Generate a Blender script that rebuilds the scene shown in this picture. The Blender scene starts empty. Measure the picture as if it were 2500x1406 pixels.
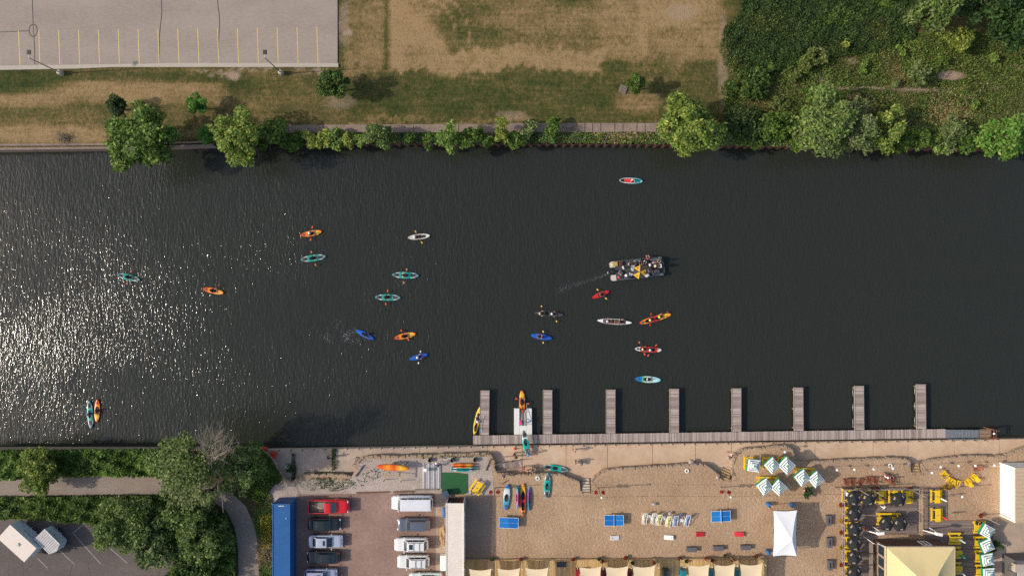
import bpy, bmesh, math, random
import numpy as np
from mathutils import Vector, Matrix
from mathutils.geometry import tessellate_polygon

R = math.radians
random.seed(7)
rng = np.random.default_rng(7)
SC = bpy.context.scene
COL = SC.collection

# ------------------------------------------------------------------ camera
CAM_H = 98.0          # drone height above the upper bank, metres
FPX = 1667.0          # focal length in pixels of the 2500 px wide photograph
cam_d = bpy.data.cameras.new('camera')
cam_d.sensor_width = 36.0
cam_d.lens = 36.0 * FPX / 2500.0
cam_d.clip_start = 0.5
cam_d.clip_end = 3000.0
cam = bpy.data.objects.new('camera', cam_d)
cam.location = (0, 0, CAM_H)
cam.rotation_euler = (0, 0, 0)
COL.objects.link(cam)
SC.camera = cam

# ------------------------------------------------------------------ sky, sun, exposure
SUN_EL = R(32.0)
SUN_DIR = Vector((-math.cos(SUN_EL) * 0.998, -math.cos(SUN_EL) * 0.065, math.sin(SUN_EL)))
world = bpy.data.worlds.new('World')
SC.world = world
world.use_nodes = True
wn = world.node_tree.nodes
sky = wn.new('ShaderNodeTexSky')
sky.sky_type = 'NISHITA'
sky.sun_disc = False
sky.sun_elevation = SUN_EL
sky.sun_rotation = R(-93.7)
sky.air_density = 1.0
sky.dust_density = 2.5
sky.ozone_density = 1.0
world.node_tree.links.new(sky.outputs[0], wn['Background'].inputs[0])
wn['Background'].inputs[1].default_value = 0.15
sun_d = bpy.data.lights.new('sun', 'SUN')
sun_d.energy = 3.3
sun_d.angle = R(1.1)
sun_d.color = (1.0, 0.90, 0.77)
sun = bpy.data.objects.new('sun', sun_d)
sun.rotation_euler = (-SUN_DIR).to_track_quat('-Z', 'Y').to_euler()
sun.location = (-60, -8, 60)
COL.objects.link(sun)
SC.view_settings.view_transform = 'Standard'
SC.view_settings.look = 'None'
SC.view_settings.gamma = 1.0
SC.view_settings.use_curve_mapping = False
SC.view_settings.exposure = 0.08
SC.cycles.use_denoising = False
SC.cycles.max_bounces = 6
SC.cycles.sample_clamp_indirect = 6.0
SC.cycles.sample_clamp_direct = 22.0

# ------------------------------------------------------------------ helpers
PROM = -0.8           # promenade level
WATER = -1.75         # river level
DOCK = -1.05          # dock deck level


def W(px, py, z=0.0):
    k = (CAM_H - z) / FPX
    return Vector(((px - 1250.0) * k, (703.0 - py) * k, z))


def L(px, py, zi, zb=0.0):
    v = W(px, py, zi)
    v.z = zb
    return v


def lin(r, g, b):
    def f(c):
        c = c / 255.0
        return c / 12.92 if c <= 0.04045 else ((c + 0.055) / 1.055) ** 2.4
    return (f(r), f(g), f(b))


MATS = {}


def mat(name, c, rough=0.6, var=0.14, scale=3.0, bump=0.0, bscale=25.0, metal=0.0, spec=0.5, coat=0.0, wear=None):
    if name in MATS:
        return MATS[name]
    m = bpy.data.materials.new(name)
    m.use_nodes = True
    nt = m.node_tree
    b = nt.nodes['Principled BSDF']
    b.inputs['Roughness'].default_value = rough
    b.inputs['Metallic'].default_value = metal
    b.inputs['Specular IOR Level'].default_value = spec
    b.inputs['Coat Weight'].default_value = coat
    tc = nt.nodes.new('ShaderNodeTexCoord')
    n = nt.nodes.new('ShaderNodeTexNoise')
    n.inputs['Scale'].default_value = scale
    n.inputs['Detail'].default_value = 6
    n.inputs['Roughness'].default_value = 0.65
    nt.links.new(tc.outputs['Object'], n.inputs['Vector'])
    mx = nt.nodes.new('ShaderNodeMix')
    mx.data_type = 'RGBA'
    lo = tuple(max(0.0, x * (1 - 1.6 * var)) for x in c)
    hi = tuple(min(1.0, x * (1 + 1.6 * var)) for x in c)
    mx.inputs[6].default_value = (*lo, 1)
    mx.inputs[7].default_value = (*hi, 1)
    nt.links.new(n.outputs['Fac'], mx.inputs[0])
    nt.links.new(mx.outputs[2], b.inputs['Base Color'])
    if bump:
        n2 = nt.nodes.new('ShaderNodeTexNoise')
        n2.inputs['Scale'].default_value = bscale
        n2.inputs['Detail'].default_value = 5
        nt.links.new(tc.outputs['Object'], n2.inputs['Vector'])
        bp = nt.nodes.new('ShaderNodeBump')
        bp.inputs['Distance'].default_value = bump
        nt.links.new(n2.outputs['Fac'], bp.inputs['Height'])
        nt.links.new(bp.outputs[0], b.inputs['Normal'])
    MATS[name] = m
    return m


def node(nt, t, **kw):
    n = nt.nodes.new(t)
    for k, v in kw.items():
        if k.startswith('i_'):
            n.inputs[k[2:].replace('_', ' ')].default_value = v
        else:
            setattr(n, k, v)
    return n


def ramp(nt, fac, stops, interp='LINEAR'):
    r = nt.nodes.new('ShaderNodeValToRGB')
    r.color_ramp.interpolation = interp
    e = r.color_ramp.elements
    while len(e) < len(stops):
        e.new(0.5)
    for el, (p, c) in zip(e, stops):
        el.position = p
        el.color = (*c, 1) if len(c) == 3 else c
    nt.links.new(fac, r.inputs[0])
    return r


class MB:
    """collects geometry, then becomes one mesh object"""

    def __init__(self):
        self.v, self.f, self.m, self.s = [], [], [], []

    def add(self, vs, fs, mi=0, smooth=False):
        o = len(self.v)
        self.v.extend([tuple(p) for p in vs])
        for f in fs:
            self.f.append(tuple(i + o for i in f))
            self.m.append(mi)
            self.s.append(smooth)
        return self

    def box(self, c, s, rz=0.0, mi=0, top=1.0):
        x, y, z = s[0] / 2, s[1] / 2, s[2] / 2
        vs = []
        ca, sa = math.cos(rz), math.sin(rz)
        for dz, k in ((-z, 1.0), (z, top)):
            for dx, dy in ((-x, -y), (x, -y), (x, y), (-x, y)):
                dx, dy = dx * k, dy * k
                vs.append((c[0] + dx * ca - dy * sa, c[1] + dx * sa + dy * ca, c[2] + dz))
        return self.add(vs, [(3, 2, 1, 0), (4, 5, 6, 7), (0, 1, 5, 4), (1, 2, 6, 5), (2, 3, 7, 6), (3, 0, 4, 7)], mi)

    def bar(self, p0, p1, w, h, mi=0):
        p0, p1 = Vector(p0), Vector(p1)
        d = (p1 - p0)
        ln = d.length
        if ln < 1e-6:
            return self
        d /= ln
        up = Vector((0, 0, 1)) if abs(d.z) < 0.95 else Vector((1, 0, 0))
        sx = d.cross(up).normalized() * (w / 2)
        sy = sx.cross(d).normalized() * (h / 2)
        vs = [p0 - sx - sy, p0 + sx - sy, p0 + sx + sy, p0 - sx + sy, p1 - sx - sy, p1 + sx - sy, p1 + sx + sy, p1 - sx + sy]
        return self.add(vs, [(0, 1, 2, 3), (7, 6, 5, 4), (1, 0, 4, 5), (2, 1, 5, 6), (3, 2, 6, 7), (0, 3, 7, 4)], mi)

    def tube(self, pts, rad, n=8, mi=0, smooth=True, cap=True):
        pts = [Vector(p) for p in pts]
        if not hasattr(rad, '__len__'):
            rad = [rad] * len(pts)
        vs, fs = [], []
        for i, p in enumerate(pts):
            d = (pts[min(i + 1, len(pts) - 1)] - pts[max(i - 1, 0)])
            d = d.normalized() if d.length > 1e-9 else Vector((0, 0, 1))
            up = Vector((0, 0, 1)) if abs(d.z) < 0.9 else Vector((1, 0, 0))
            a = d.cross(up).normalized()
            b = a.cross(d)
            for k in range(n):
                t = 2 * math.pi * k / n
                vs.append(p + (a * math.cos(t) + b * math.sin(t)) * rad[i])
        for i in range(len(pts) - 1):
            for k in range(n):
                k2 = (k + 1) % n
                fs.append((i * n + k, (i + 1) * n + k, (i + 1) * n + k2, i * n + k2))
        self.add(vs, fs, mi, smooth)
        if cap:
            o = len(pts) * n
            self.add([vs[k] for k in range(n)], [tuple(range(n))], mi)
            self.add([vs[o - n + k] for k in range(n)], [tuple(reversed(range(n)))], mi)
        return self

    def ell(self, c, r, nu=10, nv=7, mi=0, z0=-1.0):
        vs, fs = [], []
        for j in range(nv + 1):
            t = math.asin(z0) + (math.pi / 2 - math.asin(z0)) * j / nv
            for i in range(nu):
                a = 2 * math.pi * i / nu
                vs.append((c[0] + r[0] * math.cos(t) * math.cos(a), c[1] + r[1] * math.cos(t) * math.sin(a), c[2] + r[2] * math.sin(t)))
        for j in range(nv):
            for i in range(nu):
                i2 = (i + 1) % nu
                fs.append((j * nu + i, j * nu + i2, (j + 1) * nu + i2, (j + 1) * nu + i))
        return self.add(vs, fs, mi, True)

    def lathe(self, prof, n=16, c=(0, 0, 0), mi=0, smooth=True):
        vs, fs = [], []
        for r, z in prof:
            for i in range(n):
                a = 2 * math.pi * i / n
                vs.append((c[0] + r * math.cos(a), c[1] + r * math.sin(a), c[2] + z))
        for j in range(len(prof) - 1):
            for i in range(n):
                i2 = (i + 1) % n
                fs.append((j * n + i, j * n + i2, (j + 1) * n + i2, (j + 1) * n + i))
        return self.add(vs, fs, mi, smooth)

    def torus(self, c, R0, r0, n=20, k=8, mi=0, axis='z', sx=1.0, sy=1.0):
        vs, fs = [], []
        for i in range(n):
            a = 2 * math.pi * i / n
            for j in range(k):
                b = 2 * math.pi * j / k
                rr = R0 + r0 * math.cos(b)
                x, y, z = rr * math.cos(a) * sx, rr * math.sin(a) * sy, r0 * math.sin(b)
                if axis == 'y':
                    x, y, z = x, z, y
                if axis == 'x':
                    x, y, z = z, x, y
                vs.append((c[0] + x, c[1] + y, c[2] + z))
        for i in range(n):
            for j in range(k):
                fs.append((i * k + j, ((i + 1) % n) * k + j, ((i + 1) % n) * k + (j + 1) % k, i * k + (j + 1) % k))
        return self.add(vs, fs, mi, True)

    def prism(self, poly, z0, z1, mi=0, side=None):
        """poly: list of (x, y); concave allowed"""
        n = len(poly)
        area = sum(poly[i][0] * poly[(i + 1) % n][1] - poly[(i + 1) % n][0] * poly[i][1] for i in range(n))
        if area < 0:
            poly = poly[::-1]
        tris = tessellate_polygon([[Vector((p[0], p[1], 0)) for p in poly]])
        top = [(p[0], p[1], z1) for p in poly]
        fs = []
        for t in tris:
            a, b, c = (poly[i] for i in t)
            cr = (b[0] - a[0]) * (c[1] - a[1]) - (b[1] - a[1]) * (c[0] - a[0])
            fs.append(tuple(t) if cr > 0 else tuple(reversed(t)))
        self.add(top, fs, mi)
        if z0 is not None:
            bot = [(p[0], p[1], z0) for p in poly]
            self.add(top + bot, [(i, i + n, (i + 1) % n + n, (i + 1) % n) for i in range(n)], mi if side is None else side)
        return self

    def build(self, name, mats, parent=None, bevel=0.0):
        me = bpy.data.meshes.new(name)
        me.from_pydata(self.v, [], self.f)
        if not isinstance(mats, (list, tuple)):
            mats = [mats]
        for m in mats:
            me.materials.append(m)
        me.polygons.foreach_set('material_index', self.m)
        me.polygons.foreach_set('use_smooth', self.s)
        me.update()
        o = bpy.data.objects.new(name, me)
        COL.objects.link(o)
        if parent is not None:
            o.parent = parent
        if bevel:
            b = o.modifiers.new('bevel', 'BEVEL')
            b.width = bevel
            b.segments = 2
            b.limit_method = 'ANGLE'
        return o


def tag(o, label=None, cat=None, group=None, kind=None):
    if label:
        o['label'] = label
    if cat:
        o['category'] = cat
    if group:
        o['group'] = group
    if kind:
        o['kind'] = kind
    return o


def thing(name, label, cat, loc=(0, 0, 0), rz=0.0, group=None):
    o = bpy.data.objects.new(name, None)
    o.empty_display_size = 0.2
    COL.objects.link(o)
    o.location = loc
    o.rotation_euler = (0, 0, rz)
    return tag(o, label, cat, group)


def dup(o, parent=None):
    c = o.copy()
    COL.objects.link(c)
    c.parent = parent
    for ch in list(o.children):
        dup(ch, c)
    return c


class Proto:
    """first use moves the prototype itself, later uses copy it with its parts"""

    def __init__(self, root):
        self.root, self.used = root, False

    def put(self, loc, rz, label, group=None, scale=None):
        o = dup(self.root) if self.used else self.root
        self.used = True
        o.location = loc
        o.rotation_euler = (0, 0, rz)
        o['label'] = label
        if group:
            o['group'] = group
        if scale:
            o.scale = scale
        return o


def setmats(o, mats):
    for i, m in enumerate(mats):
        if m is not None and i < len(o.material_slots):
            o.material_slots[i].link = 'OBJECT'
            o.material_slots[i].material = m


def px_poly(pts, z=0.0):
    return [tuple(W(a, b, z)[:2]) for a, b in pts]


def sheet(name, pts, z, m, parent=None, depth=None, kind='structure'):
    mb = MB()
    mb.prism(px_poly(pts, z), None if depth is None else z - depth, z)
    o = mb.build(name, m, parent)
    if parent is None and kind:
        o['kind'] = kind
    return o


def strip(mb, pts, w, z, mi=0):
    """flat ribbon following pixel points at level z"""
    P = [W(a, b, z) for a, b in pts]
    vs = []
    for i, p in enumerate(P):
        d = (P[min(i + 1, len(P) - 1)] - P[max(i - 1, 0)]).normalized()
        n = Vector((-d.y, d.x, 0)) * (w / 2)
        vs += [p + n, p - n]
    mb.add(vs, [(2 * i, 2 * i + 1, 2 * i + 3, 2 * i + 2) for i in range(len(P) - 1)], mi)


def smooth_path(pts, k=6):
    out = []
    n = len(pts)
    for i in range(n - 1):
        p0, p1, p2, p3 = pts[max(i - 1, 0)], pts[i], pts[i + 1], pts[min(i + 2, n - 1)]
        for j in range(k):
            t = j / k
            out.append(tuple(0.5 * (2 * p1[a] + (p2[a] - p0[a]) * t + (2 * p0[a] - 5 * p1[a] + 4 * p2[a] - p3[a]) * t * t + (3 * p1[a] - p0[a] - 3 * p2[a] + p3[a]) * t ** 3) for a in (0, 1)))
    out.append(tuple(pts[-1]))
    return out


def in_poly(x, y, poly):
    x, y = np.asarray(x), np.asarray(y)
    c = np.zeros(x.shape, bool)
    n = len(poly)
    for i in range(n):
        x0, y0 = poly[i]
        x1, y1 = poly[(i + 1) % n]
        if y0 == y1:
            continue
        k = ((y0 > y) != (y1 > y)) & (x < (x1 - x0) * (y - y0) / (y1 - y0) + x0)
        c ^= k
    return c

# ------------------------------------------------------------------ special materials
def water_material():
    m = bpy.data.materials.new('river_water')
    m.use_nodes = True
    nt = m.node_tree
    b = nt.nodes['Principled BSDF']
    b.inputs['Base Color'].default_value = (0.0245, 0.0275, 0.0215, 1)
    b.inputs['Roughness'].default_value = 0.10
    b.inputs['IOR'].default_value = 1.40
    geo = node(nt, 'ShaderNodeNewGeometry')

    def wave(sx, sy, rot, detail, rough=0.5):
        mp = node(nt, 'ShaderNodeMapping')
        mp.inputs['Scale'].default_value = (sx, sy, 1)
        mp.inputs['Rotation'].default_value = (0, 0, R(rot))
        nt.links.new(geo.outputs['Position'], mp.inputs['Vector'])
        n = node(nt, 'ShaderNodeTexNoise')
        n.inputs['Scale'].default_value = 1.0
        n.inputs['Detail'].default_value = detail
        n.inputs['Roughness'].default_value = rough
        nt.links.new(mp.outputs[0], n.inputs['Vector'])
        return n.outputs['Fac']

    def math_(op, a, bb):
        q = node(nt, 'ShaderNodeMath', operation=op)
        for i, v in enumerate((a, bb)):
            if isinstance(v, (int, float)):
                q.inputs[i].default_value = v
            else:
                nt.links.new(v, q.inputs[i])
        return q.outputs[0]
    ripple = wave(3.4, 1.0, 8, 2)
    fine = wave(8.5, 3.2, -10, 2)
    swell = wave(0.6, 0.25, 8, 2)
    gust = wave(0.05, 0.07, 20, 4)
    g = node(nt, 'ShaderNodeMapRange')
    g.inputs['From Min'].default_value = 0.36
    g.inputs['From Max'].default_value = 0.60
    g.inputs['To Min'].default_value = 0.70
    g.inputs['To Max'].default_value = 1.15
    nt.links.new(gust, g.inputs['Value'])
    hgt = math_('ADD', math_('ADD', math_('MULTIPLY', ripple, 0.060), math_('MULTIPLY', fine, 0.027)), math_('MULTIPLY', swell, 0.05))
    hgt = math_('MULTIPLY', hgt, g.outputs[0])
    bp = node(nt, 'ShaderNodeBump')
    bp.inputs['Strength'].default_value = 1.0
    bp.inputs['Distance'].default_value = 1.0
    nt.links.new(hgt, bp.inputs['Height'])
    nt.links.new(bp.outputs[0], b.inputs['Normal'])
    return m


def lawn_material():
    m = bpy.data.materials.new('lawn')
    m.use_nodes = True
    nt = m.node_tree
    b = nt.nodes['Principled BSDF']
    b.inputs['Roughness'].default_value = 0.9
    b.inputs['Specular IOR Level'].default_value = 0.15
    geo = node(nt, 'ShaderNodeNewGeometry')
    at = node(nt, 'ShaderNodeAttribute', attribute_name='dry')
    ab = node(nt, 'ShaderNodeAttribute', attribute_name='bare')

    def noise(scale, detail=6, rough=0.6, sx=1, sy=1):
        mp = node(nt, 'ShaderNodeMapping')
        mp.inputs['Scale'].default_value = (sx, sy, 1)
        nt.links.new(geo.outputs['Position'], mp.inputs['Vector'])
        n = node(nt, 'ShaderNodeTexNoise')
        n.inputs['Scale'].default_value = scale
        n.inputs['Detail'].default_value = detail
        n.inputs['Roughness'].default_value = rough
        nt.links.new(mp.outputs[0], n.inputs['Vector'])
        return n.outputs['Fac']

    def mad(a, mul, add):
        q = node(nt, 'ShaderNodeMath', operation='MULTIPLY_ADD')
        nt.links.new(a, q.inputs[0])
        q.inputs[1].default_value = mul
        if isinstance(add, (int, float)):
            q.inputs[2].default_value = add
        else:
            nt.links.new(add, q.inputs[2])
        return q.outputs[0]
    f = mad(noise(0.32, 8, 0.75), 1.0, -0.5)
    f = mad(noise(2.4, 8, 0.8, 1, 0.7), 1.5, f)
    f = mad(noise(9.0, 3, 0.7), 0.6, f)
    f = mad(noise(1.0, 4, 0.6, 0.12, 1.6), 0.5, f)
    f = mad(at.outputs['Fac'], 1.0, f)
    f = mad(f, 1.0, -1.30)
    dryc = ramp(nt, f, [(0.0, lin(42, 56, 24)), (0.22, lin(62, 70, 33)), (0.45, lin(88, 83, 46)), (0.7, lin(126, 106, 70)), (1.0, lin(156, 130, 94))])
    bare = mad(noise(1.2, 6, 0.7), 1.6, -1.05)
    bare = mad(ab.outputs['Fac'], 1.5, bare)
    cl = node(nt, 'ShaderNodeClamp')
    nt.links.new(bare, cl.inputs[0])
    mx = node(nt, 'ShaderNodeMix', data_type='RGBA')
    nt.links.new(cl.outputs[0], mx.inputs[0])
    nt.links.new(dryc.outputs[0], mx.inputs[6])
    mx.inputs[7].default_value = (*lin(156, 136, 116), 1)
    nt.links.new(mx.outputs[2], b.inputs['Base Color'])
    bp = node(nt, 'ShaderNodeBump')
    bp.inputs['Distance'].default_value = 0.11
    bp.inputs['Strength'].default_value = 0.8
    nt.links.new(noise(5.0, 6, 0.75), bp.inputs['Height'])
    nt.links.new(bp.outputs[0], b.inputs['Normal'])
    return m


def ground_mat(name, cols, s1=0.25, s2=3.0, bump=0.03, bs=8.0, rough=0.9, stretch=(1, 1), mixs=0.5):
    """two-scale mottled ground; cols = dark, mid, light (linear)"""
    m = bpy.data.materials.new(name)
    m.use_nodes = True
    nt = m.node_tree
    b = nt.nodes['Principled BSDF']
    b.inputs['Roughness'].default_value = rough
    b.inputs['Specular IOR Level'].default_value = 0.2
    geo = node(nt, 'ShaderNodeNewGeometry')
    mp = node(nt, 'ShaderNodeMapping')
    mp.inputs['Scale'].default_value = (*stretch, 1)
    nt.links.new(geo.outputs['Position'], mp.inputs['Vector'])
    ns = []
    for s, d in ((s1, 5), (s2, 7), (bs, 4)):
        n = node(nt, 'ShaderNodeTexNoise')
        n.inputs['Scale'].default_value = s
        n.inputs['Detail'].default_value = d
        n.inputs['Roughness'].default_value = 0.65
        nt.links.new(mp.outputs[0], n.inputs['Vector'])
        ns.append(n.outputs['Fac'])
    mx = node(nt, 'ShaderNodeMix', data_type='FLOAT')
    mx.inputs[0].default_value = mixs
    nt.links.new(ns[0], mx.inputs[2])
    nt.links.new(ns[1], mx.inputs[3])
    r = ramp(nt, mx.outputs[0], [(0.3, cols[0]), (0.5, cols[1]), (0.7, cols[2])])
    nt.links.new(r.outputs[0], b.inputs['Base Color'])
    if bump:
        bp = node(nt, 'ShaderNodeBump')
        bp.inputs['Distance'].default_value = bump
        nt.links.new(ns[2], bp.inputs['Height'])
        nt.links.new(bp.outputs[0], b.inputs['Normal'])
    return m


def leaf_mat(name, dark, mid, light):
    if name in MATS:
        return MATS[name]
    m = bpy.data.materials.new(name)
    m.use_nodes = True
    nt = m.node_tree
    b = nt.nodes['Principled BSDF']
    b.inputs['Roughness'].default_value = 0.6
    b.inputs['Specular IOR Level'].default_value = 0.25
    geo = node(nt, 'ShaderNodeNewGeometry')
    n = node(nt, 'ShaderNodeTexNoise')
    n.inputs['Scale'].default_value = 0.55
    n.inputs['Detail'].default_value = 3
    nt.links.new(geo.outputs['Position'], n.inputs['Vector'])
    mx = node(nt, 'ShaderNodeMix', data_type='FLOAT')
    mx.inputs[0].default_value = 0.5
    nt.links.new(n.outputs['Fac'], mx.inputs[2])
    nt.links.new(geo.outputs['Random Per Island'], mx.inputs[3])
    r = ramp(nt, mx.outputs[0], [(0.2, dark), (0.5, mid), (0.8, light)])
    nt.links.new(r.outputs[0], b.inputs['Base Color'])
    tr = node(nt, 'ShaderNodeBsdfTranslucent')
    nt.links.new(r.outputs[0], tr.inputs['Color'])
    ms = node(nt, 'ShaderNodeMixShader')
    ms.inputs[0].default_value = 0.36
    nt.links.new(b.outputs[0], ms.inputs[1])
    nt.links.new(tr.outputs[0], ms.inputs[2])
    nt.links.new(ms.outputs[0], nt.nodes['Material Output'].inputs['Surface'])
    MATS[name] = m
    return m


def plank_mat(name, dark, mid, light, axis='x', width=0.14):
    """weathered boards: tone changes board by board (random per island) with grain along the board"""
    m = bpy.data.materials.new(name)
    m.use_nodes = True
    nt = m.node_tree
    b = nt.nodes['Principled BSDF']
    b.inputs['Roughness'].default_value = 0.85
    b.inputs['Specular IOR Level'].default_value = 0.2
    geo = node(nt, 'ShaderNodeNewGeometry')
    mp = node(nt, 'ShaderNodeMapping')
    mp.inputs['Scale'].default_value = (12, 1.2, 1) if axis == 'y' else (1.2, 12, 1)
    nt.links.new(geo.outputs['Position'], mp.inputs['Vector'])
    n = node(nt, 'ShaderNodeTexNoise')
    n.inputs['Scale'].default_value = 1.0
    n.inputs['Detail'].default_value = 4
    nt.links.new(mp.outputs[0], n.inputs['Vector'])
    mx = node(nt, 'ShaderNodeMix', data_type='FLOAT')
    mx.inputs[0].default_value = 0.5
    nt.links.new(n.outputs['Fac'], mx.inputs[2])
    nt.links.new(geo.outputs['Random Per Island'], mx.inputs[3])
    r = ramp(nt, mx.outputs[0], [(0.15, dark), (0.5, mid), (0.85, light)])
    nt.links.new(r.outputs[0], b.inputs['Base Color'])
    MATS[name] = m
    return m


M_WATER = water_material()
M_LAWN = lawn_material()
M_PARK = ground_mat('worn_asphalt', (lin(138, 127, 117), lin(156, 143, 132), lin(168, 155, 144)), 0.12, 2.5, 0.008, 20, stretch=(0.6, 1.6))
M_SAND = ground_mat('sand', (lin(149, 121, 95), lin(176, 147, 118), lin(199, 171, 142)), 0.16, 2.6, 0.12, 3.0)
M_PROM = ground_mat('concrete', (lin(176, 148, 122), lin(196, 168, 140), lin(211, 186, 160)), 0.22, 1.6, 0.006, 18, mixs=0.35)
M_PROM2 = ground_mat('concrete_dull', (lin(150, 132, 118), lin(176, 156, 138), lin(197, 178, 158)), 0.25, 1.6, 0.006, 18, mixs=0.35)
M_OLDCON = ground_mat('old_concrete', (lin(112, 98, 88), lin(140, 122, 110), lin(163, 145, 132)), 0.5, 3.0, 0.02, 14)
M_GRAVEL = ground_mat('pale_gravel', (lin(142, 128, 118), lin(176, 161, 150), lin(202, 189, 178)), 0.3, 5.0, 0.06, 7.0)
M_PATH = ground_mat('gravel_path', (lin(122, 111, 101), lin(142, 129, 118), lin(158, 146, 134)), 0.25, 4.0, 0.02, 12, stretch=(0.6, 1.3))
M_TARMAC = ground_mat('dark_tarmac', (lin(80, 74, 70), lin(98, 91, 87), lin(115, 107, 102)), 0.2, 3.0, 0.01, 18, stretch=(0.6, 1.4))
M_BRICKLOT = ground_mat('red_brown_paving', (lin(124, 100, 90), lin(148, 121, 109), lin(168, 141, 128)), 0.18, 2.4, 0.012, 16)
M_SOIL = ground_mat('soil', (lin(48, 46, 30), lin(70, 64, 44), lin(98, 86, 64)), 0.4, 3.0, 0.08, 6)
M_KERB = mat('kerb_concrete', lin(178, 168, 154), 0.85, 0.1, 1.5)
M_TAR = mat('tar_seal', lin(72, 66, 62), 0.7, 0.15, 4)
M_YLINE = mat('yellow_line', lin(214, 184, 112), 0.7, 0.14, 5)
M_WLINE = mat('faded_white_line', lin(150, 145, 138), 0.8, 0.2, 6)
M_RUST = mat('rusty_steel', lin(96, 64, 52), 0.75, 0.3, 3)
M_STONE = mat('limestone', lin(158, 138, 116), 0.9, 0.3, 2.5, 0.02, 6)
M_BARK = mat('bark', lin(92, 82, 70), 0.9, 0.3, 5, 0.02, 20)
M_DEAD = mat('dead_wood', lin(134, 125, 110), 0.9, 0.2, 5)
M_DOCK = plank_mat('dock_boards', lin(122, 108, 101), lin(162, 146, 138), lin(192, 178, 169), 'x')
M_DOCKY = plank_mat('dock_boards_long', lin(122, 108, 101), lin(162, 146, 138), lin(192, 178, 169), 'y')
M_DECK = plank_mat('patio_boards', lin(108, 95, 88), lin(128, 114, 106), lin(146, 131, 121), 'x')
M_BOARDWALK = plank_mat('new_pine_boards', lin(178, 142, 92), lin(204, 170, 116), lin(220, 190, 138), 'y')
M_WOOD = mat('raw_timber', lin(186, 154, 108), 0.8, 0.2, 4)
M_BROWN = mat('brown_timber', lin(120, 84, 66), 0.8, 0.25, 4)
M_GREYWOOD = mat('grey_timber', lin(142, 128, 116), 0.85, 0.2, 4)
M_STEEL = mat('galvanised_steel', lin(160, 162, 162), 0.4, 0.1, 6, metal=0.6)
M_DARKSTEEL = mat('dark_steel', lin(52, 50, 50), 0.55, 0.15, 6)
M_WHITE = mat('white_plastic', lin(238, 236, 230), 0.5, 0.04, 2)
M_BLACK = mat('black_plastic', lin(30, 30, 32), 0.5, 0.2, 4)
M_RUBBER = mat('rubber', lin(26, 26, 27), 0.8, 0.15, 6)
M_GLASS = mat('car_glass', lin(40, 56, 58), 0.06, 0.12, 1.5, spec=0.8, coat=0.4)
M_YELLOW = mat('yellow_paint', lin(240, 198, 30), 0.5, 0.07, 3)

# ------------------------------------------------------------------ river
mb = MB()
mb.add([(-700, -300, WATER), (700, -300, WATER), (700, 300, WATER), (-700, 300, WATER)], [(0, 1, 2, 3)])
river = tag(mb.build('river', M_WATER), 'dark river water', None, kind='structure')

# ------------------------------------------------------------------ north bank lawn
NEDGE = [(-400, 366), (0, 364), (280, 361), (500, 352), (690, 341), (1250, 341), (1640, 344), (2060, 349), (2500, 356), (2900, 362)]


def nedge_py(px):
    xs, ys = zip(*NEDGE)
    return np.interp(px, xs, ys)


def blob(px, py, cx, cy, rx, ry, soft=0.5):
    d = np.sqrt(((px - cx) / rx) ** 2 + ((py - cy) / ry) ** 2)
    return np.clip((1 - d) / soft + 0.5, 0, 1)


def rectm(px, py, x0, y0, x1, y1, s=14):
    return np.clip((px - x0) / s + .5, 0, 1) * np.clip((x1 - px) / s + .5, 0, 1) * np.clip((py - y0) / s + .5, 0, 1) * np.clip((y1 - py) / s + .5, 0, 1)


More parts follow.
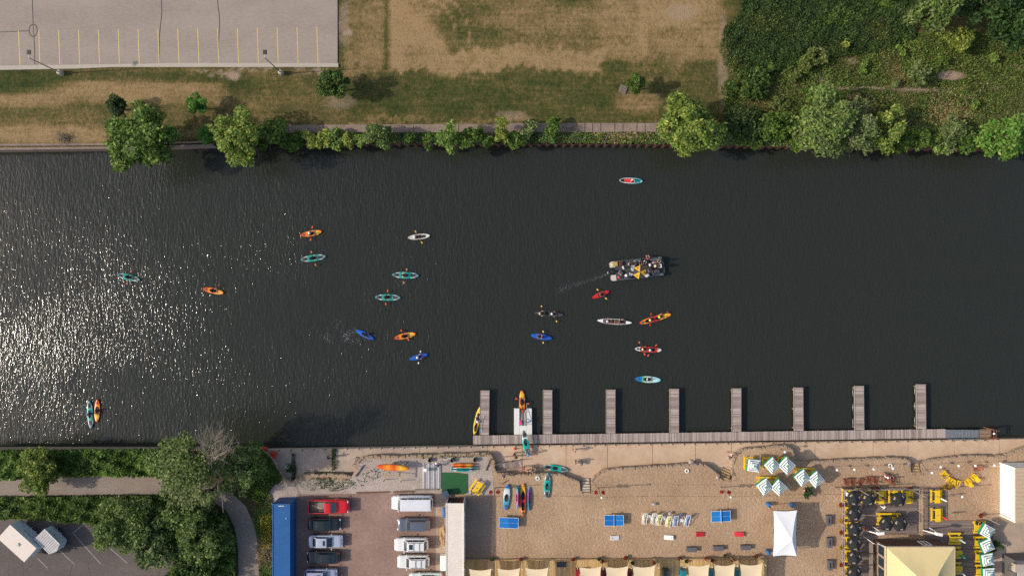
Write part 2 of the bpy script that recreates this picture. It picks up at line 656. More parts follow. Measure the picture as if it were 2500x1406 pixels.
def make_lawn():
    nx, ny = 420, 150
    k = CAM_H / FPX
    pxs = np.linspace(-260, 2760, nx)
    vv = np.linspace(0, 1, ny)
    PX, V = np.meshgrid(pxs, vv)
    PY = nedge_py(PX) * (1 - V) + (-330) * V
    X = (PX - 1250) * k
    Y = (703 - PY) * k
    Z = 0.05 * np.sin(X * 0.31 + 1.3) * np.sin(Y * 0.42) - 0.06
    Z = np.where(V < 0.02, -0.25, Z)
    dry = np.full(PX.shape, 0.50)
    bare = np.zeros(PX.shape)

    def up(mask, val):
        nonlocal dry
        dry = dry * (1 - mask) + val * mask
    wob = 8 * np.sin(PX * 0.021) + 6 * np.sin(PX * 0.055 + 1) + 5 * np.sin(PX * 0.19 + PY * .11) + 4 * np.sin(PX * .31 - PY * .23)
    P2 = PY + wob
    up(rectm(PX, P2, 830, -400, 945, 190, 30), 0.74)
    up(rectm(PX, PY, 840, -400, 900, 120, 30), 0.62)
    up(rectm(PX, P2, 950, -400, 1090, 176, 14), 0.98)
    up(rectm(PX, PY, 938, -400, 950, 170, 9), 0.42)
    up(blob(PX, P2, 1330, 20, 290, 105, .3), 0.58)
    up(blob(PX, P2, 1210, 10, 160, 60, .4), 0.62)
    up(blob(PX, P2, 1150, 55, 80, 50, .4), 0.42)
    up(blob(PX, P2, 1430, 5, 90, 30, .4), 0.36)
    up(blob(PX, PY, 1330, 45, 150, 35, .6), 0.70)
    up(rectm(PX, P2, 960, 118, 1480, 172, 12), 0.92)
    up(rectm(PX, P2, 1460, -400, 1790, 150, 40), 0.80)
    up(blob(PX, PY, 1650, 20, 70, 45, .5), 0.95)
    up(rectm(PX, PY, 1560, -400, 1580, 130, 10), 0.98)
    up(blob(PX, PY, 1500, 162, 36, 16, .4), 0.30)
    up(rectm(PX, P2, 840, 182, 1780, 330, 12), 0.38)
    up(blob(PX, PY, 1060, 245, 220, 40, .8), 0.30)
    up(blob(PX, PY, 1340, 215, 170, 36, .8), 0.33)
    up(blob(PX, PY, 1560, 250, 60, 26, .6), 0.72)
    up(rectm(PX, PY, 1670, 150, 1748, 240, 16), 0.40)
    up(rectm(PX, P2, 700, 290, 1300, 305, 10), 0.66)
    up(rectm(PX, P2, -400, 165, 840, 345, 20), 0.50)
    up(blob(PX, PY, 60, 200, 110, 32, .5), 0.22)
    up(blob(PX, PY, 330, 190, 300, 14, .8), 0.36)
    up(blob(PX, PY, 330, 225, 230, 28, .6), 0.86)
    up(blob(PX, PY, 60, 245, 120, 16, .6), 0.82)
    up(blob(PX, PY, 90, 330, 230, 26, .6), 0.88)
    up(blob(PX, PY, 200, 285, 160, 20, .8), 0.52)
    up(blob(PX, PY, 520, 235, 40, 24, .7), 0.72)
    up(blob(PX, PY, 600, 215, 60, 26, .7), 0.34)
    up(blob(PX, PY, 690, 270, 110, 40, .8), 0.50)
    up(rectm(PX, PY, 1760, -400, 2900, 300, 30), 0.40)
    up(rectm(PX, PY, 1800, 200, 2700, 300, 30), 0.40)
    up(rectm(PX, PY, 825, -400, 842, 175, 8), 0.36)
    bare = np.maximum(bare, 0.75 * rectm(PX, P2, 480, 163, 800, 172, 8))
    for cx, cy, rx, ry, v in ((570, 185, 16, 12, .9), (850, 80, 12, 9, .9), (838, 60, 14, 60, .55), (1250, 282, 40, 14, .5), (2320, 185, 36, 12, .9), (2010, 190, 26, 9, .8), (2120, 215, 120, 5, .7), (2260, 220, 110, 5, .8), (2440, 212, 20, 9, .8), (2490, 165, 30, 9, .8), (1765, 150, 14, 120, .55), (2080, 150, 16, 8, .7), (1660, 30, 40, 24, .5), (1640, 262, 20, 6, .6), (340, 245, 8, 6, .5), (830, 250, 40, 20, .45)):
        bare = np.maximum(bare, v * blob(PX, PY, cx, cy, rx, ry, .8))
    for ax, ay, rx, ry in ((1085, 110, 62, 110), (1050, 90, 62, 88)):   # tyre arcs
        d = np.sqrt(((PX - ax) / rx) ** 2 + ((PY - ay) / ry) ** 2)
        arc = np.clip(1 - abs(d - 1) / 0.055, 0, 1) * (PX > ax) * (PY < ay + 10)
        dry = dry + 0.45 * arc
    verts = np.stack([X, Y, Z], -1).reshape(-1, 3)
    idx = np.arange(nx * ny).reshape(ny, nx)
    f = np.stack([idx[:-1, :-1], idx[:-1, 1:], idx[1:, 1:], idx[1:, :-1]], -1).reshape(-1, 4)
    me = bpy.data.meshes.new('north_lawn')
    me.from_pydata(verts.tolist(), [], f.tolist())
    for nm, arr in (('dry', dry), ('bare', bare)):
        a = me.attributes.new(nm, 'FLOAT', 'POINT')
        a.data.foreach_set('value', arr.reshape(-1).astype(np.float32))
    me.materials.append(M_LAWN)
    me.polygons.foreach_set('use_smooth', [True] * len(me.polygons))
    o = bpy.data.objects.new('north_lawn_ground', me)
    COL.objects.link(o)
    o['kind'] = 'structure'


make_lawn()
# land beyond the detailed lawn, out to the horizon
sheet('north_terrain', [(-9000, 372), (-262, 366), (-262, -330), (2762, -330), (2762, 360), (11000, 372), (11000, -9000), (-9000, -9000)], -0.1, M_LAWN).data.attributes.new('dry', 'FLOAT', 'POINT').data.foreach_set('value', [0.55] * 8)

# ------------------------------------------------------------------ north parking lot
park = sheet('parking_lot', [(-900, -1500), (822, -1500), (824, 156), (440, 155), (180, 159), (0, 162), (-900, 168)], 0.05, M_PARK, depth=0.3)
mb = MB()
mb.prism(px_poly([(-900, 168), (0, 161), (180, 158.5), (440, 154.5), (826, 155), (826, 164), (440, 164), (280, 164), (180, 168), (0, 171), (-900, 178)], 0.12), -0.2, 0.12)
tag(mb.build('kerb', M_KERB, park), None)
for i in range(16):
    x1 = 49 + 48.5 * i
    x0 = 46 + 48.5 * i
    mb = MB()
    strip(mb, [(x0 + (0 if i else -1), 75 - i * 0.55), (x1, 159.5 - min(i, 6) * 0.75)], 0.11, 0.056)
    mb.build('parking_line', M_YLINE, park)
for k, (pts, w) in enumerate([([(78, -60), (79, 0), (81, 60), (84, 110), (85, 158)], .13), ([(-60, 81), (0, 79), (40, 77), (72, 76)], .12), ([(396, -60), (394, 0), (395, 30), (391, 70), (389, 95), (389, 154)], .13), ([(528, -60), (531, 0), (536, 50), (534, 100), (533, 154)], .12)]):
    mb = MB()
    strip(mb, smooth_path(pts, 4), w, 0.053 + 0.0005 * k)
    mb.build('crack_seal', M_TAR, park)
mb = MB()
strip(mb, [(81 + 10 * math.cos(t), 75 + 15 * math.sin(t)) for t in np.linspace(0, 2 * math.pi, 22)], .14, 0.0555)
mb.build('crack_seal', M_TAR, park)

# ------------------------------------------------------------------ north walkway and quay
walk = thing('north_walkway', None, None)
walk['kind'] = 'structure'
joints = [690, 704, 790, 905, 1010, 1120, 1215]
for a, b in zip(joints[:-1], joints[1:]):
    mb = MB()
    dz = random.uniform(-.015, .015)
    mb.prism(px_poly([(a + .6, 306 - (a - 690) * .005), (b - .6, 306 - (b - 690) * .005), (b - .6, 325 - (b - 690) * .004), (a + .6, 325 - (a - 690) * .004)]), -.3, .06 + dz)
    mb.build('slab', M_OLDCON, walk, 0.02)
joints = [1232, 1300, 1360, 1428, 1447, 1467, 1501, 1521, 1555, 1575, 1609, 1640, 1700]
for a, b in zip(joints[:-1], joints[1:]):
    mb = MB()
    dz = random.uniform(-.02, .02)
    mb.prism(px_poly([(a + .8, 301), (b - .8, 301), (b - .8, 323), (a + .8, 323)]), -.3, .05 + dz)
    mb.build('slab', M_OLDCON, walk, 0.02)
mb = MB()
mb.prism(px_poly([(-400, 356), (0, 352), (290, 350), (500, 345), (500, 349), (290, 355), (0, 357), (-400, 361)]), -.4, .10)
mb.build('cap_beam', M_OLDCON, walk, 0.02)
mb = MB()
mb.prism(px_poly([(-400, 364.5), (0, 361), (290, 358.5), (520, 352), (520, 356), (290, 363), (0, 366.5), (-400, 370)]), -2.6, .02)
mb.build('quay_wall', M_OLDCON, walk, 0.02)

pile = thing('sheet_pile_wall', 'rusty zigzag steel sheet pile wall along the far bank', 'retaining wall')
pm = MB()
prof = [(-.6, 0), (-.42, -.22), (-.1, -.22), (.1, 0), (.6, 0)]
t_ = .03
vs, fs = [], []
for (x, y) in prof:
    vs += [(x, y, .05), (x, y, -2.6), (x, y + t_ * 2, .05), (x, y + t_ * 2, -2.6)]
for i in range(len(prof) - 1):
    a = i * 4
    b = a + 4
    fs += [(a, a + 1, b + 1, b), (a + 2, b + 2, b + 3, a + 3), (a, b, b + 2, a + 2)]
pm.add(vs, fs)
p0 = None
x = 690.0
while x < 2760:
    py = float(nedge_py(x)) + 8
    if p0 is None:
        p0 = pm.build('pile', M_RUST, pile)
        o = p0
    else:
        o = p0.copy()
        COL.objects.link(o)
    o.location = W(x, py, 0)
    o.rotation_euler[2] = -math.atan2(float(nedge_py(x + 10) - nedge_py(x - 10)), 20)
    x += 1.2 * 17.01
# strip of earth between the walkway and the piles
mb = MB()
top = [(x, float(nedge_py(x)) + 6) for x in range(690, 2770, 60)]
bot = [(x, float(nedge_py(x)) - 22) for x in range(2750, 680, -60)]
mb.prism(px_poly(top + bot), -2.5, -.10)
tag(mb.build('bank_earth_ground', M_SOIL), kind='structure')
tag(MB().box((0, 0, -1.4), (160, .1, 2.4)).build('bank_footing', M_OLDCON, pile), None).location = (52.8, W(0, 346).y, 0)
mb = MB()
for i, (x, y) in enumerate([(1270, 326), (1328, 326), (1377, 326), (1435, 326), (1486, 326), (1545, 330), (1766, 331), (1868, 338), (1912, 335), (1980, 333)]):
    a = W(x, y, .1)
    mb = MB()
    mb.bar(a, a + Vector((random.uniform(-.9, -.2), -1.0 - random.random() * .5, .05)), .08, .08)
    o = mb.build('tie_rod', M_STEEL, pile)

# ------------------------------------------------------------------ south bank
WALL_A = [(664, 1118), (676, 1145), (690, 1165), (705, 1175), (718, 1175), (735, 1164), (755, 1159), (800, 1158), (838, 1160), (856, 1166)]
WALL_B = [(872, 1128), (884, 1118), (905, 1115), (960, 1114), (1040, 1112), (1120, 1109), (1180, 1107), (1196, 1110), (1204, 1124), (1207, 1142), (1211, 1152), (1224, 1156), (1262, 1158), (1330, 1157), (1366, 1159), (1390, 1167), (1416, 1178)]
WALL_C = [(1444, 1170), (1462, 1155), (1482, 1147), (1560, 1141), (1640, 1137), (1700, 1134), (1722, 1137), (1742, 1150), (1760, 1166)]
WALL_D = [(1792, 1162), (1787, 1142), (1792, 1118), (1806, 1102), (1820, 1096), (1860, 1093), (1900, 1090), (1922, 1092), (1936, 1103), (1942, 1118), (1950, 1128), (2000, 1127), (2060, 1124), (2120, 1121), (2180, 1119), (2208, 1121), (2222, 1130)]
WALL_E = [(2252, 1130), (2272, 1123), (2300, 1120), (2340, 1115), (2400, 1114), (2440, 1114), (2462, 1110), (2500, 1092), (2560, 1080)]
sp = {k: smooth_path(v, 4) for k, v in zip('ABCDE', (WALL_A, WALL_B, WALL_C, WALL_D, WALL_E))}
edge = [(-6000, 1098), (0, 1097), (640, 1097)] + sp['A'] + [(866, 1150)] + sp['B'] + [(1417, 1199), (1443, 1199)] + sp['C'] + [(1765, 1172), (1788, 1170)] + sp['D'] + [(2224, 1152), (2252, 1152)] + sp['E'] + [(9000, 1060), (9000, 9000), (-6000, 9000)]
mb = MB()
mb.prism(px_poly(edge), -3.0, 0.0, 0, 1)
tag(mb.build('terrace_ground', [M_SAND, M_STONE]), kind='structure')
# promenade slabs, one row along the river
prom = thing('promenade_pavement', None, None)
prom['kind'] = 'structure'


def pedge(px):
    return float(np.interp(px, [600, 640, 900, 1150, 1600, 2430, 2500, 2600], [1098, 1098, 1093, 1089, 1083, 1072, 1071, 1070]))


jn = [636, 712, 812, 1025, 1191, 1275, 1382, 1483, 1593, 1698, 1786, 1885, 1990, 2132, 2217, 2330, 2440, 2560]
for a, b in zip(jn[:-1], jn[1:]):
    mb = MB()
    mb.prism(px_poly([(a + .5, pedge(a)), (b - .5, pedge(b)), (b - .5, 1206), (a + .5, 1206)], PROM), -3.2, PROM + random.uniform(-.004, .004))
    mb.build('slab', M_PROM if a > 1180 else M_PROM2, prom)
mb = MB()
mb.prism(px_poly([(632, pedge(636) + .6), (2564, pedge(2564) + .6), (2564, 1205), (632, 1205)], PROM), -3.1, PROM - .03)
mb.build('joint_filler', M_SOIL, prom)

# stone retaining walls: capping and facing stones
stone_src = []
for k in range(4):
    r_ = random.Random(k)
    mb = MB()
    pts = []
    for z in (-.45, .1):
        for x, y in ((-.30, -.2), (.30, -.2), (.30, .2), (-.30, .2)):
            pts.append((x + r_.uniform(-.04, .03), y + r_.uniform(-.04, .04), z + r_.uniform(-.03, .03)))
    mb.add(pts, [(3, 2, 1, 0), (4, 5, 6, 7), (0, 1, 5, 4), (1, 2, 6, 5), (2, 3, 7, 6), (3, 0, 4, 7)])
    stone_src.append(mb)
stone_mesh = {}


def stone_wall(pts, label):
    root = thing('retaining_wall', label, 'stone wall')
    P = [W(a, b, 0) for a, b in pts]
    acc = 0.0
    nxt = 0.3
    for i in range(len(P) - 1):
        d = P[i + 1] - P[i]
        ln = d.length
        while nxt <= acc + ln:
            p = P[i] + d * ((nxt - acc) / ln)
            k = random.randrange(4)
            if k not in stone_mesh:
                o = stone_src[k].build('stone', M_STONE, root, 0.03)
                stone_mesh[k] = o
            else:
                o = stone_mesh[k].copy()
                COL.objects.link(o)
                o.parent = root
            o.location = (p.x, p.y, random.uniform(-.04, .03))
            o.rotation_euler = (0, 0, math.atan2(d.y, d.x) + random.uniform(-.1, .1))
            kx = random.uniform(.5, 1.2)
            o.scale = (kx, random.uniform(.5, .95), random.uniform(.9, 1.1))
            o.location.x += random.uniform(-.07, .07)
            o.location.y += random.uniform(-.07, .07)
            nxt += .34 + .3 * kx + (random.random() < .08) * .4
        acc += ln
    return root


stone_wall(sp['A'], 'weedy limestone retaining wall curving round the overgrown west end of the promenade')
stone_wall(sp['B'], 'long limestone retaining wall below the gravel yard with the orange kayak rack')
stone_wall(sp['C'], 'limestone retaining wall between the white step flight and the cable reel tables')
stone_wall(sp['D'], 'limestone retaining wall bulging round three green striped umbrellas')
stone_wall(sp['E'], 'limestone retaining wall below the ring of yellow lounge chairs')

# ground surfaces laid over the terrace
sheet('west_bank_ground', [(-6000, 1099), (640, 1099), (664, 1120), (690, 1168), (665, 1200), (640, 1240), (640, 3000), (-6000, 3000)], .004, M_SOIL)
PATH = [(-300, 1168), (0, 1168), (60, 1171), (150, 1163), (260, 1158), (400, 1163), (500, 1178), (560, 1198), (600, 1235), (624, 1290), (632, 1350), (632, 1700), (580, 1700), (582, 1400), (581, 1340), (572, 1285), (552, 1245), (510, 1217), (430, 1206), (300, 1207), (150, 1209), (0, 1212), (-300, 1214)]
sheet('riverside_path', PATH, .012, M_PATH)
LOT = [(-400, 1262), (60, 1262), (150, 1266), (205, 1270), (300, 1330), (440, 1375), (432, 1800), (-400, 1800)]
lot = sheet('tarmac_lot_road', LOT, .008, M_TARMAC)
for pts in ([(90, 1360), (116, 1386)], [(146, 1343), (182, 1377)], [(176, 1298), (246, 1376)], [(262, 1332), (311, 1374)], [(40, 1352), (52, 1366)], [(203, 1280), (176, 1302)]):
    mb = MB()
    strip(mb, pts, .11, .014)
    mb.build('bay_line', M_WLINE, lot)
for pts in ([(-20, 1371), (40, 1371), (95, 1362), (160, 1366), (175, 1368), (190, 1362), (218, 1358), (238, 1345), (262, 1340), (282, 1336)], [(52, 1368), (54, 1390), (58, 1420)], [(180, 1374), (172, 1392), (166, 1420)], [(20, 1372), (18, 1395), (22, 1430)], [(402, 1372), (390, 1390), (384, 1420)], [(222, 1358), (216, 1380), (224, 1420)]):
    mb = MB()
    strip(mb, smooth_path([(a + random.uniform(-2, 2), b + random.uniform(-2, 2)) for a, b in pts], 4), .09, .016)
    mb.build('crack', M_TAR, lot)
sheet('gravel_yard_ground', [(640, 1240), (652, 1205), (672, 1182), (700, 1180), (722, 1180), (745, 1168), (850, 1172), (868, 1152), (880, 1126), (900, 1121), (1185, 1113), (1196, 1118), (1202, 1150), (1205, 1206), (1060, 1206), (730, 1208), (722, 1216), (668, 1226), (664, 1700), (640, 1700)], .010, M_GRAVEL)
blot = sheet('paved_car_park', [(724, 1206), (1062, 1203), (1064, 1800), (720, 1800)], .016, M_BRICKLOT)
sheet('service_strip_pavement', [(1064, 1203), (1092, 1203), (1096, 1800), (1066, 1800)], .018, M_PROM2)
sheet('painted_shade_ground', [(1134, 1208), (1202, 1206), (1198, 1366), (1136, 1366)], .010, ground_mat('gravel_shade_tone', (lin(128, 112, 98), lin(150, 130, 112), lin(170, 148, 128)), .3, 4, .05, 6))  # darker sheet: the cream container's cast shadow put into the ground colour
sheet('bar_yard_pavement', [(2402, 1272), (2452, 1272), (2600, 1262), (2600, 1700), (2402, 1700)], .010, M_PROM2)
mb = MB()
for i in range(14):      # faint tyre scuffs are flat stains on the paving
    pass

# ------------------------------------------------------------------ vegetation
G_MID = leaf_mat('leaf_mid', lin(54, 76, 29), lin(90, 117, 47), lin(130, 157, 69))
G_DARK = leaf_mat('leaf_dark', lin(38, 61, 29), lin(61, 87, 43), lin(87, 117, 58))
G_BRIGHT = leaf_mat('leaf_bright', lin(80, 106, 44), lin(120, 148, 66), lin(158, 182, 94))
G_YEL = leaf_mat('leaf_yellow', lin(92, 106, 42), lin(138, 150, 64), lin(182, 190, 94))
G_GREY = leaf_mat('leaf_greygreen', lin(80, 96, 52), lin(120, 136, 80), lin(160, 172, 112))
G_FRESH = leaf_mat('leaf_fresh', lin(62, 104, 36), lin(98, 146, 56), lin(138, 180, 84))
G_IVY = leaf_mat('leaf_ivy', lin(48, 66, 32), lin(70, 90, 44), lin(104, 120, 64))
G_MEADOW = leaf_mat('leaf_meadow', lin(72, 88, 42), lin(106, 122, 60), lin(146, 152, 86))
G_STRAW = leaf_mat('leaf_straw', lin(121, 108, 72), lin(155, 137, 96), lin(190, 170, 125))


def leaf_mesh(name, C, size, m, up=0.85, flat=0.0, aspect=1.7):
    """one quad leaf spray per centre; C (n,3), size (n,)"""
    n = len(C)
    nrm = rng.normal(size=(n, 3))
    nrm /= np.linalg.norm(nrm, axis=1, keepdims=True)
    nrm[:, 2] = np.abs(nrm[:, 2]) + up
    nrm /= np.linalg.norm(nrm, axis=1, keepdims=True)
    t = rng.normal(size=(n, 3))
    t -= nrm * (t * nrm).sum(1, keepdims=True)
    t /= np.linalg.norm(t, axis=1, keepdims=True)
    b = np.cross(nrm, t)
    s = size[:, None]
    a = aspect
    V = np.stack([C - t * s * a * .5, C + b * s * .42 - t * s * .05, C + t * s * a * .5 - nrm * s * .15, C - b * s * .42 - t * s * .05], 1).reshape(-1, 3)
    me = bpy.data.meshes.new(name)
    me.vertices.add(n * 4)
    me.vertices.foreach_set('co', V.astype(np.float32).reshape(-1))
    me.loops.add(n * 4)
    me.loops.foreach_set('vertex_index', np.arange(n * 4, dtype=np.int32))
    me.polygons.add(n)
    me.polygons.foreach_set('loop_start', np.arange(0, n * 4, 4, dtype=np.int32))
    me.update(calc_edges=True)
    for q in (m if isinstance(m, (list, tuple)) else [m]):
        me.materials.append(q)
    if isinstance(m, (list, tuple)):
        me.polygons.foreach_set('material_index', rng.integers(0, len(m), n).astype(np.int32))
    return me


def limb(mb, p0, p1, r0, r1, seg=4, wob=.12, mi=0):
    p0, p1 = Vector(p0), Vector(p1)
    ln = (p1 - p0).length
    pts = [p0.lerp(p1, i / seg) + (Vector((random.gauss(0, 1), random.gauss(0, 1), random.gauss(0, .6))) * wob * ln * (0 if i in (0, seg) else .5)) for i in range(seg + 1)]
    mb.tube(pts, [r0 + (r1 - r0) * i / seg for i in range(seg + 1)], 6, mi)
    return pts


def tree(px, py, r, h, m, label, name='tree', cat='tree', rpy=None, dens=1.0, leaf=.26, gaps=.25, zc=None, group=None, lobes=None, trunk_z=None, base=0.0, bare=0):
    """r: crown radius in pixels seen from above, h: height in metres"""
    rx = r / 17.0
    ry = (rpy or r) / 17.0
    zc = h * .62 if zc is None else zc
    c = L(px, py, zc + base, base)
    root = thing(name, label, cat, c, 0, group)
    k = lobes or int(max(9, min(80, 11 + rx * ry * 2.6)))
    hz = min(h - zc, h * .42)
    cs, ls, ss = [], [], []
    mb = MB()
    zt = h * .3 if trunk_z is None else trunk_z
    tr = .035 * h + .02
    limb(mb, (0, 0, -.3), (0, 0, zt), tr, tr * .8, 3, .03)
    limb(mb, (0, 0, zt), (random.uniform(-.2, .2), random.uniform(-.2, .2), zc), tr * .8, tr * .4, 3, .06)
    for i in range(k):
        a = random.uniform(0, 2 * math.pi)
        d = math.sqrt(random.random()) * .86 * (1 + .2 * math.sin(2 * a + px) + .16 * math.sin(5 * a + py))
        z = zc + hz * random.uniform(-.75, 1.0) * math.sqrt(max(0.05, 1 - min(d, 1) ** 2))
        p = Vector((rx * d * math.cos(a), ry * d * math.sin(a), z))
        lr = random.uniform(.15, .36) * min(rx, ry) + .16
        cs.append(p)
        ls.append(lr)
        if i < 16:
            limb(mb, (0, 0, zt + (zc - zt) * random.random()), p, tr * .35, .015, 4, .12)
    mb.build('trunk', M_BARK, root)
    for p, lr in zip(cs, ls):
        n = int(dens * (30 + 95 * lr * lr / (leaf / .26) ** 2))
        q = rng.normal(size=(n, 3))
        q /= np.linalg.norm(q, axis=1, keepdims=True)
        q *= (lr * np.cbrt(rng.uniform(.12, 1.25, n)))[:, None]
        q[:, 2] *= .75
        ss.append(q + np.array(p))
    C = np.concatenate(ss)
    cut = np.sin(C[:, 0] * 2.3 + px) * np.sin(C[:, 1] * 2.1 + py) * np.sin(C[:, 2] * 1.7 + r)
    C = C[cut < 1 - gaps * 2]
    me = leaf_mesh('crown', C, rng.uniform(.35, 1.6, len(C)) * leaf, m)
    o = bpy.data.objects.new('crown', me)
    COL.objects.link(o)
    o.parent = root
    if bare:
        mb = MB()
        for i in range(bare):
            p = random.choice(cs)
            e = p * random.uniform(1.05, 1.3)
            e.z = p.z + random.uniform(0, 1)
            ps = limb(mb, p * .5 + Vector((0, 0, zc * .4)), e, .04, .012, 5, .14)
            for q in ps[2:]:
                for _ in range(3):
                    limb(mb, q, q + Vector((random.gauss(0, .7), random.gauss(0, .7), random.uniform(0, .6))), .014, .006, 2, .1)
        tag(mb.build('bare_branches', M_DEAD, root), kind='stuff')
    return root


def undergrowth(name, poly, n, m, hmin, hmax, size, label, z=0.0, up=.6, hs=.35):
    """ground cover that nobody could count; poly in pixels"""
    xs = [p[0] for p in poly]
    ys = [p[1] for p in poly]
    X = rng.uniform(min(xs), max(xs), n)
    Y = rng.uniform(min(ys), max(ys), n)
    k = in_poly(X, Y, poly) & ~((abs(Y - 216 + 4 * np.sin(X * .03)) < 6 + 3 * np.sin(X * .05)) & (X > 1850) & (rng.random(n) < .6)) & ~(((X - 2320) ** 2 / 1200 + (Y - 185) ** 2 / 130 < 1) & (Y < 300))
    X, Y = X[k], Y[k]
    kk = CAM_H / FPX
    x = (X - 1250) * kk
    y = (703 - Y) * kk
    hf = .5 + .5 * np.sin(x * hs * 2 + 1.7 * np.sin(y * hs * 1.3)) * np.sin(y * hs * 2.3 + 1.3 * np.sin(x * hs))
    hf2 = .5 + .5 * np.sin(x * 2.3 + y * 1.1) * np.sin(y * 2.9 - x * .7)
    top = hmin + (hmax - hmin) * (.6 * hf + .4 * hf2)
    zz = z + top * rng.uniform(.25, 1.0, len(x)) ** .6
    # patches: thin spots, and one kind of plant giving way to the next
    q1 = .5 + .25 * (np.sin(x * .9 + 2 * np.sin(y * .7)) + np.sin(y * 1.3 + 1.5 * np.sin(x * .5 + 1)))
    q2 = .5 + .25 * (np.sin(x * .33 - y * .21 + 2 * np.sin(y * .4)) + np.sin(y * .5 + x * .6 + 2 * np.sin(x * .23)))
    kp = rng.random(len(x)) < np.clip(.45 + .9 * q1, 0, 1)
    C = np.stack([x, y, zz], 1)[kp]
    sz = rng.uniform(.45, 1.4, len(C)) * size * (.7 + .7 * q2[kp])
    me = leaf_mesh(name, C, sz, m, up)
    if isinstance(m, (list, tuple)):
        pick = np.clip((q2[kp] * .75 + rng.random(len(C)) * .35) * len(m), 0, len(m) - 1).astype(np.int32)
        me.polygons.foreach_set('material_index', pick)
    o = bpy.data.objects.new(name, me)
    COL.objects.link(o)
    return tag(o, label, None, None, 'stuff')


# --- far (north) bank
tree(345, 333, 84, 8.0, [G_MID, G_BRIGHT, G_MID], 'largest broad green tree leaning over the river at far left', rpy=66, leaf=.30)
tree(287, 259, 24, 3.6, G_DARK, 'small dark round tree just behind the broad riverside tree', dens=1.6, leaf=.18)
tree(480, 257, 22, 3.4, G_FRESH, 'small fresh green tree alone on the dry lawn', dens=1.5, leaf=.18)
tree(576, 340, 55, 6.2, [G_YEL, G_BRIGHT], 'yellow green feathery tree overhanging the water', rpy=62, leaf=.24, gaps=.3)
tree(660, 331, 36, 4.2, G_MID, 'mid green leafy tree at the end of the old walkway', leaf=.24)
tree(512, 330, 24, 2.6, G_FRESH, 'low green bush left of the yellow green tree', 'bush', 'bush', leaf=.2)
for i, (x, y, r, m) in enumerate([(722, 345, 20, G_MID), (755, 343, 22, G_YEL), (790, 342, 20, G_YEL), (822, 340, 22, G_BRIGHT), (855, 338, 22, G_YEL), (700, 352, 16, G_MID), (880, 342, 15, G_BRIGHT)]):
    tree(x, y, r, 1.9, m, ['green bush nearest the end of the old walkway', 'first yellow green bush of the hedge below the walkway', 'second yellow green bush of the hedge below the walkway', 'bright bush in the middle of the hedge below the walkway', 'yellow green bush near the right end of the hedge', 'small green bush low at the left end of the hedge', 'small bright bush closing the right end of the hedge'][i], 'bush', 'bush', dens=1.3, leaf=.2, group='hedge bushes on the far quay', base=-.1)
tree(925, 336, 32, 3.8, [G_MID, G_GREY], 'rounded dense green tree on the quay right of the hedge', dens=1.5, leaf=.2)
tree(1050, 345, 20, 2.3, G_MID, 'small loose shrub over the sheet piles, first right of the round quay tree', 'shrub', 'shrub', leaf=.2)
tree(1096, 336, 28, 3.6, G_BRIGHT, 'bright shrub hanging furthest over the water in mid quay', 'shrub', 'shrub', rpy=38, leaf=.22)
tree(1150, 335, 26, 2.8, G_MID, 'leafy green shrub between the two overhanging bright shrubs', 'shrub', 'shrub', leaf=.22)
tree(1224, 332, 18, 3.6, G_YEL, 'tall narrow yellow green shrub with a tip above the walkway', 'shrub', 'shrub', rpy=40, leaf=.2)
tree(1188, 345, 18, 2.0, G_MID, 'low dark shrub left of the narrow yellow green one', 'shrub', 'shrub', leaf=.2)
tree(1288, 318, 20, 1.8, G_GREY, 'dusty green scrub on the broken walkway left of the pile of sticks', 'shrub', 'shrub', leaf=.18)
tree(1350, 310, 19, 2.0, G_MID, 'green shrub growing through the broken walkway', 'shrub', 'shrub', leaf=.18)
tree(1340, 344, 9, 1.5, G_FRESH, 'tiny fresh shrub at the sheet piles', 'shrub', 'shrub', leaf=.15)
tree(812, 207, 31, 4.6, [G_DARK, G_MID], 'dark round tree off the corner of the parking lot', dens=1.7, leaf=.2, gaps=.1)
tree(1552, 207, 21, 3.8, G_MID, 'dense compact tree next to the pallet on the lawn', rpy=26, dens=2.0, leaf=.18, gaps=.1, lobes=16)
tree(1686, 305, 62, 7.2, [G_BRIGHT, G_YEL], 'tall bright yellow green tree at the end of the slab walkway', rpy=70, leaf=.26, dens=1.2)
tree(1812, 300, 40, 2.6, G_IVY, 'dark bush right of the tall bright tree', 'bush', 'bush', leaf=.24)
tree(1898, 312, 44, 3.6, G_MID, 'mid green tree between the tall bright tree and the big grey green one', leaf=.24)
tree(2010, 302, 66, 6.4, [G_GREY, G_BRIGHT], 'big grey green tree over the far bank', rpy=72, leaf=.24, bare=6)
tree(2085, 310, 48, 5.4, G_GREY, 'sparse dusty tree with bare twigs beside the big grey green tree', rpy=62, leaf=.2, dens=.6, bare=14)
tree(2168, 318, 36, 4.6, [G_YEL, G_BRIGHT], 'yellow green tree with a pointed lit side', rpy=52, leaf=.24)
tree(2245, 345, 26, 2.6, G_MID, 'low green bush below a yellow sprig at the water', 'bush', 'bush', leaf=.2)
tree(2258, 325, 20, 2.0, G_YEL, 'yellow sprig of a bush near the water', 'bush', 'bush', leaf=.2, rpy=9)
tree(2318, 328, 34, 3.0, G_GREY, 'dull grey green bush on the far bank', 'bush', 'bush', leaf=.2, dens=.8)
tree(2362, 345, 26, 2.6, G_MID, 'green bush left of the brightest far right tree', 'bush', 'bush', leaf=.22)
tree(2452, 335, 50, 5.6, [G_BRIGHT, G_FRESH], 'brightest green tree at the far right end of the far bank', rpy=52, leaf=.26, dens=1.2)
tree(2408, 350, 22, 2.4, G_BRIGHT, 'small bright bush under the brightest far right tree', 'bush', 'bush', leaf=.2)
tree(2280, 22, 62, 6.5, [G_MID, G_GREY], 'broad tree cut by the top edge over the thicket', rpy=46, leaf=.28)
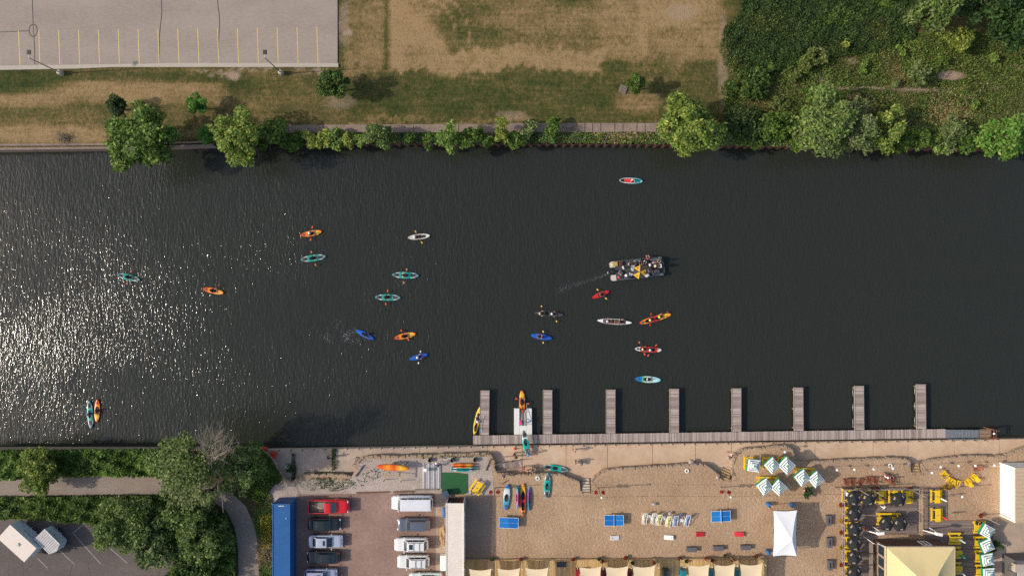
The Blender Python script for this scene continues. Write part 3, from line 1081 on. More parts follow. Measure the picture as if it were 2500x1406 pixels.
tree(2400, 0, 64, 7.0, G_DARK, 'dark tree in the top right corner group', rpy=46, leaf=.28)
tree(2480, 60, 60, 6.0, G_DARK, 'dark tree at the right edge of the thicket', rpy=60, leaf=.28)
tree(2346, 100, 30, 3.6, G_YEL, 'yellowish round bush casting shade on the meadow', 'bush', 'bush', rpy=28, leaf=.2)
tree(2242, 182, 25, 2.8, G_GREY, 'small grey green bush standing alone in the meadow', 'bush', 'bush', leaf=.18, dens=.8)
tree(1830, 205, 48, 1.9, [G_IVY, G_MID], 'spreading bush at the lower left rim of the thicket', 'bush', 'bush', leaf=.22)
tree(1985, 150, 30, 1.6, G_MEADOW, 'low pale bush in the middle of the thicket', 'bush', 'bush', leaf=.2)
tree(2000, 235, 26, 1.6, G_BRIGHT, 'light green bush above the big grey green tree', 'bush', 'bush', leaf=.2)
TH = [(1818, -60), (1800, 40), (1765, 70), (1752, 120), (1765, 160), (1800, 185), (1850, 190), (1990, 150), (2130, 130), (2230, 95), (2250, -60)]
undergrowth('thicket_undergrowth', TH, 66000, [G_MEADOW, G_IVY, G_IVY, G_DARK, G_IVY, G_MID], .10, 1.1, .19, 'dark low thicket on the far bank')
undergrowth('meadow_undergrowth', [(1780, 170), (1850, 180), (1990, 140), (2130, 120), (2240, 80), (2520, 90), (2530, 350), (1760, 345), (1765, 250)], 62000, [G_STRAW, G_MEADOW, G_MEADOW, G_MID, G_MEADOW, G_BRIGHT], .03, .6, .15, 'rough green meadow on the far bank')
undergrowth('tall_grass', [(2150, 240), (2520, 180), (2530, 350), (2120, 330)], 18000, [G_MEADOW, G_MEADOW, G_STRAW], .1, .7, .15, 'leaning tall grass on the far bank')
undergrowth('quay_undergrowth', [(690, 327), (1230, 324), (1640, 324), (1640, 351), (1230, 349), (690, 349)], 16000, [G_MID, G_GREY, G_MID, G_STRAW], .02, .6, .16, 'weeds between the walkway and the sheet piles', z=-.1)
undergrowth('quay_undergrowth', [(1640, 318), (2520, 310), (2520, 366), (2200, 362), (1640, 354)], 24000, [G_MID, G_GREY, G_BRIGHT], .1, 1.2, .22, 'bank scrub at the right of the far quay', z=-.1)

for x, y, r, m, lab in [(1880, 165, 16, G_BRIGHT, 'light green tuft below the dark thicket, leftmost'), (1940, 185, 14, G_MEADOW, 'light green tuft below the dark thicket, second'), (2060, 110, 13, G_YEL, 'pale yellow tuft inside the dark thicket'), (2105, 165, 15, G_BRIGHT, 'light green tuft at the upper edge of the meadow'), (2195, 130, 16, G_BRIGHT, 'light green tuft left of the yellowish round bush'), (2190, 205, 12, G_GREY, 'grey tuft beside the trodden track in the meadow'), (2300, 150, 14, G_MID, 'green tuft above the bare sandy patch'), (2430, 150, 18, G_BRIGHT, 'light green tuft right of the yellowish round bush'), (2380, 255, 14, G_BRIGHT, 'light green tuft in the tall leaning grass'), (1905, 255, 18, G_MEADOW, 'meadow tuft above the mid green bank tree'), (2085, 235, 14, G_STRAW, 'straw coloured tuft above the sparse dusty tree')]:
    tree(x, y, r, 1.1, m, lab, 'shrub', 'shrub', leaf=.16, lobes=6, trunk_z=.2)
for x, y, r, h, m, lab in [(1760, 338, 22, 2.2, G_GREY, 'low grey green shrub under the right side of the tall bright tree'), (1850, 338, 24, 2.4, G_MID, 'low green shrub at the water between the tall bright and the mid green tree'), (1945, 345, 22, 2.6, G_MID, 'low green shrub spilling over the piles left of the big grey green tree'), (2130, 350, 26, 2.6, G_GREY, 'dusty shrub at the water below the sparse tree'), (2205, 352, 20, 2.2, G_MID, 'small shrub at the water right of the pointed tree'), (2295, 352, 24, 2.0, G_BRIGHT, 'loose light shrub at the water below the dull bush'), (2340, 318, 26, 2.4, G_GREY, 'grey green scrub above the bush left of the far right tree'), (1000, 340, 16, 1.5, G_MID, 'low shrub right of the rounded quay tree'), (1262, 338, 20, 1.8, G_MID, 'low shrub right of the narrow yellow green one'), (1120, 348, 16, 1.8, G_BRIGHT, 'small bright shrub at the water in mid quay')]:
    tree(x, y, r, h, m, lab, 'shrub', 'shrub', leaf=.2)

# --- near (south) bank
undergrowth('bank_undergrowth', [(-60, 1096), (420, 1092), (470, 1120), (430, 1160), (380, 1160), (250, 1157), (60, 1166), (-60, 1166)], 24000, [G_MID, G_MID, G_BRIGHT], .5, 1.9, .26, 'green shrubbery between the path and the river')
undergrowth('path_undergrowth', [(-60, 1212), (150, 1210), (420, 1206), (440, 1240), (300, 1275), (200, 1272), (60, 1262), (-60, 1262)], 22000, [G_MID, G_MID, G_MEADOW], .3, 1.4, .24, 'green shrubbery between the path and the trailers')
undergrowth('grove_undergrowth', [(200, 1262), (300, 1250), (440, 1208), (520, 1222), (560, 1260), (578, 1320), (578, 1420), (440, 1420), (440, 1370), (330, 1330)], 26000, [G_MEADOW, G_MID], .3, 1.5, .26, 'shrubbery under the grove inside the path bend')
undergrowth('verge_undergrowth', [(640, 1180), (666, 1215), (666, 1420), (634, 1420), (630, 1320), (618, 1260)], 12000, [G_MEADOW, G_MID, G_STRAW], .05, .4, .16, 'weedy verge beside the blue container')
undergrowth('verge_undergrowth', [(560, 1110), (640, 1097), (662, 1120), (690, 1165), (660, 1190), (640, 1225), (590, 1200)], 14000, [G_DARK, G_MID], .2, 1.1, .22, 'shrubs at the west end of the promenade')
G_FLOWER = leaf_mat('flower_yellow', lin(170, 140, 30), lin(206, 168, 40), lin(226, 190, 60))
undergrowth('flower_patch', [(636, 1255), (662, 1250), (664, 1330), (640, 1340)], 900, G_FLOWER, .2, .45, .10, 'yellow flowers in the verge')
undergrowth('flower_patch', [(160, 1255), (215, 1262), (210, 1275), (160, 1268)], 260, G_FLOWER, .5, .9, .10, 'yellow flowers above the trailers')
tree(92, 1150, 46, 4.2, [G_YEL, G_MID], 'rounded yellow green bush over the river path at far left', 'bush', 'bush', dens=1.3, leaf=.22)
tree(300, 1285, 78, 6.5, [G_MID, G_GREY], 'broad green tree right of the white trailers', rpy=64, leaf=.22)
tree(375, 1325, 52, 5.2, [G_DARK, G_GREY], 'dark bushy tree at the edge of the tarmac lot', leaf=.26)
tree(452, 1262, 70, 5.5, [G_GREY, G_MID], 'pale green tree inside the bend of the path', rpy=46, leaf=.19)
tree(500, 1322, 60, 4.5, [G_GREY, G_MID], 'green tree beside the bend of the gravel path', rpy=54, leaf=.2)
tree(470, 1392, 56, 4.4, [G_MID, G_DARK], 'dark tree cut by the bottom edge left of the path', leaf=.26)
big = tree(452, 1130, 80, 9.5, [G_GREY, G_GREY, G_MID], 'huge open crowned tree with dead top branches at the near bank', rpy=64, leaf=.19, dens=.62, bare=10, zc=7.0)
tree(590, 1140, 52, 6.0, [G_GREY, G_MID], 'dusky tree right of the huge dead topped tree', rpy=58, leaf=.19, dens=.8, bare=4)
tree(510, 1200, 78, 7.0, G_GREY, 'thin crowned tree arching over the gravel path', rpy=30, leaf=.2, dens=.55, bare=8)
mb = MB()           # dead crown of the huge tree
bl = big.location
c0 = W(512, 1128, 7.5) - bl
for i in range(46):
    a = random.uniform(-.6, 3.4)
    d = random.uniform(1.5, 5.2)
    e = W(524, 1078, 9.0) - bl + Vector((math.cos(a) * d * .62, math.sin(a) * d * .55, random.uniform(-.5, 1.2)))
    ps = limb(mb, c0 + Vector((random.gauss(0, .3), random.gauss(0, .3), 0)), e, .06, .014, 6, .09)
    for q in ps[3:]:
        for _ in range(3):
            limb(mb, q, q + Vector((random.gauss(0, .5), random.gauss(.25, .5), random.uniform(0, .5))), .016, .006, 2, .1)
for (x, y) in ((420, 1205), (470, 1195), (600, 1150), (560, 1175), (500, 1230), (545, 1250), (430, 1150)):
    limb(mb, c0 + Vector((0, 0, -2.5)), W(x, y, 5.5) - bl, .14, .03, 6, .08)
tag(mb.build('dead_limbs', M_DEAD, big), kind='stuff')
# weeds growing in the promenade joints and the planted bank
for i, (x, y, r, ry, lab) in enumerate([(714, 1141, 4, 32, 'row of weeds along the promenade joint by the white bucket'), (812, 1124, 5, 26, 'row of weeds along the joint beside the person in blue'), (708, 1145, 12, 10, 'round weed behind the white bucket'), (800, 1160, 60, 5, 'line of weeds at the foot of the overgrown wall')]):
    undergrowth('weeds', [(x - r, y - ry), (x + r, y - ry), (x + r, y + ry), (x - r, y + ry)], int(9 * r * ry / 4) + 150, G_DARK, .1, .5, .14, lab, z=PROM)
undergrowth('weeds', [(728, 1178), (745, 1166), (800, 1164), (850, 1168), (868, 1180), (845, 1192), (815, 1199), (790, 1192), (760, 1198), (735, 1194)], 900, [G_GREY, G_DARK, G_MEADOW], .05, .35, .14, 'scattered weeds on the stony slope above the red pickup')
undergrowth('weeds', [(860, 1160), (960, 1130), (990, 1122), (1000, 1130), (900, 1180), (860, 1195)], 420, [G_GREY, G_DARK], .03, .18, .12, 'sparse weeds on the gravel yard')
undergrowth('weeds', [(1020, 1112), (1195, 1107), (1195, 1115), (1020, 1120)], 420, [G_DARK, G_MEADOW], .03, .25, .12, 'weeds along the wall of the gravel yard')

# ------------------------------------------------------------------ people
POSES = {}
BONES = {}


def pose_skeleton(pose):
    """joints of a person facing +X; returns joints {name: (pos, radius)}, bones [(a, b, tag)]"""
    J = {}

    def arms(le, lw, re_, rw, sh=(0, .18, 0)):
        for s, e, w, k in ((1, le, lw, 'l'), (-1, re_, rw, 'r')):
            J[k + 'sh'] = (Vector((J['chest'][0].x, J['chest'][0].y + s * .17, J['chest'][0].z + .04)), .065)
            J[k + 'el'] = (Vector(e), .045)
            J[k + 'wr'] = (Vector(w), .032)
            d = (Vector(w) - Vector(e)).normalized()
            J[k + 'pa'] = (Vector(w) + d * .07, .034)
            side = Vector((-d.y, d.x, 0))
            side = side.normalized() if side.length > .1 else Vector((0, 1, 0))
            for i, (off, ln) in enumerate(((-.033, .070), (-.011, .082), (.011, .086), (.033, .074))):
                a = Vector(w) + d * .10 + side * off
                J[f'{k}f{i}'] = (a, .011)
                J[f'{k}g{i}'] = (a + d * ln * .55 - Vector((0, 0, ln * .55)), .009)
            J[k + 'th'] = (Vector(w) + d * .05 + side * .055 - Vector((0, 0, .02)), .011)

    def legs(kn, an, toe, hipz):
        for s, k in ((1, 'l'), (-1, 'r')):
            f = lambda v: Vector((v[0], s * v[1], v[2]))
            J[k + 'hi'] = (Vector((J['hip'][0].x, s * .09, hipz)), .095)
            J[k + 'kn'] = (f(kn[0 if s > 0 else 1]), .062)
            J[k + 'an'] = (f(an[0 if s > 0 else 1]), .042)
            J[k + 'to'] = (f(toe[0 if s > 0 else 1]), .038)

    def torso(hip, chest, headdir):
        hip, chest = Vector(hip), Vector(chest)
        hd = Vector(headdir).normalized()
        J['hip'] = (hip, .13)
        J['belly'] = (hip.lerp(chest, .5), .125)
        J['chest'] = (chest, .14)
        J['neck'] = (chest + hd * .13, .055)
        J['jaw'] = (chest + hd * .21 + Vector((.02, 0, 0)), .075)
        J['head'] = (chest + hd * .30 + Vector((.015, 0, 0)), .092)
        J['top'] = (chest + hd * .365 + Vector((.005, 0, 0)), .062)
    if pose == 'stand':
        torso((0, 0, .93), (0, 0, 1.34), (0.06, 0, 1))
        arms((.03, .25, 1.10), (.14, .24, .88), (.03, -.25, 1.10), (.14, -.24, .88))
        legs([(.03, .10, .50), (.05, .10, .50)], [(-.02, .10, .08), (.0, .11, .08)], [(.14, .12, .035), (.16, .13, .035)], .88)
    elif pose == 'walk':
        torso((0, 0, .92), (.04, 0, 1.33), (0.1, 0, 1))
        arms((-.12, .24, 1.10), (-.10, .25, .86), (.14, -.23, 1.10), (.30, -.20, .95))
        legs([(.20, .10, .52), (-.02, .10, .50)], [(.22, .10, .10), (-.32, .10, .16)], [(.40, .11, .06), (-.20, .11, .04)], .88)
    elif pose == 'reach':
        torso((0, 0, .92), (.12, 0, 1.31), (.3, 0, 1))
        arms((.36, .24, 1.18), (.58, .20, 1.12), (.36, -.24, 1.18), (.58, -.20, 1.12))
        legs([(.10, .12, .50), (.00, .12, .50)], [(.02, .12, .08), (-.14, .12, .08)], [(.19, .14, .035), (.03, .14, .035)], .88)
    elif pose == 'bend':
        torso((0, 0, .72), (.34, 0, .95), (.75, 0, .5))
        arms((.52, .20, .70), (.62, .14, .48), (.52, -.20, .70), (.62, -.14, .48))
        legs([(.24, .16, .42), (.20, .16, .42)], [(.0, .16, .08), (-.06, .16, .08)], [(.17, .18, .035), (.11, .18, .035)], .68)
    elif pose == 'sit':
        torso((0, 0, .52), (.02, 0, .94), (.08, 0, 1))
        arms((.16, .24, .74), (.38, .16, .72), (.16, -.24, .74), (.38, -.16, .72))
        legs([(.44, .11, .50), (.44, .11, .50)], [(.42, .11, .09), (.46, .12, .09)], [(.58, .13, .035), (.62, .14, .035)], .49)
    elif pose == 'paddle':
        torso((0, 0, .18), (-.04, 0, .60), (.06, 0, 1))
        arms((.16, .30, .42), (.38, .36, .45), (.16, -.30, .42), (.38, -.36, .45))
        legs([(.46, .19, .36), (.46, .19, .36)], [(.80, .14, .13), (.80, .14, .13)], [(.88, .14, .24), (.88, .14, .24)], .15)
    elif pose == 'kneel':
        torso((-.10, 0, .34), (.0, 0, .75), (.1, 0, 1))
        arms((.18, .27, .58), (.40, .22, .52), (.18, -.27, .58), (.40, -.22, .52))
        legs([(.28, .14, .09), (.28, .14, .09)], [(-.14, .13, .06), (-.14, .13, .06)], [(-.28, .13, .05), (-.28, .13, .05)], .30)
    B = [('hip', 'belly', 1), ('belly', 'chest', 1), ('chest', 'neck', 1), ('neck', 'jaw', 0), ('jaw', 'head', 0), ('head', 'top', 0)]
    for k in 'lr':
        B += [('chest', k + 'sh', 1), (k + 'sh', k + 'el', 1), (k + 'el', k + 'wr', 0), (k + 'wr', k + 'pa', 0), (k + 'wr', k + 'th', 0), ('hip', k + 'hi', 2), (k + 'hi', k + 'kn', 2), (k + 'kn', k + 'an', 5), (k + 'an', k + 'to', 3)]
        for i in range(4):
            B += [(k + 'pa', f'{k}f{i}', 0), (f'{k}f{i}', f'{k}g{i}', 0)]
    return J, B


def body_mesh(pose):
    if pose in POSES:
        return POSES[pose]
    J, B = pose_skeleton(pose)
    names = list(J)
    ix = {n: i for i, n in enumerate(names)}
    me = bpy.data.meshes.new('skeleton')
    me.from_pydata([tuple(J[n][0]) for n in names], [(ix[a], ix[b]) for a, b, _ in B], [])
    ob = bpy.data.objects.new('skeleton', me)
    COL.objects.link(ob)
    ob.modifiers.new('skin', 'SKIN')
    sv = me.skin_vertices[0].data
    for n in names:
        sv[ix[n]].radius = (J[n][1], J[n][1])
        sv[ix[n]].use_root = n == 'hip'
    sub = ob.modifiers.new('sub', 'SUBSURF')
    sub.levels = sub.render_levels = 1
    bpy.context.view_layer.update()
    dg = bpy.context.evaluated_depsgraph_get()
    out = bpy.data.meshes.new_from_object(ob.evaluated_get(dg))
    bpy.data.objects.remove(ob)
    n = len(out.polygons)
    cen = np.empty(n * 3, np.float32)
    out.polygons.foreach_get('center', cen)
    cen = cen.reshape(-1, 3)
    best = np.full(n, 9.0)
    tagv = np.zeros(n, np.int32)
    for a, b, t in B:
        p, q = np.array(J[a][0]), np.array(J[b][0])
        d = q - p
        u = np.clip(((cen - p) @ d) / max(1e-9, d @ d), 0, 1)
        ds = np.linalg.norm(cen - (p + u[:, None] * d), axis=1) - (J[a][1] * (1 - u) + J[b][1] * u)
        k = ds < best
        best[k] = ds[k]
        tagv[k] = {0: 0, 1: 1, 2: 2, 3: 3, 5: 4}[t]
    # face: nose, ears, eyes and mouth joined into the body mesh
    bm = bmesh.new()
    bm.from_mesh(out)
    for f, t in zip(bm.faces, tagv):
        f.material_index = int(t)
        f.smooth = True
    h = J['head'][0]
    up = (J['top'][0] - J['neck'][0]).normalized()
    fw = Vector((0, 1, 0)).cross(up) * -1
    if fw.x < 0:
        fw = -fw
    for off, r, mi in (((.092, 0, -.02), .016, 0), ((0, .092, -.02), .020, 0), ((0, -.092, -.02), .020, 0), ((.080, .034, .008), .012, 5), ((.080, -.034, .008), .012, 5), ((.082, 0, -.058), .014, 6)):
        c = h + fw * off[0] + Vector((0, off[1], 0)) + up * off[2]
        res = bmesh.ops.create_icosphere(bm, subdivisions=1, radius=r, matrix=Matrix.Translation(c))
        for v in res['verts']:
            for f in v.link_faces:
                f.material_index = mi
                f.smooth = True
    bm.to_mesh(out)
    bm.free()
    out.name = 'body'
    for m in range(7):
        out.materials.append(None)
    POSES[pose] = (out, h.copy(), up.copy(), J)
    return POSES[pose]


SKINS = [mat('skin_a', lin(224, 172, 142), .6, .08), mat('skin_b', lin(198, 142, 112), .6, .08), mat('skin_c', lin(136, 92, 70), .6, .08)]
M_EYE = mat('eye', (.02, .02, .02), .3)
M_LIP = mat('lips', lin(168, 92, 84), .5)
CLOTH = {}


def cloth(rgb):
    if rgb not in CLOTH:
        CLOTH[rgb] = mat('cloth_%02x%02x%02x' % rgb, lin(*rgb), .85, .1, 6)
    return CLOTH[rgb]


NPERS = [0]


def person(loc, rz, pose, shirt, pants, label, hair=(52, 38, 28), hat=None, skin=None, bare_legs=True, group=None, scale=1.0):
    me, h, up, J = body_mesh(pose)
    i = NPERS[0]
    NPERS[0] += 1
    root = thing('person', label, 'person', loc, rz, group)
    root.scale = (scale,) * 3
    o = bpy.data.objects.new('body', me)
    COL.objects.link(o)
    o.parent = root
    sk = SKINS[(i if skin is None else skin) % 3]
    setmats(o, [sk, cloth(shirt), cloth(pants), M_BLACK, sk if bare_legs else cloth(pants), M_EYE, M_LIP])
    mb = MB()
    if hat:
        mb.lathe([(.19, .0), (.185, .012), (.112, .02), (.105, .085), (.06, .115), (0.001, .12)], 14)
        q = mb.build('hat', cloth(hat), root)
        q.location = h + up * .045
    mb = MB()
    mb.ell((0, 0, 0), (.108, .108, .115), 12, 6, 0, -.25)
    q2 = mb.build('hair', cloth(hair), root)
    q2.location = h + up * .0 + Vector((-.018, 0, .004))
    for q in ([q2] if not hat else [q, q2]):
        q.rotation_euler = Vector((0, 0, 1)).rotation_difference(up).to_euler()
    return root


# ------------------------------------------------------------------ kayaks, canoes, boards
def rampmat(name, stops, length=3.2, rough=.38, interp='LINEAR'):
    if name in MATS:
        return MATS[name]
    m = bpy.data.materials.new(name)
    m.use_nodes = True
    nt = m.node_tree
    b = nt.nodes['Principled BSDF']
    b.inputs['Roughness'].default_value = rough
    tc = node(nt, 'ShaderNodeTexCoord')
    sx = node(nt, 'ShaderNodeSeparateXYZ')
    nt.links.new(tc.outputs['Object'], sx.inputs[0])
    n = node(nt, 'ShaderNodeTexNoise')
    n.inputs['Scale'].default_value = 4
    nt.links.new(tc.outputs['Object'], n.inputs['Vector'])
    ma = node(nt, 'ShaderNodeMath', operation='MULTIPLY_ADD')
    nt.links.new(sx.outputs[0], ma.inputs[0])
    ma.inputs[1].default_value = 1.0 / length
    mb_ = node(nt, 'ShaderNodeMath', operation='MULTIPLY_ADD')
    nt.links.new(n.outputs['Fac'], mb_.inputs[0])
    mb_.inputs[1].default_value = .10
    mb_.inputs[2].default_value = .45
    nt.links.new(mb_.outputs[0], ma.inputs[2])
    r = ramp(nt, ma.outputs[0], stops, interp)
    nt.links.new(r.outputs[0], b.inputs['Base Color'])
    MATS[name] = m
    return m


OR, OY, YE, RE = lin(226, 84, 30), lin(246, 150, 34), lin(248, 196, 60), lin(214, 44, 40)
TE, TL, TG, TW = lin(24, 164, 150), lin(86, 196, 186), lin(96, 108, 112), lin(206, 222, 220)
BL, BD = lin(34, 100, 196), lin(24, 72, 160)
HULL = {
    'orange': rampmat('hull_orange', [(0, OR), (.16, OR), (.34, OY), (.55, OR), (.74, YE), (.9, OY), (1, OR)]),
    'teal': rampmat('hull_teal', [(0, TL), (.1, TG), (.2, TW), (.3, TE), (.68, TE), (.8, TW), (.9, TG), (1, TL)]),
    'tealgrey': rampmat('hull_tealgrey', [(0, TG), (.12, TG), (.3, TW), (.4, TL), (.5, TE), (.9, TE), (1, TG)]),
    'blue': rampmat('hull_blue', [(0, BL), (.5, BL), (1, BD)]),
    'red': rampmat('hull_red', [(0, RE), (.6, lin(206, 40, 44)), (1, lin(180, 30, 36))]),
    'cream': rampmat('hull_cream', [(0, lin(206, 196, 180)), (1, lin(222, 214, 198))]),
    'yellow': rampmat('hull_yellow', [(0, lin(228, 190, 50)), (1, lin(236, 204, 76))]),
    'surf': rampmat('hull_surf', [(0, lin(30, 110, 190)), (.24, lin(30, 120, 190)), (.34, lin(120, 200, 90)), (.46, lin(196, 226, 222)), (.8, lin(190, 226, 226)), (1, lin(70, 190, 190))]),
    'bluewhite': rampmat('hull_bluewhite', [(0, BL), (.2, lin(60, 150, 190)), (.4, lin(96, 180, 200)), (.55, TW), (.78, TW), (.88, lin(50, 130, 180)), (1, BL)]),
    'tandem': rampmat('hull_tandem', [(0, OR), (.18, OY), (.4, lin(226, 60, 60)), (.6, lin(226, 60, 60)), (.72, YE), (1, OY)]),
    'redwhite': rampmat('hull_redwhite', [(0, lin(216, 210, 204)), (.16, lin(216, 210, 204)), (.2, lin(218, 64, 56)), (.8, lin(218, 64, 56)), (.84, lin(216, 210, 204)), (1, lin(216, 210, 204))], interp='CONSTANT'),
    'pink': rampmat('hull_pink', [(0, lin(90, 170, 190)), (.35, lin(196, 74, 160)), (.6, lin(186, 80, 170)), (.8, lin(70, 170, 180)), (1, lin(60, 140, 180))]),
    'purple': rampmat('hull_purple', [(0, lin(40, 130, 160)), (.35, lin(60, 110, 160)), (.6, lin(150, 60, 150)), (.85, lin(120, 70, 160)), (1, lin(60, 150, 180))]),
    'sup': rampmat('hull_sup', [(0, lin(196, 206, 204)), (.2, lin(190, 204, 204)), (.62, lin(120, 206, 204)), (1, lin(140, 214, 208))]),
    'grey': rampmat('hull_grey', [(0, lin(72, 70, 66)), (1, lin(86, 82, 76))]),
    'canoe': rampmat('hull_canoe', [(0, lin(226, 224, 220)), (1, lin(226, 224, 220))]),
}
M_PAD = mat('deck_pad', lin(74, 74, 78), .8, .2, 6)
M_PADB = mat('deck_pad_black', lin(34, 32, 34), .8, .2, 6)
M_REDPAD = mat('deck_pad_red', lin(214, 50, 54), .75, .1, 6)
M_TEALPAD = mat('deck_pad_teal', lin(30, 140, 150), .75, .15, 6)


def hull_mesh(Ln, Wd, Hh, cockpits, mats, open_=False, full=.62, sup=False):
    """closed loft; deck sinks inside each cockpit ellipse (x, half length, half width)"""
    ns, nr = 41, 17
    mb = MB()
    vs = []
    for i in range(ns):
        t = -1 + 2 * i / (ns - 1)
        w = Wd / 2 * (1 - abs(t) ** (2.2 if not sup else 2.6)) ** full + .012
        x = t * Ln / 2
        zk = .10 * abs(t) ** 3
        zg = Hh * (.72 + .28 * abs(t) ** 2.4)
        for j in range(nr):                       # underside from gunwale to gunwale
            s = -1 + 2 * j / (nr - 1)
            vs.append((x, w * s, zk + (zg - zk) * abs(s) ** 3.2))
        for j in range(1, nr - 1):                # deck
            s = 1 - 2 * j / (nr - 1)
            z = zg + (.055 if not sup else .01) * (1 - s * s) * (1 - t * t * .4)
            y = w * s
            for cx, cl, cw in cockpits:
                d = ((x - cx) / cl) ** 2 + (y / cw) ** 2
                if d < 1:
                    z = max(zk + .05, z - (Hh * .74) * min(1, (1 - d) * 4))
            if open_ and abs(t) < .90 and abs(s) < .90:
                z = zk + .05 + (zg - zk) * abs(s) ** 5 * .7
            vs.append((x, y, z))
    rl = nr + nr - 2
    fs = []
    for i in range(ns - 1):
        for j in range(rl):
            j2 = (j + 1) % rl
            fs.append((i * rl + j, (i + 1) * rl + j, (i + 1) * rl + j2, i * rl + j2))
    mb.add(vs, fs, 0, True)
    mb.add([vs[j] for j in range(rl)], [tuple(range(rl))], 0)
    mb.add([vs[(ns - 1) * rl + j] for j in range(rl)], [tuple(reversed(range(rl)))], 0)
    return mb


def pad(mb, x0, x1, Ln, Wd, Hh, k=.72, full=.62, dz=.012, sup=False, n=8):
    """deck pad following the hull outline"""
    vs = []
    for i in range(n + 1):
        x = x0 + (x1 - x0) * i / n
        t = x / (Ln / 2)
        w = Wd / 2 * max(0, 1 - abs(t) ** (2.2 if not sup else 2.6)) ** full * k
        zg = Hh * (.72 + .28 * abs(t) ** 2.4) + (.055 if not sup else .01) * (1 - t * t * .4)
        for s in (-1, 0, 1):
            drop = (.055 if not sup else .01) * (k * k) * abs(s)
            vs.append((x, w * s, zg + dz - drop * .6))
    fs = []
    for i in range(n):
        for j in range(2):
            fs.append((i * 3 + j, (i + 1) * 3 + j, (i + 1) * 3 + j + 1, i * 3 + j + 1))
    mb.add(vs, fs, 0, True)


KP = {}


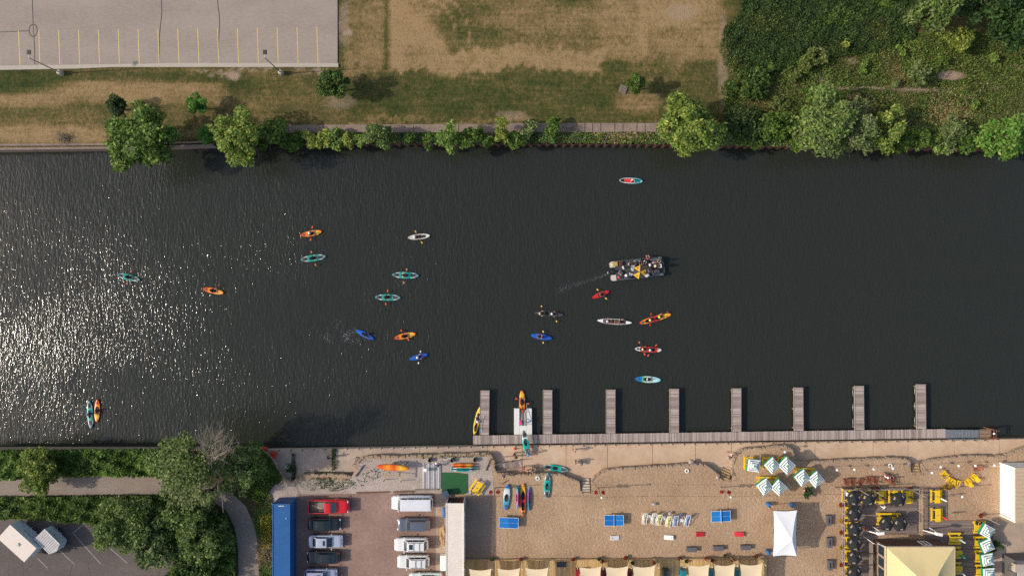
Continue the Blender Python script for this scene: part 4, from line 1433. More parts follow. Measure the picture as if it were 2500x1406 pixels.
def kayak_proto(style):
    if style in KP:
        return KP[style]
    two = style in ('tandem', 'redwhite')
    canoe = style in ('canoe', 'grey')
    sup = style in ('sup',)
    Ln = 3.2
    Wd, Hh = (.80, .30)
    if two:
        Wd, Hh = .68, .26
    if canoe:
        Wd, Hh = .66, .30
    if sup:
        Wd, Hh = .78, .13
    cps = [(-.10, .46, .235)]
    if two:
        cps = [(-.62, .42, .2), (.42, .42, .2)]
    if style == 'yellow':
        cps = [(.25, .62, .20), (-.72, .36, .17)]
        Wd = .66
    if sup or canoe:
        cps = []
    root = thing('canoe' if canoe else 'paddle_board' if sup else 'kayak', 'x', 'canoe' if canoe else 'paddle board' if sup else 'kayak')
    full = .62 if not two else .5
    if canoe:
        full = .8
    hull_mesh(Ln, Wd, Hh, cps, None, canoe, full, sup).build('hull', HULL[style], root)
    for cx, cl, cw in cps:
        mb = MB()
        pts = [(cx + cl * math.cos(a), cw * math.sin(a), Hh * .74 + .055 * (1 - (math.sin(a) * cw * 2 / Wd) ** 2) * .9 + .012) for a in np.linspace(0, 2 * math.pi, 25)]
        mb.tube(pts, .022, 6, cap=False)
        mb.build('cockpit_rim', M_PADB if style not in ('teal', 'tealgrey', 'bluewhite', 'orange') else {'teal': MATS['hull_teal'], 'tealgrey': MATS['hull_teal'], 'bluewhite': M_PAD, 'orange': M_PADB}[style], root)
        mb = MB()
        n = 20
        mb.add([(cx, 0, .085)] + [(cx + cl * .93 * math.cos(a), cw * .93 * math.sin(a), .10) for a in np.linspace(0, 2 * math.pi, n, endpoint=False)], [(0, i + 1, (i + 1) % n + 1) for i in range(n)], 0)
        mb.build('cockpit_floor', M_PADB, root)
        mb = MB()
        mb.box((cx - .14, 0, .14), (.34, .34, .06), top=.9)
        mb.box((cx - .32, 0, .27), (.06, .32, .24))
        mb.build('seat', M_PAD if style not in ('redwhite', 'tandem') else M_BLACK, root, .02)
    if style in ('orange', 'surf', 'bluewhite', 'yellow') or two:
        hx = -1.08 if not two else -1.27
        mb = MB()
        mb.lathe([(.15, 0), (.15, .03), (.12, .045), (.001, .05)], 16, (hx, 0, Hh * .78 + .035))
        mb.build('hatch', M_PAD, root)
    if style in ('teal', 'tealgrey'):
        for a, b in ((-1.36, -.74), (.66, 1.2)):
            mb = MB()
            pad(mb, a, b, Ln, Wd, Hh, .66)
            mb.build('deck_pad', M_PAD, root)
        mb = MB()
        mb.lathe([(.12, 0), (.12, .03), (.001, .04)], 14, (-1.04, 0, Hh * .8 + .04))
        mb.build('hatch', M_PADB, root)
    if style == 'blue':
        mb = MB()
        mb.lathe([(.035, 0), (.035, .015), (.001, .018)], 10, (-.92, 0, Hh * .78 + .03))
        mb.build('deck_cap', M_WHITE, root)
    if style == 'cream':
        mb = MB()
        pad(mb, -.2, 1.0, Ln, Wd, Hh, .55, dz=.016)
        mb.build('deck_pad', M_PAD, root)
    if sup:
        for (a, b, m) in ((-1.45, -.92, M_PADB), (-.90, .40, M_REDPAD), (.42, 1.25, M_TEALPAD)):
            mb = MB()
            pad(mb, a, b, Ln, Wd, Hh, .74, dz=.012, sup=True)
            mb.build('deck_pad', m, root)
    if canoe:
        for x in (-.9, .95):
            MB().box((x, 0, .2), (.22, .5, .03)).build('seat', M_BROWN if style == 'canoe' else M_PAD, root)
        mb = MB()
        mb.box((.05, 0, Hh * .72), (.05, .62, .04))
        mb.build('thwart', M_WOOD if style == 'canoe' else M_STEEL, root)
        if style == 'canoe':
            for xx in (-.28, .30):
                mb = MB()
                mb.box((xx, 0, .115), (.54, .46, .02))
                mb.build('floor_mat', M_BROWN, root)
        for s in (-1, 1):
            mb = MB()
            pts = []
            for t in np.linspace(-1, 1, 25):
                w = Wd / 2 * (1 - abs(t) ** 2.2) ** full + .012
                pts.append((t * Ln / 2, s * w, Hh * (.72 + .28 * abs(t) ** 2.4) + .012))
            mb.tube(pts, .02, 5)
            mb.build('gunwale', M_WHITE if style == 'canoe' else M_PAD, root)
        for s in (-1, 1):
            mb = MB()
            pad(mb, s * 1.05, s * 1.55, Ln, Wd, Hh, .9, full, dz=.02, n=5)
            mb.build('end_deck', M_WHITE if style == 'canoe' else M_PAD, root)
    for s in (-1, 1):
        if not canoe:
            mb = MB()
            mb.torus((s * 1.50, 0, Hh * 1.0 + .02), .045, .012, 10, 5, axis='x')
            mb.build('carry_handle', M_BLACK, root)
    KP[style] = Proto(root)
    return KP[style]


def kayak(px, py, deg, lpx, style, label, z=WATER - .09, group=None, wk=1.0, tilt=0):
    zi = z + .25
    s = lpx * (CAM_H - zi) / FPX / 3.2
    o = kayak_proto(style).put(L(px, py, zi, z), R(deg), label, group, (s, min(1.15, max(.85, s)) * wk, 1))
    if tilt:
        o.rotation_euler = (R(tilt), 0, R(deg))
    return o


PAD_P = {}


def paddle(px, py, deg, label, rgb=(232, 92, 50), ln=2.3, z=WATER + .42, single=False, roll=0.0, shaft=None):
    key = (rgb, single)
    if key not in PAD_P:
        r = thing('paddle', 'x', 'paddle')
        mb = MB()
        mb.tube([(-.85, 0, 0), (.85, 0, 0)] if not single else [(-.55, 0, 0), (.85, 0, 0)], .016, 6)
        mb.build('shaft', M_DARKSTEEL if rgb != (214, 170, 70) else M_WOOD, r)
        for s in ((-1, 1) if not single else (1,)):
            mb = MB()
            out = [(.80, .02), (.88, .075), (1.0, .095), (1.12, .085), (1.20, .04)]
            top = [(s * a, b, .008) for a, b in out] + [(s * a, -b, .008) for a, b in reversed(out)]
            n = len(top)
            vs = top + [(a, b, -.008) for a, b, c in top]
            mb.add(vs, [tuple(range(n)), tuple(reversed(range(n, 2 * n)))] + [(i, (i + 1) % n, (i + 1) % n + n, i + n) for i in range(n)])
            mb.build('blade', cloth(rgb), r)
        PAD_P[key] = Proto(r)
    o = PAD_P[key].put(L(px, py, z, z), R(deg), label, 'paddles', (ln / 2.4, 1, 1))
    o.rotation_euler = (0, R(roll), R(deg))
    return o


def paddler(px, py, deg, shirt, label, hat=None, hair=(50, 36, 28), pants=(60, 60, 70), z=WATER + .0, pose='paddle', skin=None, scale=1.0):
    return person(L(px, py, z + .5, z), R(deg), pose, shirt, pants, label, hair, hat, skin, True, None, scale)


RED = (232, 88, 48)
YEL = (240, 196, 70)
WHT = (214, 218, 216)
WOODC = (214, 170, 70)
DARKC = (40, 40, 42)
# style, x, y, angle, length, label ; then crew and paddles
kayak(760, 570, 10, 53, 'orange', 'orange and yellow kayak furthest up the river of the left group')
paddler(757, 570, 10, (28, 28, 32), 'kayaker in black with white cap in the uppermost orange kayak', (226, 224, 220))
paddle(760, 570, 82, 'red bladed paddle held in the uppermost orange kayak', RED, 2.2)
kayak(765, 630, 8, 62, 'teal', 'teal kayak just below the uppermost orange kayak')
paddler(762, 630, 8, (60, 30, 34), 'kayaker in maroon in the teal kayak below the uppermost orange one')
paddle(765, 631, -72, 'orange paddle across the teal kayak below the uppermost orange one', (214, 120, 80), 2.3)
kayak(1023, 578, 6, 54, 'cream', 'cream sit-on-top kayak carrying a person in blue')
paddler(1013, 579, 6, (58, 92, 176), 'paddler in blue with white cap on the cream kayak', (230, 228, 224))
paddle(1022, 579, -60, 'thin wooden paddle across the cream kayak', WOODC, 2.2)
kayak(990, 672, -2, 65, 'teal', 'teal kayak ringed by ripples in the middle of the river')
paddler(992, 672, 178, (46, 30, 34), 'kayaker in dark brown in the teal kayak ringed by ripples')
paddle(989, 674, 78, 'orange paddle dipping from the teal kayak ringed by ripples', (220, 130, 84), 2.3, roll=8)
kayak(947, 726, -1, 62, 'teal', 'teal kayak straight above the blue kayak with a splashing wake')
paddler(942, 725, -1, (86, 36, 38), 'kayaker in dark red in the teal kayak above the splashing blue one')
paddle(944, 726, 82, 'dull orange paddle across the teal kayak above the splashing blue one', (196, 104, 70), 2.3)
kayak(891, 817, -27, 50, 'blue', 'blue kayak with a splashing wake pointing down right')
paddler(890, 816, -27, (110, 96, 92), 'kayaker in grey in the blue kayak with the splashing wake')
paddle(899, 818, -80, 'black paddle held in the blue kayak with the splashing wake', DARKC, 1.9)
kayak(989, 820, 12, 54, 'orange', 'orange kayak between the two blue kayaks')
paddler(986, 821, 12, (52, 34, 58), 'kayaker in dark purple in the orange kayak between two blue ones')
paddle(988, 818, -52, 'red paddle across the orange kayak between two blue ones', RED, 2.0)
kayak(1022, 871, 17, 47, 'blue', 'blue kayak with a white paddle below the orange one')
paddler(1020, 872, 17, (88, 44, 60), 'kayaker with white cap in the blue kayak with the white paddle', (228, 222, 220))
paddle(1024, 872, 80, 'white bladed paddle of the lower blue kayak', WHT, 2.0)
kayak(1322, 822, -9, 53, 'blue', 'blue kayak with a yellow paddle in mid river')
paddler(1323, 822, 171, (176, 132, 120), 'bare shouldered kayaker in the blue kayak with the yellow paddle')
paddle(1326, 823, 90, 'yellow paddle of the mid river blue kayak', YEL, 1.9)
kayak(1340, 766, -4, 70, 'grey', 'dark see-through canoe with two paddlers')
paddler(1318, 765, -4, (196, 150, 130), 'paddler in straw hat at the left end of the dark canoe', (200, 176, 150), z=WATER + .1)
paddler(1347, 766, -4, (60, 56, 58), 'paddler with white cap in the middle of the dark canoe', (230, 230, 226), z=WATER + .1)
paddle(1324, 758, 102, 'yellow paddle raised on the upper side of the dark canoe', YEL, 1.5, single=True)
paddle(1356, 774, -76, 'yellow paddle reaching below the dark canoe', YEL, 1.5, single=True)
kayak(1467, 719, 22, 45, 'red', 'short red kayak below the party boat')
paddler(1466, 720, 22, (150, 136, 126), 'kayaker in beige in the short red kayak')
paddle(1469, 718, -46, 'yellow paddle held across the short red kayak', YEL, 2.1)
kayak(1500, 785, -4, 84, 'canoe', 'white edged canoe with brown floor')
paddler(1482, 784, -4, (40, 60, 110), 'paddler with pale hat in navy at the left of the white edged canoe', (208, 214, 216), z=WATER + .1)
paddler(1513, 785, -4, (120, 84, 60), 'paddler in brown at the right of the white edged canoe', z=WATER + .1)
paddle(1512, 793, 60, 'dark paddle dipped beside the white edged canoe', (80, 84, 80), 1.2, single=True, z=WATER + .2)
kayak(1600, 778, 16, 80, 'tandem', 'long orange and yellow tandem kayak right of the white edged canoe')
paddler(1586, 781, 16, (40, 34, 36), 'rear paddler with pale cap in the long orange tandem kayak', (236, 210, 160))
paddler(1609, 774, 16, (206, 226, 60), 'front paddler in bright lime vest in the long orange tandem kayak', (180, 210, 60))
paddle(1588, 780, 84, 'red paddle dipping at the rear of the long orange tandem kayak', (190, 52, 48), 1.9)
paddle(1622, 765, 24, 'red paddle lying forward on the long orange tandem kayak', (220, 60, 50), 1.1)
kayak(1583, 853, -3, 65, 'redwhite', 'red tandem kayak with white ends')
paddler(1568, 852, -3, (60, 56, 60), 'rear paddler in straw hat in the red and white tandem kayak', (222, 188, 130))
paddler(1586, 854, -3, (46, 42, 50), 'front paddler with white cap in the red and white tandem kayak', (226, 222, 220))
paddle(1567, 850, -66, 'left red paddle of the red and white tandem kayak', RED, 2.2)
paddle(1592, 855, 52, 'right red paddle of the red and white tandem kayak', RED, 2.2)
kayak(1582, 926, -3, 64, 'surf', 'blue, green and white kayak above the docks')
paddler(1581, 926, -3, (216, 210, 208), 'person in white riding the blue, green and white kayak')
kayak(1541, 441, -2, 57, 'sup', 'red and teal paddle board alone near the far bank', z=WATER - .03)
person(L(1544, 440, WATER + .5, WATER + .06), R(-80), 'kneel', (236, 232, 232), (150, 60, 60), 'person in white kneeling on the red and teal paddle board', (216, 190, 150))
kayak(314, 677, -13, 57, 'teal', 'teal kayak among the sun glitter at left')
paddler(311, 676, -13, (84, 34, 48), 'kayaker in maroon in the teal kayak among the glitter')
paddle(315, 677, 72, 'orange bladed paddle of the teal kayak among the glitter', (222, 110, 70), 2.2)
kayak(521, 710, -12, 52, 'orange', 'orange kayak alone right of the glitter')
paddler(518, 709, -12, (34, 28, 32), 'kayaker in black in the orange kayak right of the glitter')
paddle(526, 703, 40, 'dark red paddle half dipped by the orange kayak right of the glitter', (150, 70, 46), 1.5)
kayak(220, 1012, -86, 68, 'teal', 'teal kayak rafted up beside an orange one at lower left')
paddler(217, 1010, -86, (80, 30, 40), 'kayaker with blue cap in the rafted teal kayak', (70, 150, 190))
paddle(207, 1013, 170, 'pale paddle dipped left of the rafted teal kayak', (190, 150, 120), 1.3, z=WATER + .3)
kayak(237, 1002, -92, 55, 'orange', 'orange kayak rafted up beside a teal one at lower left')
paddler(237, 1001, -92, (64, 30, 34), 'kayaker in dark red in the rafted orange kayak')

# ------------------------------------------------------------------ party boat
bo = thing('pontoon_boat', 'flat grey party boat full of people with a trailing wake', 'boat', L(1556, 656, WATER + .5, WATER), R(6))
M_BOATGREY = mat('boat_deck', lin(62, 64, 66), .8, .2, 3)
M_ALU = mat('boat_aluminium', lin(150, 152, 150), .4, .15, 4, metal=.5)
for s in (-1, 1):
    mb = MB()
    mb.tube([(-3.95, s * 1.05, .12), (-3.6, s * 1.05, .1), (3.5, s * 1.05, .1), (4.0, s * 1.05, .22)], [.25, .32, .32, .08], 12)
    mb.build('pontoon', M_ALU, bo)
mb = MB()
mb.prism([(-3.2, -1.4), (3.5, -1.4), (3.95, -1.1), (3.95, 1.1), (3.5, 1.4), (-3.2, 1.4)], .42, .50)
mb.build('deck', M_BOATGREY, bo)
for s in (-1, 1):
    mb = MB()
    mb.prism([(-3.95, s * .55), (-3.2, s * .55), (-3.2, s * 1.4), (-3.7, s * 1.4), (-3.95, s * 1.2)], .40, .49)
    mb.build('swim_deck', mat('boat_fibreglass', lin(200, 190, 180), .5), bo)
    mb = MB()
    for z in (.85, 1.15):
        mb.tube([(-3.1, s * 1.38, z), (2.1, s * 1.38, z)], .022, 6)
    for x in np.linspace(-3.1, 2.1, 8):
        mb.tube([(x, s * 1.38, .5), (x, s * 1.38, 1.15)], .02, 6)
    mb.build('railing', M_ALU, bo)
for (x, y, sx, sy, m) in ((-3.2, 1.0, .75, .6, 'boat_seat_tan'), (-2.35, 1.0, .5, .6, 'boat_seat_maroon'), (2.8, 1.1, 1.6, .5, 'boat_seat_grey'), (2.9, -1.15, 1.5, .4, 'boat_seat_grey'), (-1.6, -1.05, .9, .5, 'boat_seat_grey'), (0.1, 1.1, .9, .45, 'boat_seat_grey')):
    mb = MB()
    mb.box((x, y, .68), (sx, sy, .36))
    mb.build('seat', mat(m, {'boat_seat_tan': lin(176, 156, 90), 'boat_seat_maroon': lin(92, 40, 50), 'boat_seat_grey': lin(94, 104, 108)}[m], .6), bo, .05)
for (x, y, r) in ((2.55, .55, .42), (2.75, -.75, .42)):
    mb = MB()
    mb.lathe([(.001, .76), (r, .76), (r, .72), (.05, .70), (.05, .5)], 18, (x, y, 0))
    mb.build('round_table', mat('boat_table', lin(150, 132, 128), .6), bo)
mb = MB()
mb.box((-.62, .15, .8), (.5, .85, .6))
mb.build('helm', mat('boat_console', lin(206, 204, 202), .5), bo, .06)
mb = MB()
mb.torus((-1.0, .15, 1.1), .17, .022, 14, 6, axis='x')
mb.build('steering_wheel', M_WHITE, bo)
mo = MB()
mo.box((-3.55, -.05, .62), (.6, .42, .5))
mo.box((-3.75, -.05, .1), (.2, .16, .7))
eng = mo.build('outboard_motor', M_BLACK, bo, .06)
mb = MB()
mb.lathe([(.16, -.02), (.16, .02), (.001, .03)], 12, (-4.2, -.1, .1))
mb.build('propeller_hub', M_ALU, eng)
um = thing('boat_umbrella', 'yellow and black six panel parasol over the party boat', 'umbrella', L(1563, 664, 1.2, WATER + .5), R(24))
M_UY = mat('umbrella_yellow', lin(238, 176, 36), .8, .08)
M_UB = mat('umbrella_charcoal', lin(62, 62, 62), .85, .1)
mb = MB()
mb.tube([(0, 0, 0), (0, 0, 2.2)], .02, 8)
mb.build('pole', M_STEEL, um)
for k in range(6):
    a0, a1 = k * math.pi / 3, (k + 1) * math.pi / 3
    mb = MB()
    A = [(math.cos(a0) * r, math.sin(a0) * r, 2.2 - r * .30) for r in (.01, .45, .9, .98)]
    B = [(math.cos(a1) * r, math.sin(a1) * r, 2.2 - r * .30) for r in (.01, .45, .9, .98)]
    vs = A + B
    fs = [(i, i + 1, i + 5, i + 4) for i in range(3)]
    mb.add(vs, fs)
    vs2 = [(x, y, z - .15) for x, y, z in (A[3], B[3])]
    mb.add([A[3], B[3]] + vs2, [(0, 2, 3, 1)])
    p = mb.build('canopy_panel', M_UY if k % 2 else M_UB, um)
    if k % 2:
        am = (a0 + a1) / 2
        mb = MB()
        mb.box((0, 0, 0), (.10, .34, .004))
        q = mb.build('panel_print', M_UB, p)
        q.location = (math.cos(am) * .66, math.sin(am) * .66, 2.2 - .66 * .345 + .012)
        q.rotation_euler = (0, R(19), am)
crew = [((.35, 1.02), -80, 'sit', (232, 226, 228), 'person in white seated nearest the top rail of the party boat', None, (60, 40, 30)),
        ((1.05, .98), -100, 'sit', (236, 230, 232), 'person in white with dark hair right of the first on the party boat', None, (52, 30, 50)),
        ((2.35, .10), 0, 'sit', (230, 206, 190), 'person in cream between the round tables of the party boat', (226, 200, 160), None),
        ((3.35, .05), 180, 'sit', (238, 234, 236), 'person in white at the bow of the party boat', None, (50, 36, 28)),
        ((-1.95, -.85), 20, 'sit', (226, 206, 214), 'person in pale pink leaning by the lower left rail of the boat', (236, 226, 224), None),
        ((-1.35, .80), -20, 'stand', (176, 160, 152), 'person in taupe standing behind the helm of the boat', None, (70, 52, 40)),
        ((-2.95, -1.0), 40, 'stand', (214, 48, 50), 'person in red on the stern of the party boat', None, (120, 40, 40)),
        ((1.5, -.55), 60, 'sit', (222, 218, 230), 'person in white right of the boat parasol', None, (60, 44, 50)),
        ((1.7, .35), 200, 'sit', (140, 128, 100), 'person in khaki in the middle of the party boat', (232, 230, 226), None),
        ((1.55, 1.25), 90, 'sit', (196, 62, 62), 'person in red on the top rail of the party boat', None, (150, 50, 50))]
crew += [((-.3, .95), 200, 'stand', (60, 66, 80), 'person in slate blue at the upper rail left of the boat parasol', None, (40, 32, 28)),
         ((-.25, -.9), 90, 'sit', (96, 84, 78), 'person in brown at the lower rail left of the boat parasol', None, (70, 50, 40)),
         ((2.1, -1.0), 80, 'sit', (120, 130, 140), 'person in grey blue at the lower rail near the bow tables', None, (44, 34, 30)),
         ((-2.2, .35), 10, 'stand', (236, 232, 230), 'person in white with sunglasses behind the steering wheel', None, (80, 60, 40)),
         ((.55, .45), 250, 'stand', (66, 92, 84), 'person in dark green behind the boat parasol', None, (60, 44, 34)),
         ((3.3, .95), 230, 'sit', (78, 84, 92), 'person in charcoal in the top corner of the bow', None, (50, 40, 34))]
for x, y, s, lab, rgb in ((-2.5, -.35, .42, 'white cooler box in the stern of the party boat', (228, 230, 230)), (-1.1, -.75, .36, 'pale bag on the floor of the party boat', (190, 176, 160)), (1.25, -1.1, .4, 'blue cooler box at the lower rail of the party boat', (70, 100, 140)), (-.1, .2, .34, 'white crate beside the helm of the party boat', (220, 220, 218))):
    cb_ = thing('cooler_box', lab, 'cooler', bo.matrix_basis @ Vector((x, y, .5)), R(6 + 20 * x))
    MB().box((0, 0, .17), (s * 1.4, s, .34)).build('tub', cloth(rgb), cb_, .03)
    MB().box((0, 0, .37), (s * 1.45, s * 1.05, .06)).build('lid', M_WHITE if rgb[0] < 200 else M_PAD, cb_, .02)
for (x, y), a, po, sh, lab, hat, hair in crew:
    p = bo.matrix_basis @ Vector((x, y, .5))
    person(p, R(6 + a), po, sh, (70, 74, 84), lab, hair or (60, 44, 34), hat)

# white water thrown up by boat and paddles
M_FOAM = mat('foam', lin(196, 204, 204), .6, .1)


def foam(name, pts, n, w0, w1, label, smin=.02, smax=.07):
    P = [W(a, b, WATER) for a, b in pts]
    mb = MB()
    for i in range(n):
        t = random.random()
        f = t * (len(P) - 1)
        k = min(int(f), len(P) - 2)
        p = P[k].lerp(P[k + 1], f - k)
        w = w0 + (w1 - w0) * t
        q = p + Vector((random.gauss(0, w), random.gauss(0, w), .006))
        a = random.uniform(0, 3.14)
        s = random.uniform(smin, smax)
        c, sn = math.cos(a) * s, math.sin(a) * s * .5
        mb.add([q + Vector((c, sn * .3, .012)), q + Vector((-sn, c * .4, .018)), q + Vector((-c, -sn * .3, .012)), q + Vector((sn, -c * .4, .004))], [(0, 1, 2, 3)])
    return tag(mb.build(name, M_FOAM), label, None, None, 'stuff')


foam('wake_foam', [(1488, 668), (1460, 677), (1420, 690), (1385, 702), (1360, 709)], 700, .04, .30, 'thin foam trail behind the party boat', .012, .035)
foam('splash_foam', [(868, 806), (850, 815), (845, 826), (868, 830), (885, 832)], 150, .3, .35, 'splashes behind the blue kayak')
foam('splash_foam', [(800, 815), (798, 826), (806, 832), (826, 784), (830, 790)], 90, .3, .3, 'old splash rings left of the blue kayak')
foam('splash_foam', [(984, 684), (980, 690), (988, 697), (962, 690)], 60, .2, .3, 'paddle splash by the rippling teal kayak', .015, .05)
foam('splash_foam', [(205, 985), (200, 1000), (205, 1012)], 90, .25, .3, 'paddle splash left of the rafted teal kayak')
foam('splash_foam', [(1340, 812), (1305, 810), (1298, 800)], 30, .3, .5, 'paddle drips by the mid river blue kayak', .015, .04)

# low ripples pushed out by the moving craft: ridges of water a few centimetres high
def ripples(px, py, deg, rings, label, arc=60):
    mb = MB()
    c = W(px, py, WATER)
    for k in range(rings):
        r0 = 1.5 + .75 * k + random.uniform(-.1, .1)
        for a0 in (deg + 180, deg + random.uniform(-30, 30)) if k % 2 == 0 else (deg + 180,):
            vs = []
            n = 14
            for i in range(n + 1):
                a = R(a0 - arc + 2 * arc * i / n)
                e = 1 - abs(2 * i / n - 1) ** 2
                for dr, z in ((-.10, -.004), (0, .03 * e), (.10, -.004)):
                    rr = r0 + dr
                    vs.append(c + Vector((math.cos(a) * rr * 1.15, math.sin(a) * rr * .85, z)))
            mb.add(vs, [(i * 3 + j, i * 3 + j + 1, i * 3 + j + 4, i * 3 + j + 3) for i in range(n) for j in range(2)], 0, True)
    return tag(mb.build('water_ripples', M_WATER), label, None, None, 'stuff')


for x, y, d, k in ((990, 672, 178, 4), (947, 726, 0, 3), (891, 817, -27, 5), (989, 820, 12, 3), (760, 570, 10, 3), (765, 630, 8, 3), (1022, 871, 17, 3), (1322, 822, 171, 4), (1340, 766, 176, 4), (1467, 719, 22, 3), (1582, 926, 0, 3), (521, 710, -12, 3), (830, 822, -20, 4)):
    ripples(x, y, d, k, 'faint ripples round a moving kayak')

# ------------------------------------------------------------------ docks
def plank_run(mb, p0, p1, q0, q1, pitch, t, gap=.012, z=0.0):
    """boards across the run p0->p1 (one side) / q0->q1 (other side)"""
    p0, p1, q0, q1 = map(Vector, (p0, p1, q0, q1))
    n = max(1, int((p1 - p0).length / pitch))
    g = gap / (p1 - p0).length
    for i in range(n):
        a, b = i / n, (i + 1) / n - g
        dz = random.uniform(-.006, .006)
        j = random.uniform(-.012, .012)
        e = (q0 - p0).normalized() * j
        c = [p0.lerp(p1, a) + e, p0.lerp(p1, b) + e, q0.lerp(q1, b) + e, q0.lerp(q1, a) + e]
        vs = [(v.x, v.y, v.z + dz) for v in c] + [(v.x, v.y, v.z - t + dz) for v in c]
        cr = (c[1] - c[0]).cross(c[2] - c[0]).z
        fs = [(0, 1, 2, 3), (0, 4, 5, 1), (1, 5, 6, 2), (2, 6, 7, 3), (3, 7, 4, 0)]
        mb.add(vs, fs if cr > 0 else [tuple(reversed(f)) for f in fs])


main = thing('dock', 'long grey plank dock running along the near bank', 'dock')
mb = MB()
plank_run(mb, W(1155, 1063, DOCK), W(2308, 1047, DOCK), W(1155, 1084.5, DOCK), W(2308, 1069, DOCK), .15, .05)
tag(mb.build('plank_deck', M_DOCKY, main), kind='stuff')
mb = MB()
for f in (.05, .5, .95):
    mb.bar(W(1156, 1063 + 21 * f, DOCK - .14), W(2306, 1047 + 21.5 * f, DOCK - .14), .08, .18)
mb.build('stringers', M_GREYWOOD, main)
for x in range(1165, 2310, 76):
    for e in (0.06, .94):
        mb = MB()
        p = W(x, 1063 - (x - 1155) * .0139 + 21.5 * e, DOCK - .1)
        mb.tube([(p.x, p.y, -3), (p.x, p.y, DOCK - .06)], .1, 8)
        mb.build('pile', M_GREYWOOD, main)
names8 = ['leftmost', 'second from left', 'third from left', 'fourth from left', 'fifth from left', 'sixth from left', 'seventh from left', 'rightmost']
for i, (x, t) in enumerate([(1184, 954), (1337, 953), (1491, 952), (1646, 950), (1798, 949), (1949, 947), (2097, 943), (2248, 939)]):
    b = 1062 - (x - 1155) * .0139
    fd = thing('finger_dock', f'{names8[i]} of the eight short plank finger docks', 'dock', (0, 0, 0), 0, 'finger docks')
    lean = -1.5 if i == 0 else 1 if i > 4 else 0
    mb = MB()
    plank_run(mb, W(x - 11 , t, DOCK), W(x - 11 + lean, b, DOCK), W(x + 11.5, t, DOCK), W(x + 11 + lean, b, DOCK), .15, .05)
    tag(mb.build('plank_deck', M_DOCK, fd), kind='stuff')
    for s in (-11, 10.5):
        mb = MB()
        mb.bar(W(x + s, t, DOCK - .10), W(x + s + lean, b, DOCK - .10), .07, .26)
        mb.build('side_beam', M_GREYWOOD, fd)
    mb = MB()
    mb.bar(W(x - 11.5, t - .8, DOCK - .05), W(x + 12, t - .8, DOCK - .05), .09, .2)
    mb.build('end_beam', M_GREYWOOD, fd)
    for s in (-9, 9):
        for y in (t + 5, (t + b) / 2, b - 6):
            mb = MB()
            p = W(x + s, y, DOCK)
            mb.tube([(p.x, p.y, -3), (p.x, p.y, DOCK - .06)], .09, 8)
            mb.build('pile', M_GREYWOOD, fd)
    if i >= 6:
        for y in (t + 15, t + 52, t + 88):
            mb = MB()
            p = W(x - 13.2, y, DOCK - .15)
            mb.tube([p + Vector((0, .55, 0)), p + Vector((-.1, .45, 0)), p + Vector((-.1, -.45, 0)), p + Vector((0, -.55, 0))], .035, 6)
            mb.build('fender_rail', M_STEEL, fd)
# gangway at the right end of the dock
gw = thing('gangway', 'grey metal gangway at the right end of the long dock', 'gangway')
mb = MB()
mb.prism(px_poly([(2309, 1048.5), (2392, 1049), (2392, 1069), (2309, 1069.5)], DOCK + .1), DOCK - .05, DOCK + .06)
mb.build('ramp_plate', mat('grip_metal', lin(128, 134, 140), .5, .12, 4, metal=.3), gw)
for x in np.linspace(2318, 2385, 9):
    mb = MB()
    mb.bar(W(x, 1050, DOCK + .08), W(x, 1068, DOCK + .08), .04, .03)
    mb.build('tread_bar', M_STEEL, gw)
for y in (1048.5, 1069.5):
    mb = MB()
    a, b = W(2312, y, DOCK), W(2390, y, DOCK)
    for z in (.5, 1.0):
        mb.tube([a + Vector((0, 0, z)), b + Vector((0, 0, z))], .025, 6)
    for k in range(5):
        p = a.lerp(b, k / 4)
        mb.tube([p, p + Vector((0, 0, 1.0))], .022, 6)
    mb.build('handrail', M_STEEL, gw)
ld = thing('landing', 'brown timber landing with an open frame beside the gangway', 'landing')
mb = MB()
plank_run(mb, W(2393, 1047, DOCK + .3), W(2393, 1071, DOCK + .3), W(2420, 1047, DOCK + .3), W(2420, 1071, DOCK + .3), .15, .05)
tag(mb.build('plank_deck', plank_mat('landing_boards', lin(110, 86, 70), lin(138, 110, 92), lin(156, 128, 108)), ld), kind='stuff')
mb = MB()
for (x, y) in ((2421, 1048), (2433, 1050), (2432, 1071), (2420, 1071)):
    p = W(x, y, 0)
    mb.box((p.x, p.y, -1.2), (.12, .12, 3.4))
for a, b in (((2421, 1048), (2433, 1050)), ((2433, 1050), (2432, 1071)), ((2427, 1049), (2426, 1071)), ((2421, 1060), (2433, 1060))):
    mb.bar(W(*a, .45), W(*b, .45), .08, .1)
mb.build('frame', mat('frame_brown', lin(116, 78, 58), .8), ld)
mb = MB()
mb.lathe([(.001, .12), (.12, .12), (.14, 0), (.1, -.1)], 12)
o = mb.build('lamp', M_WHITE, ld)
o.location = W(2427, 1058, .6)

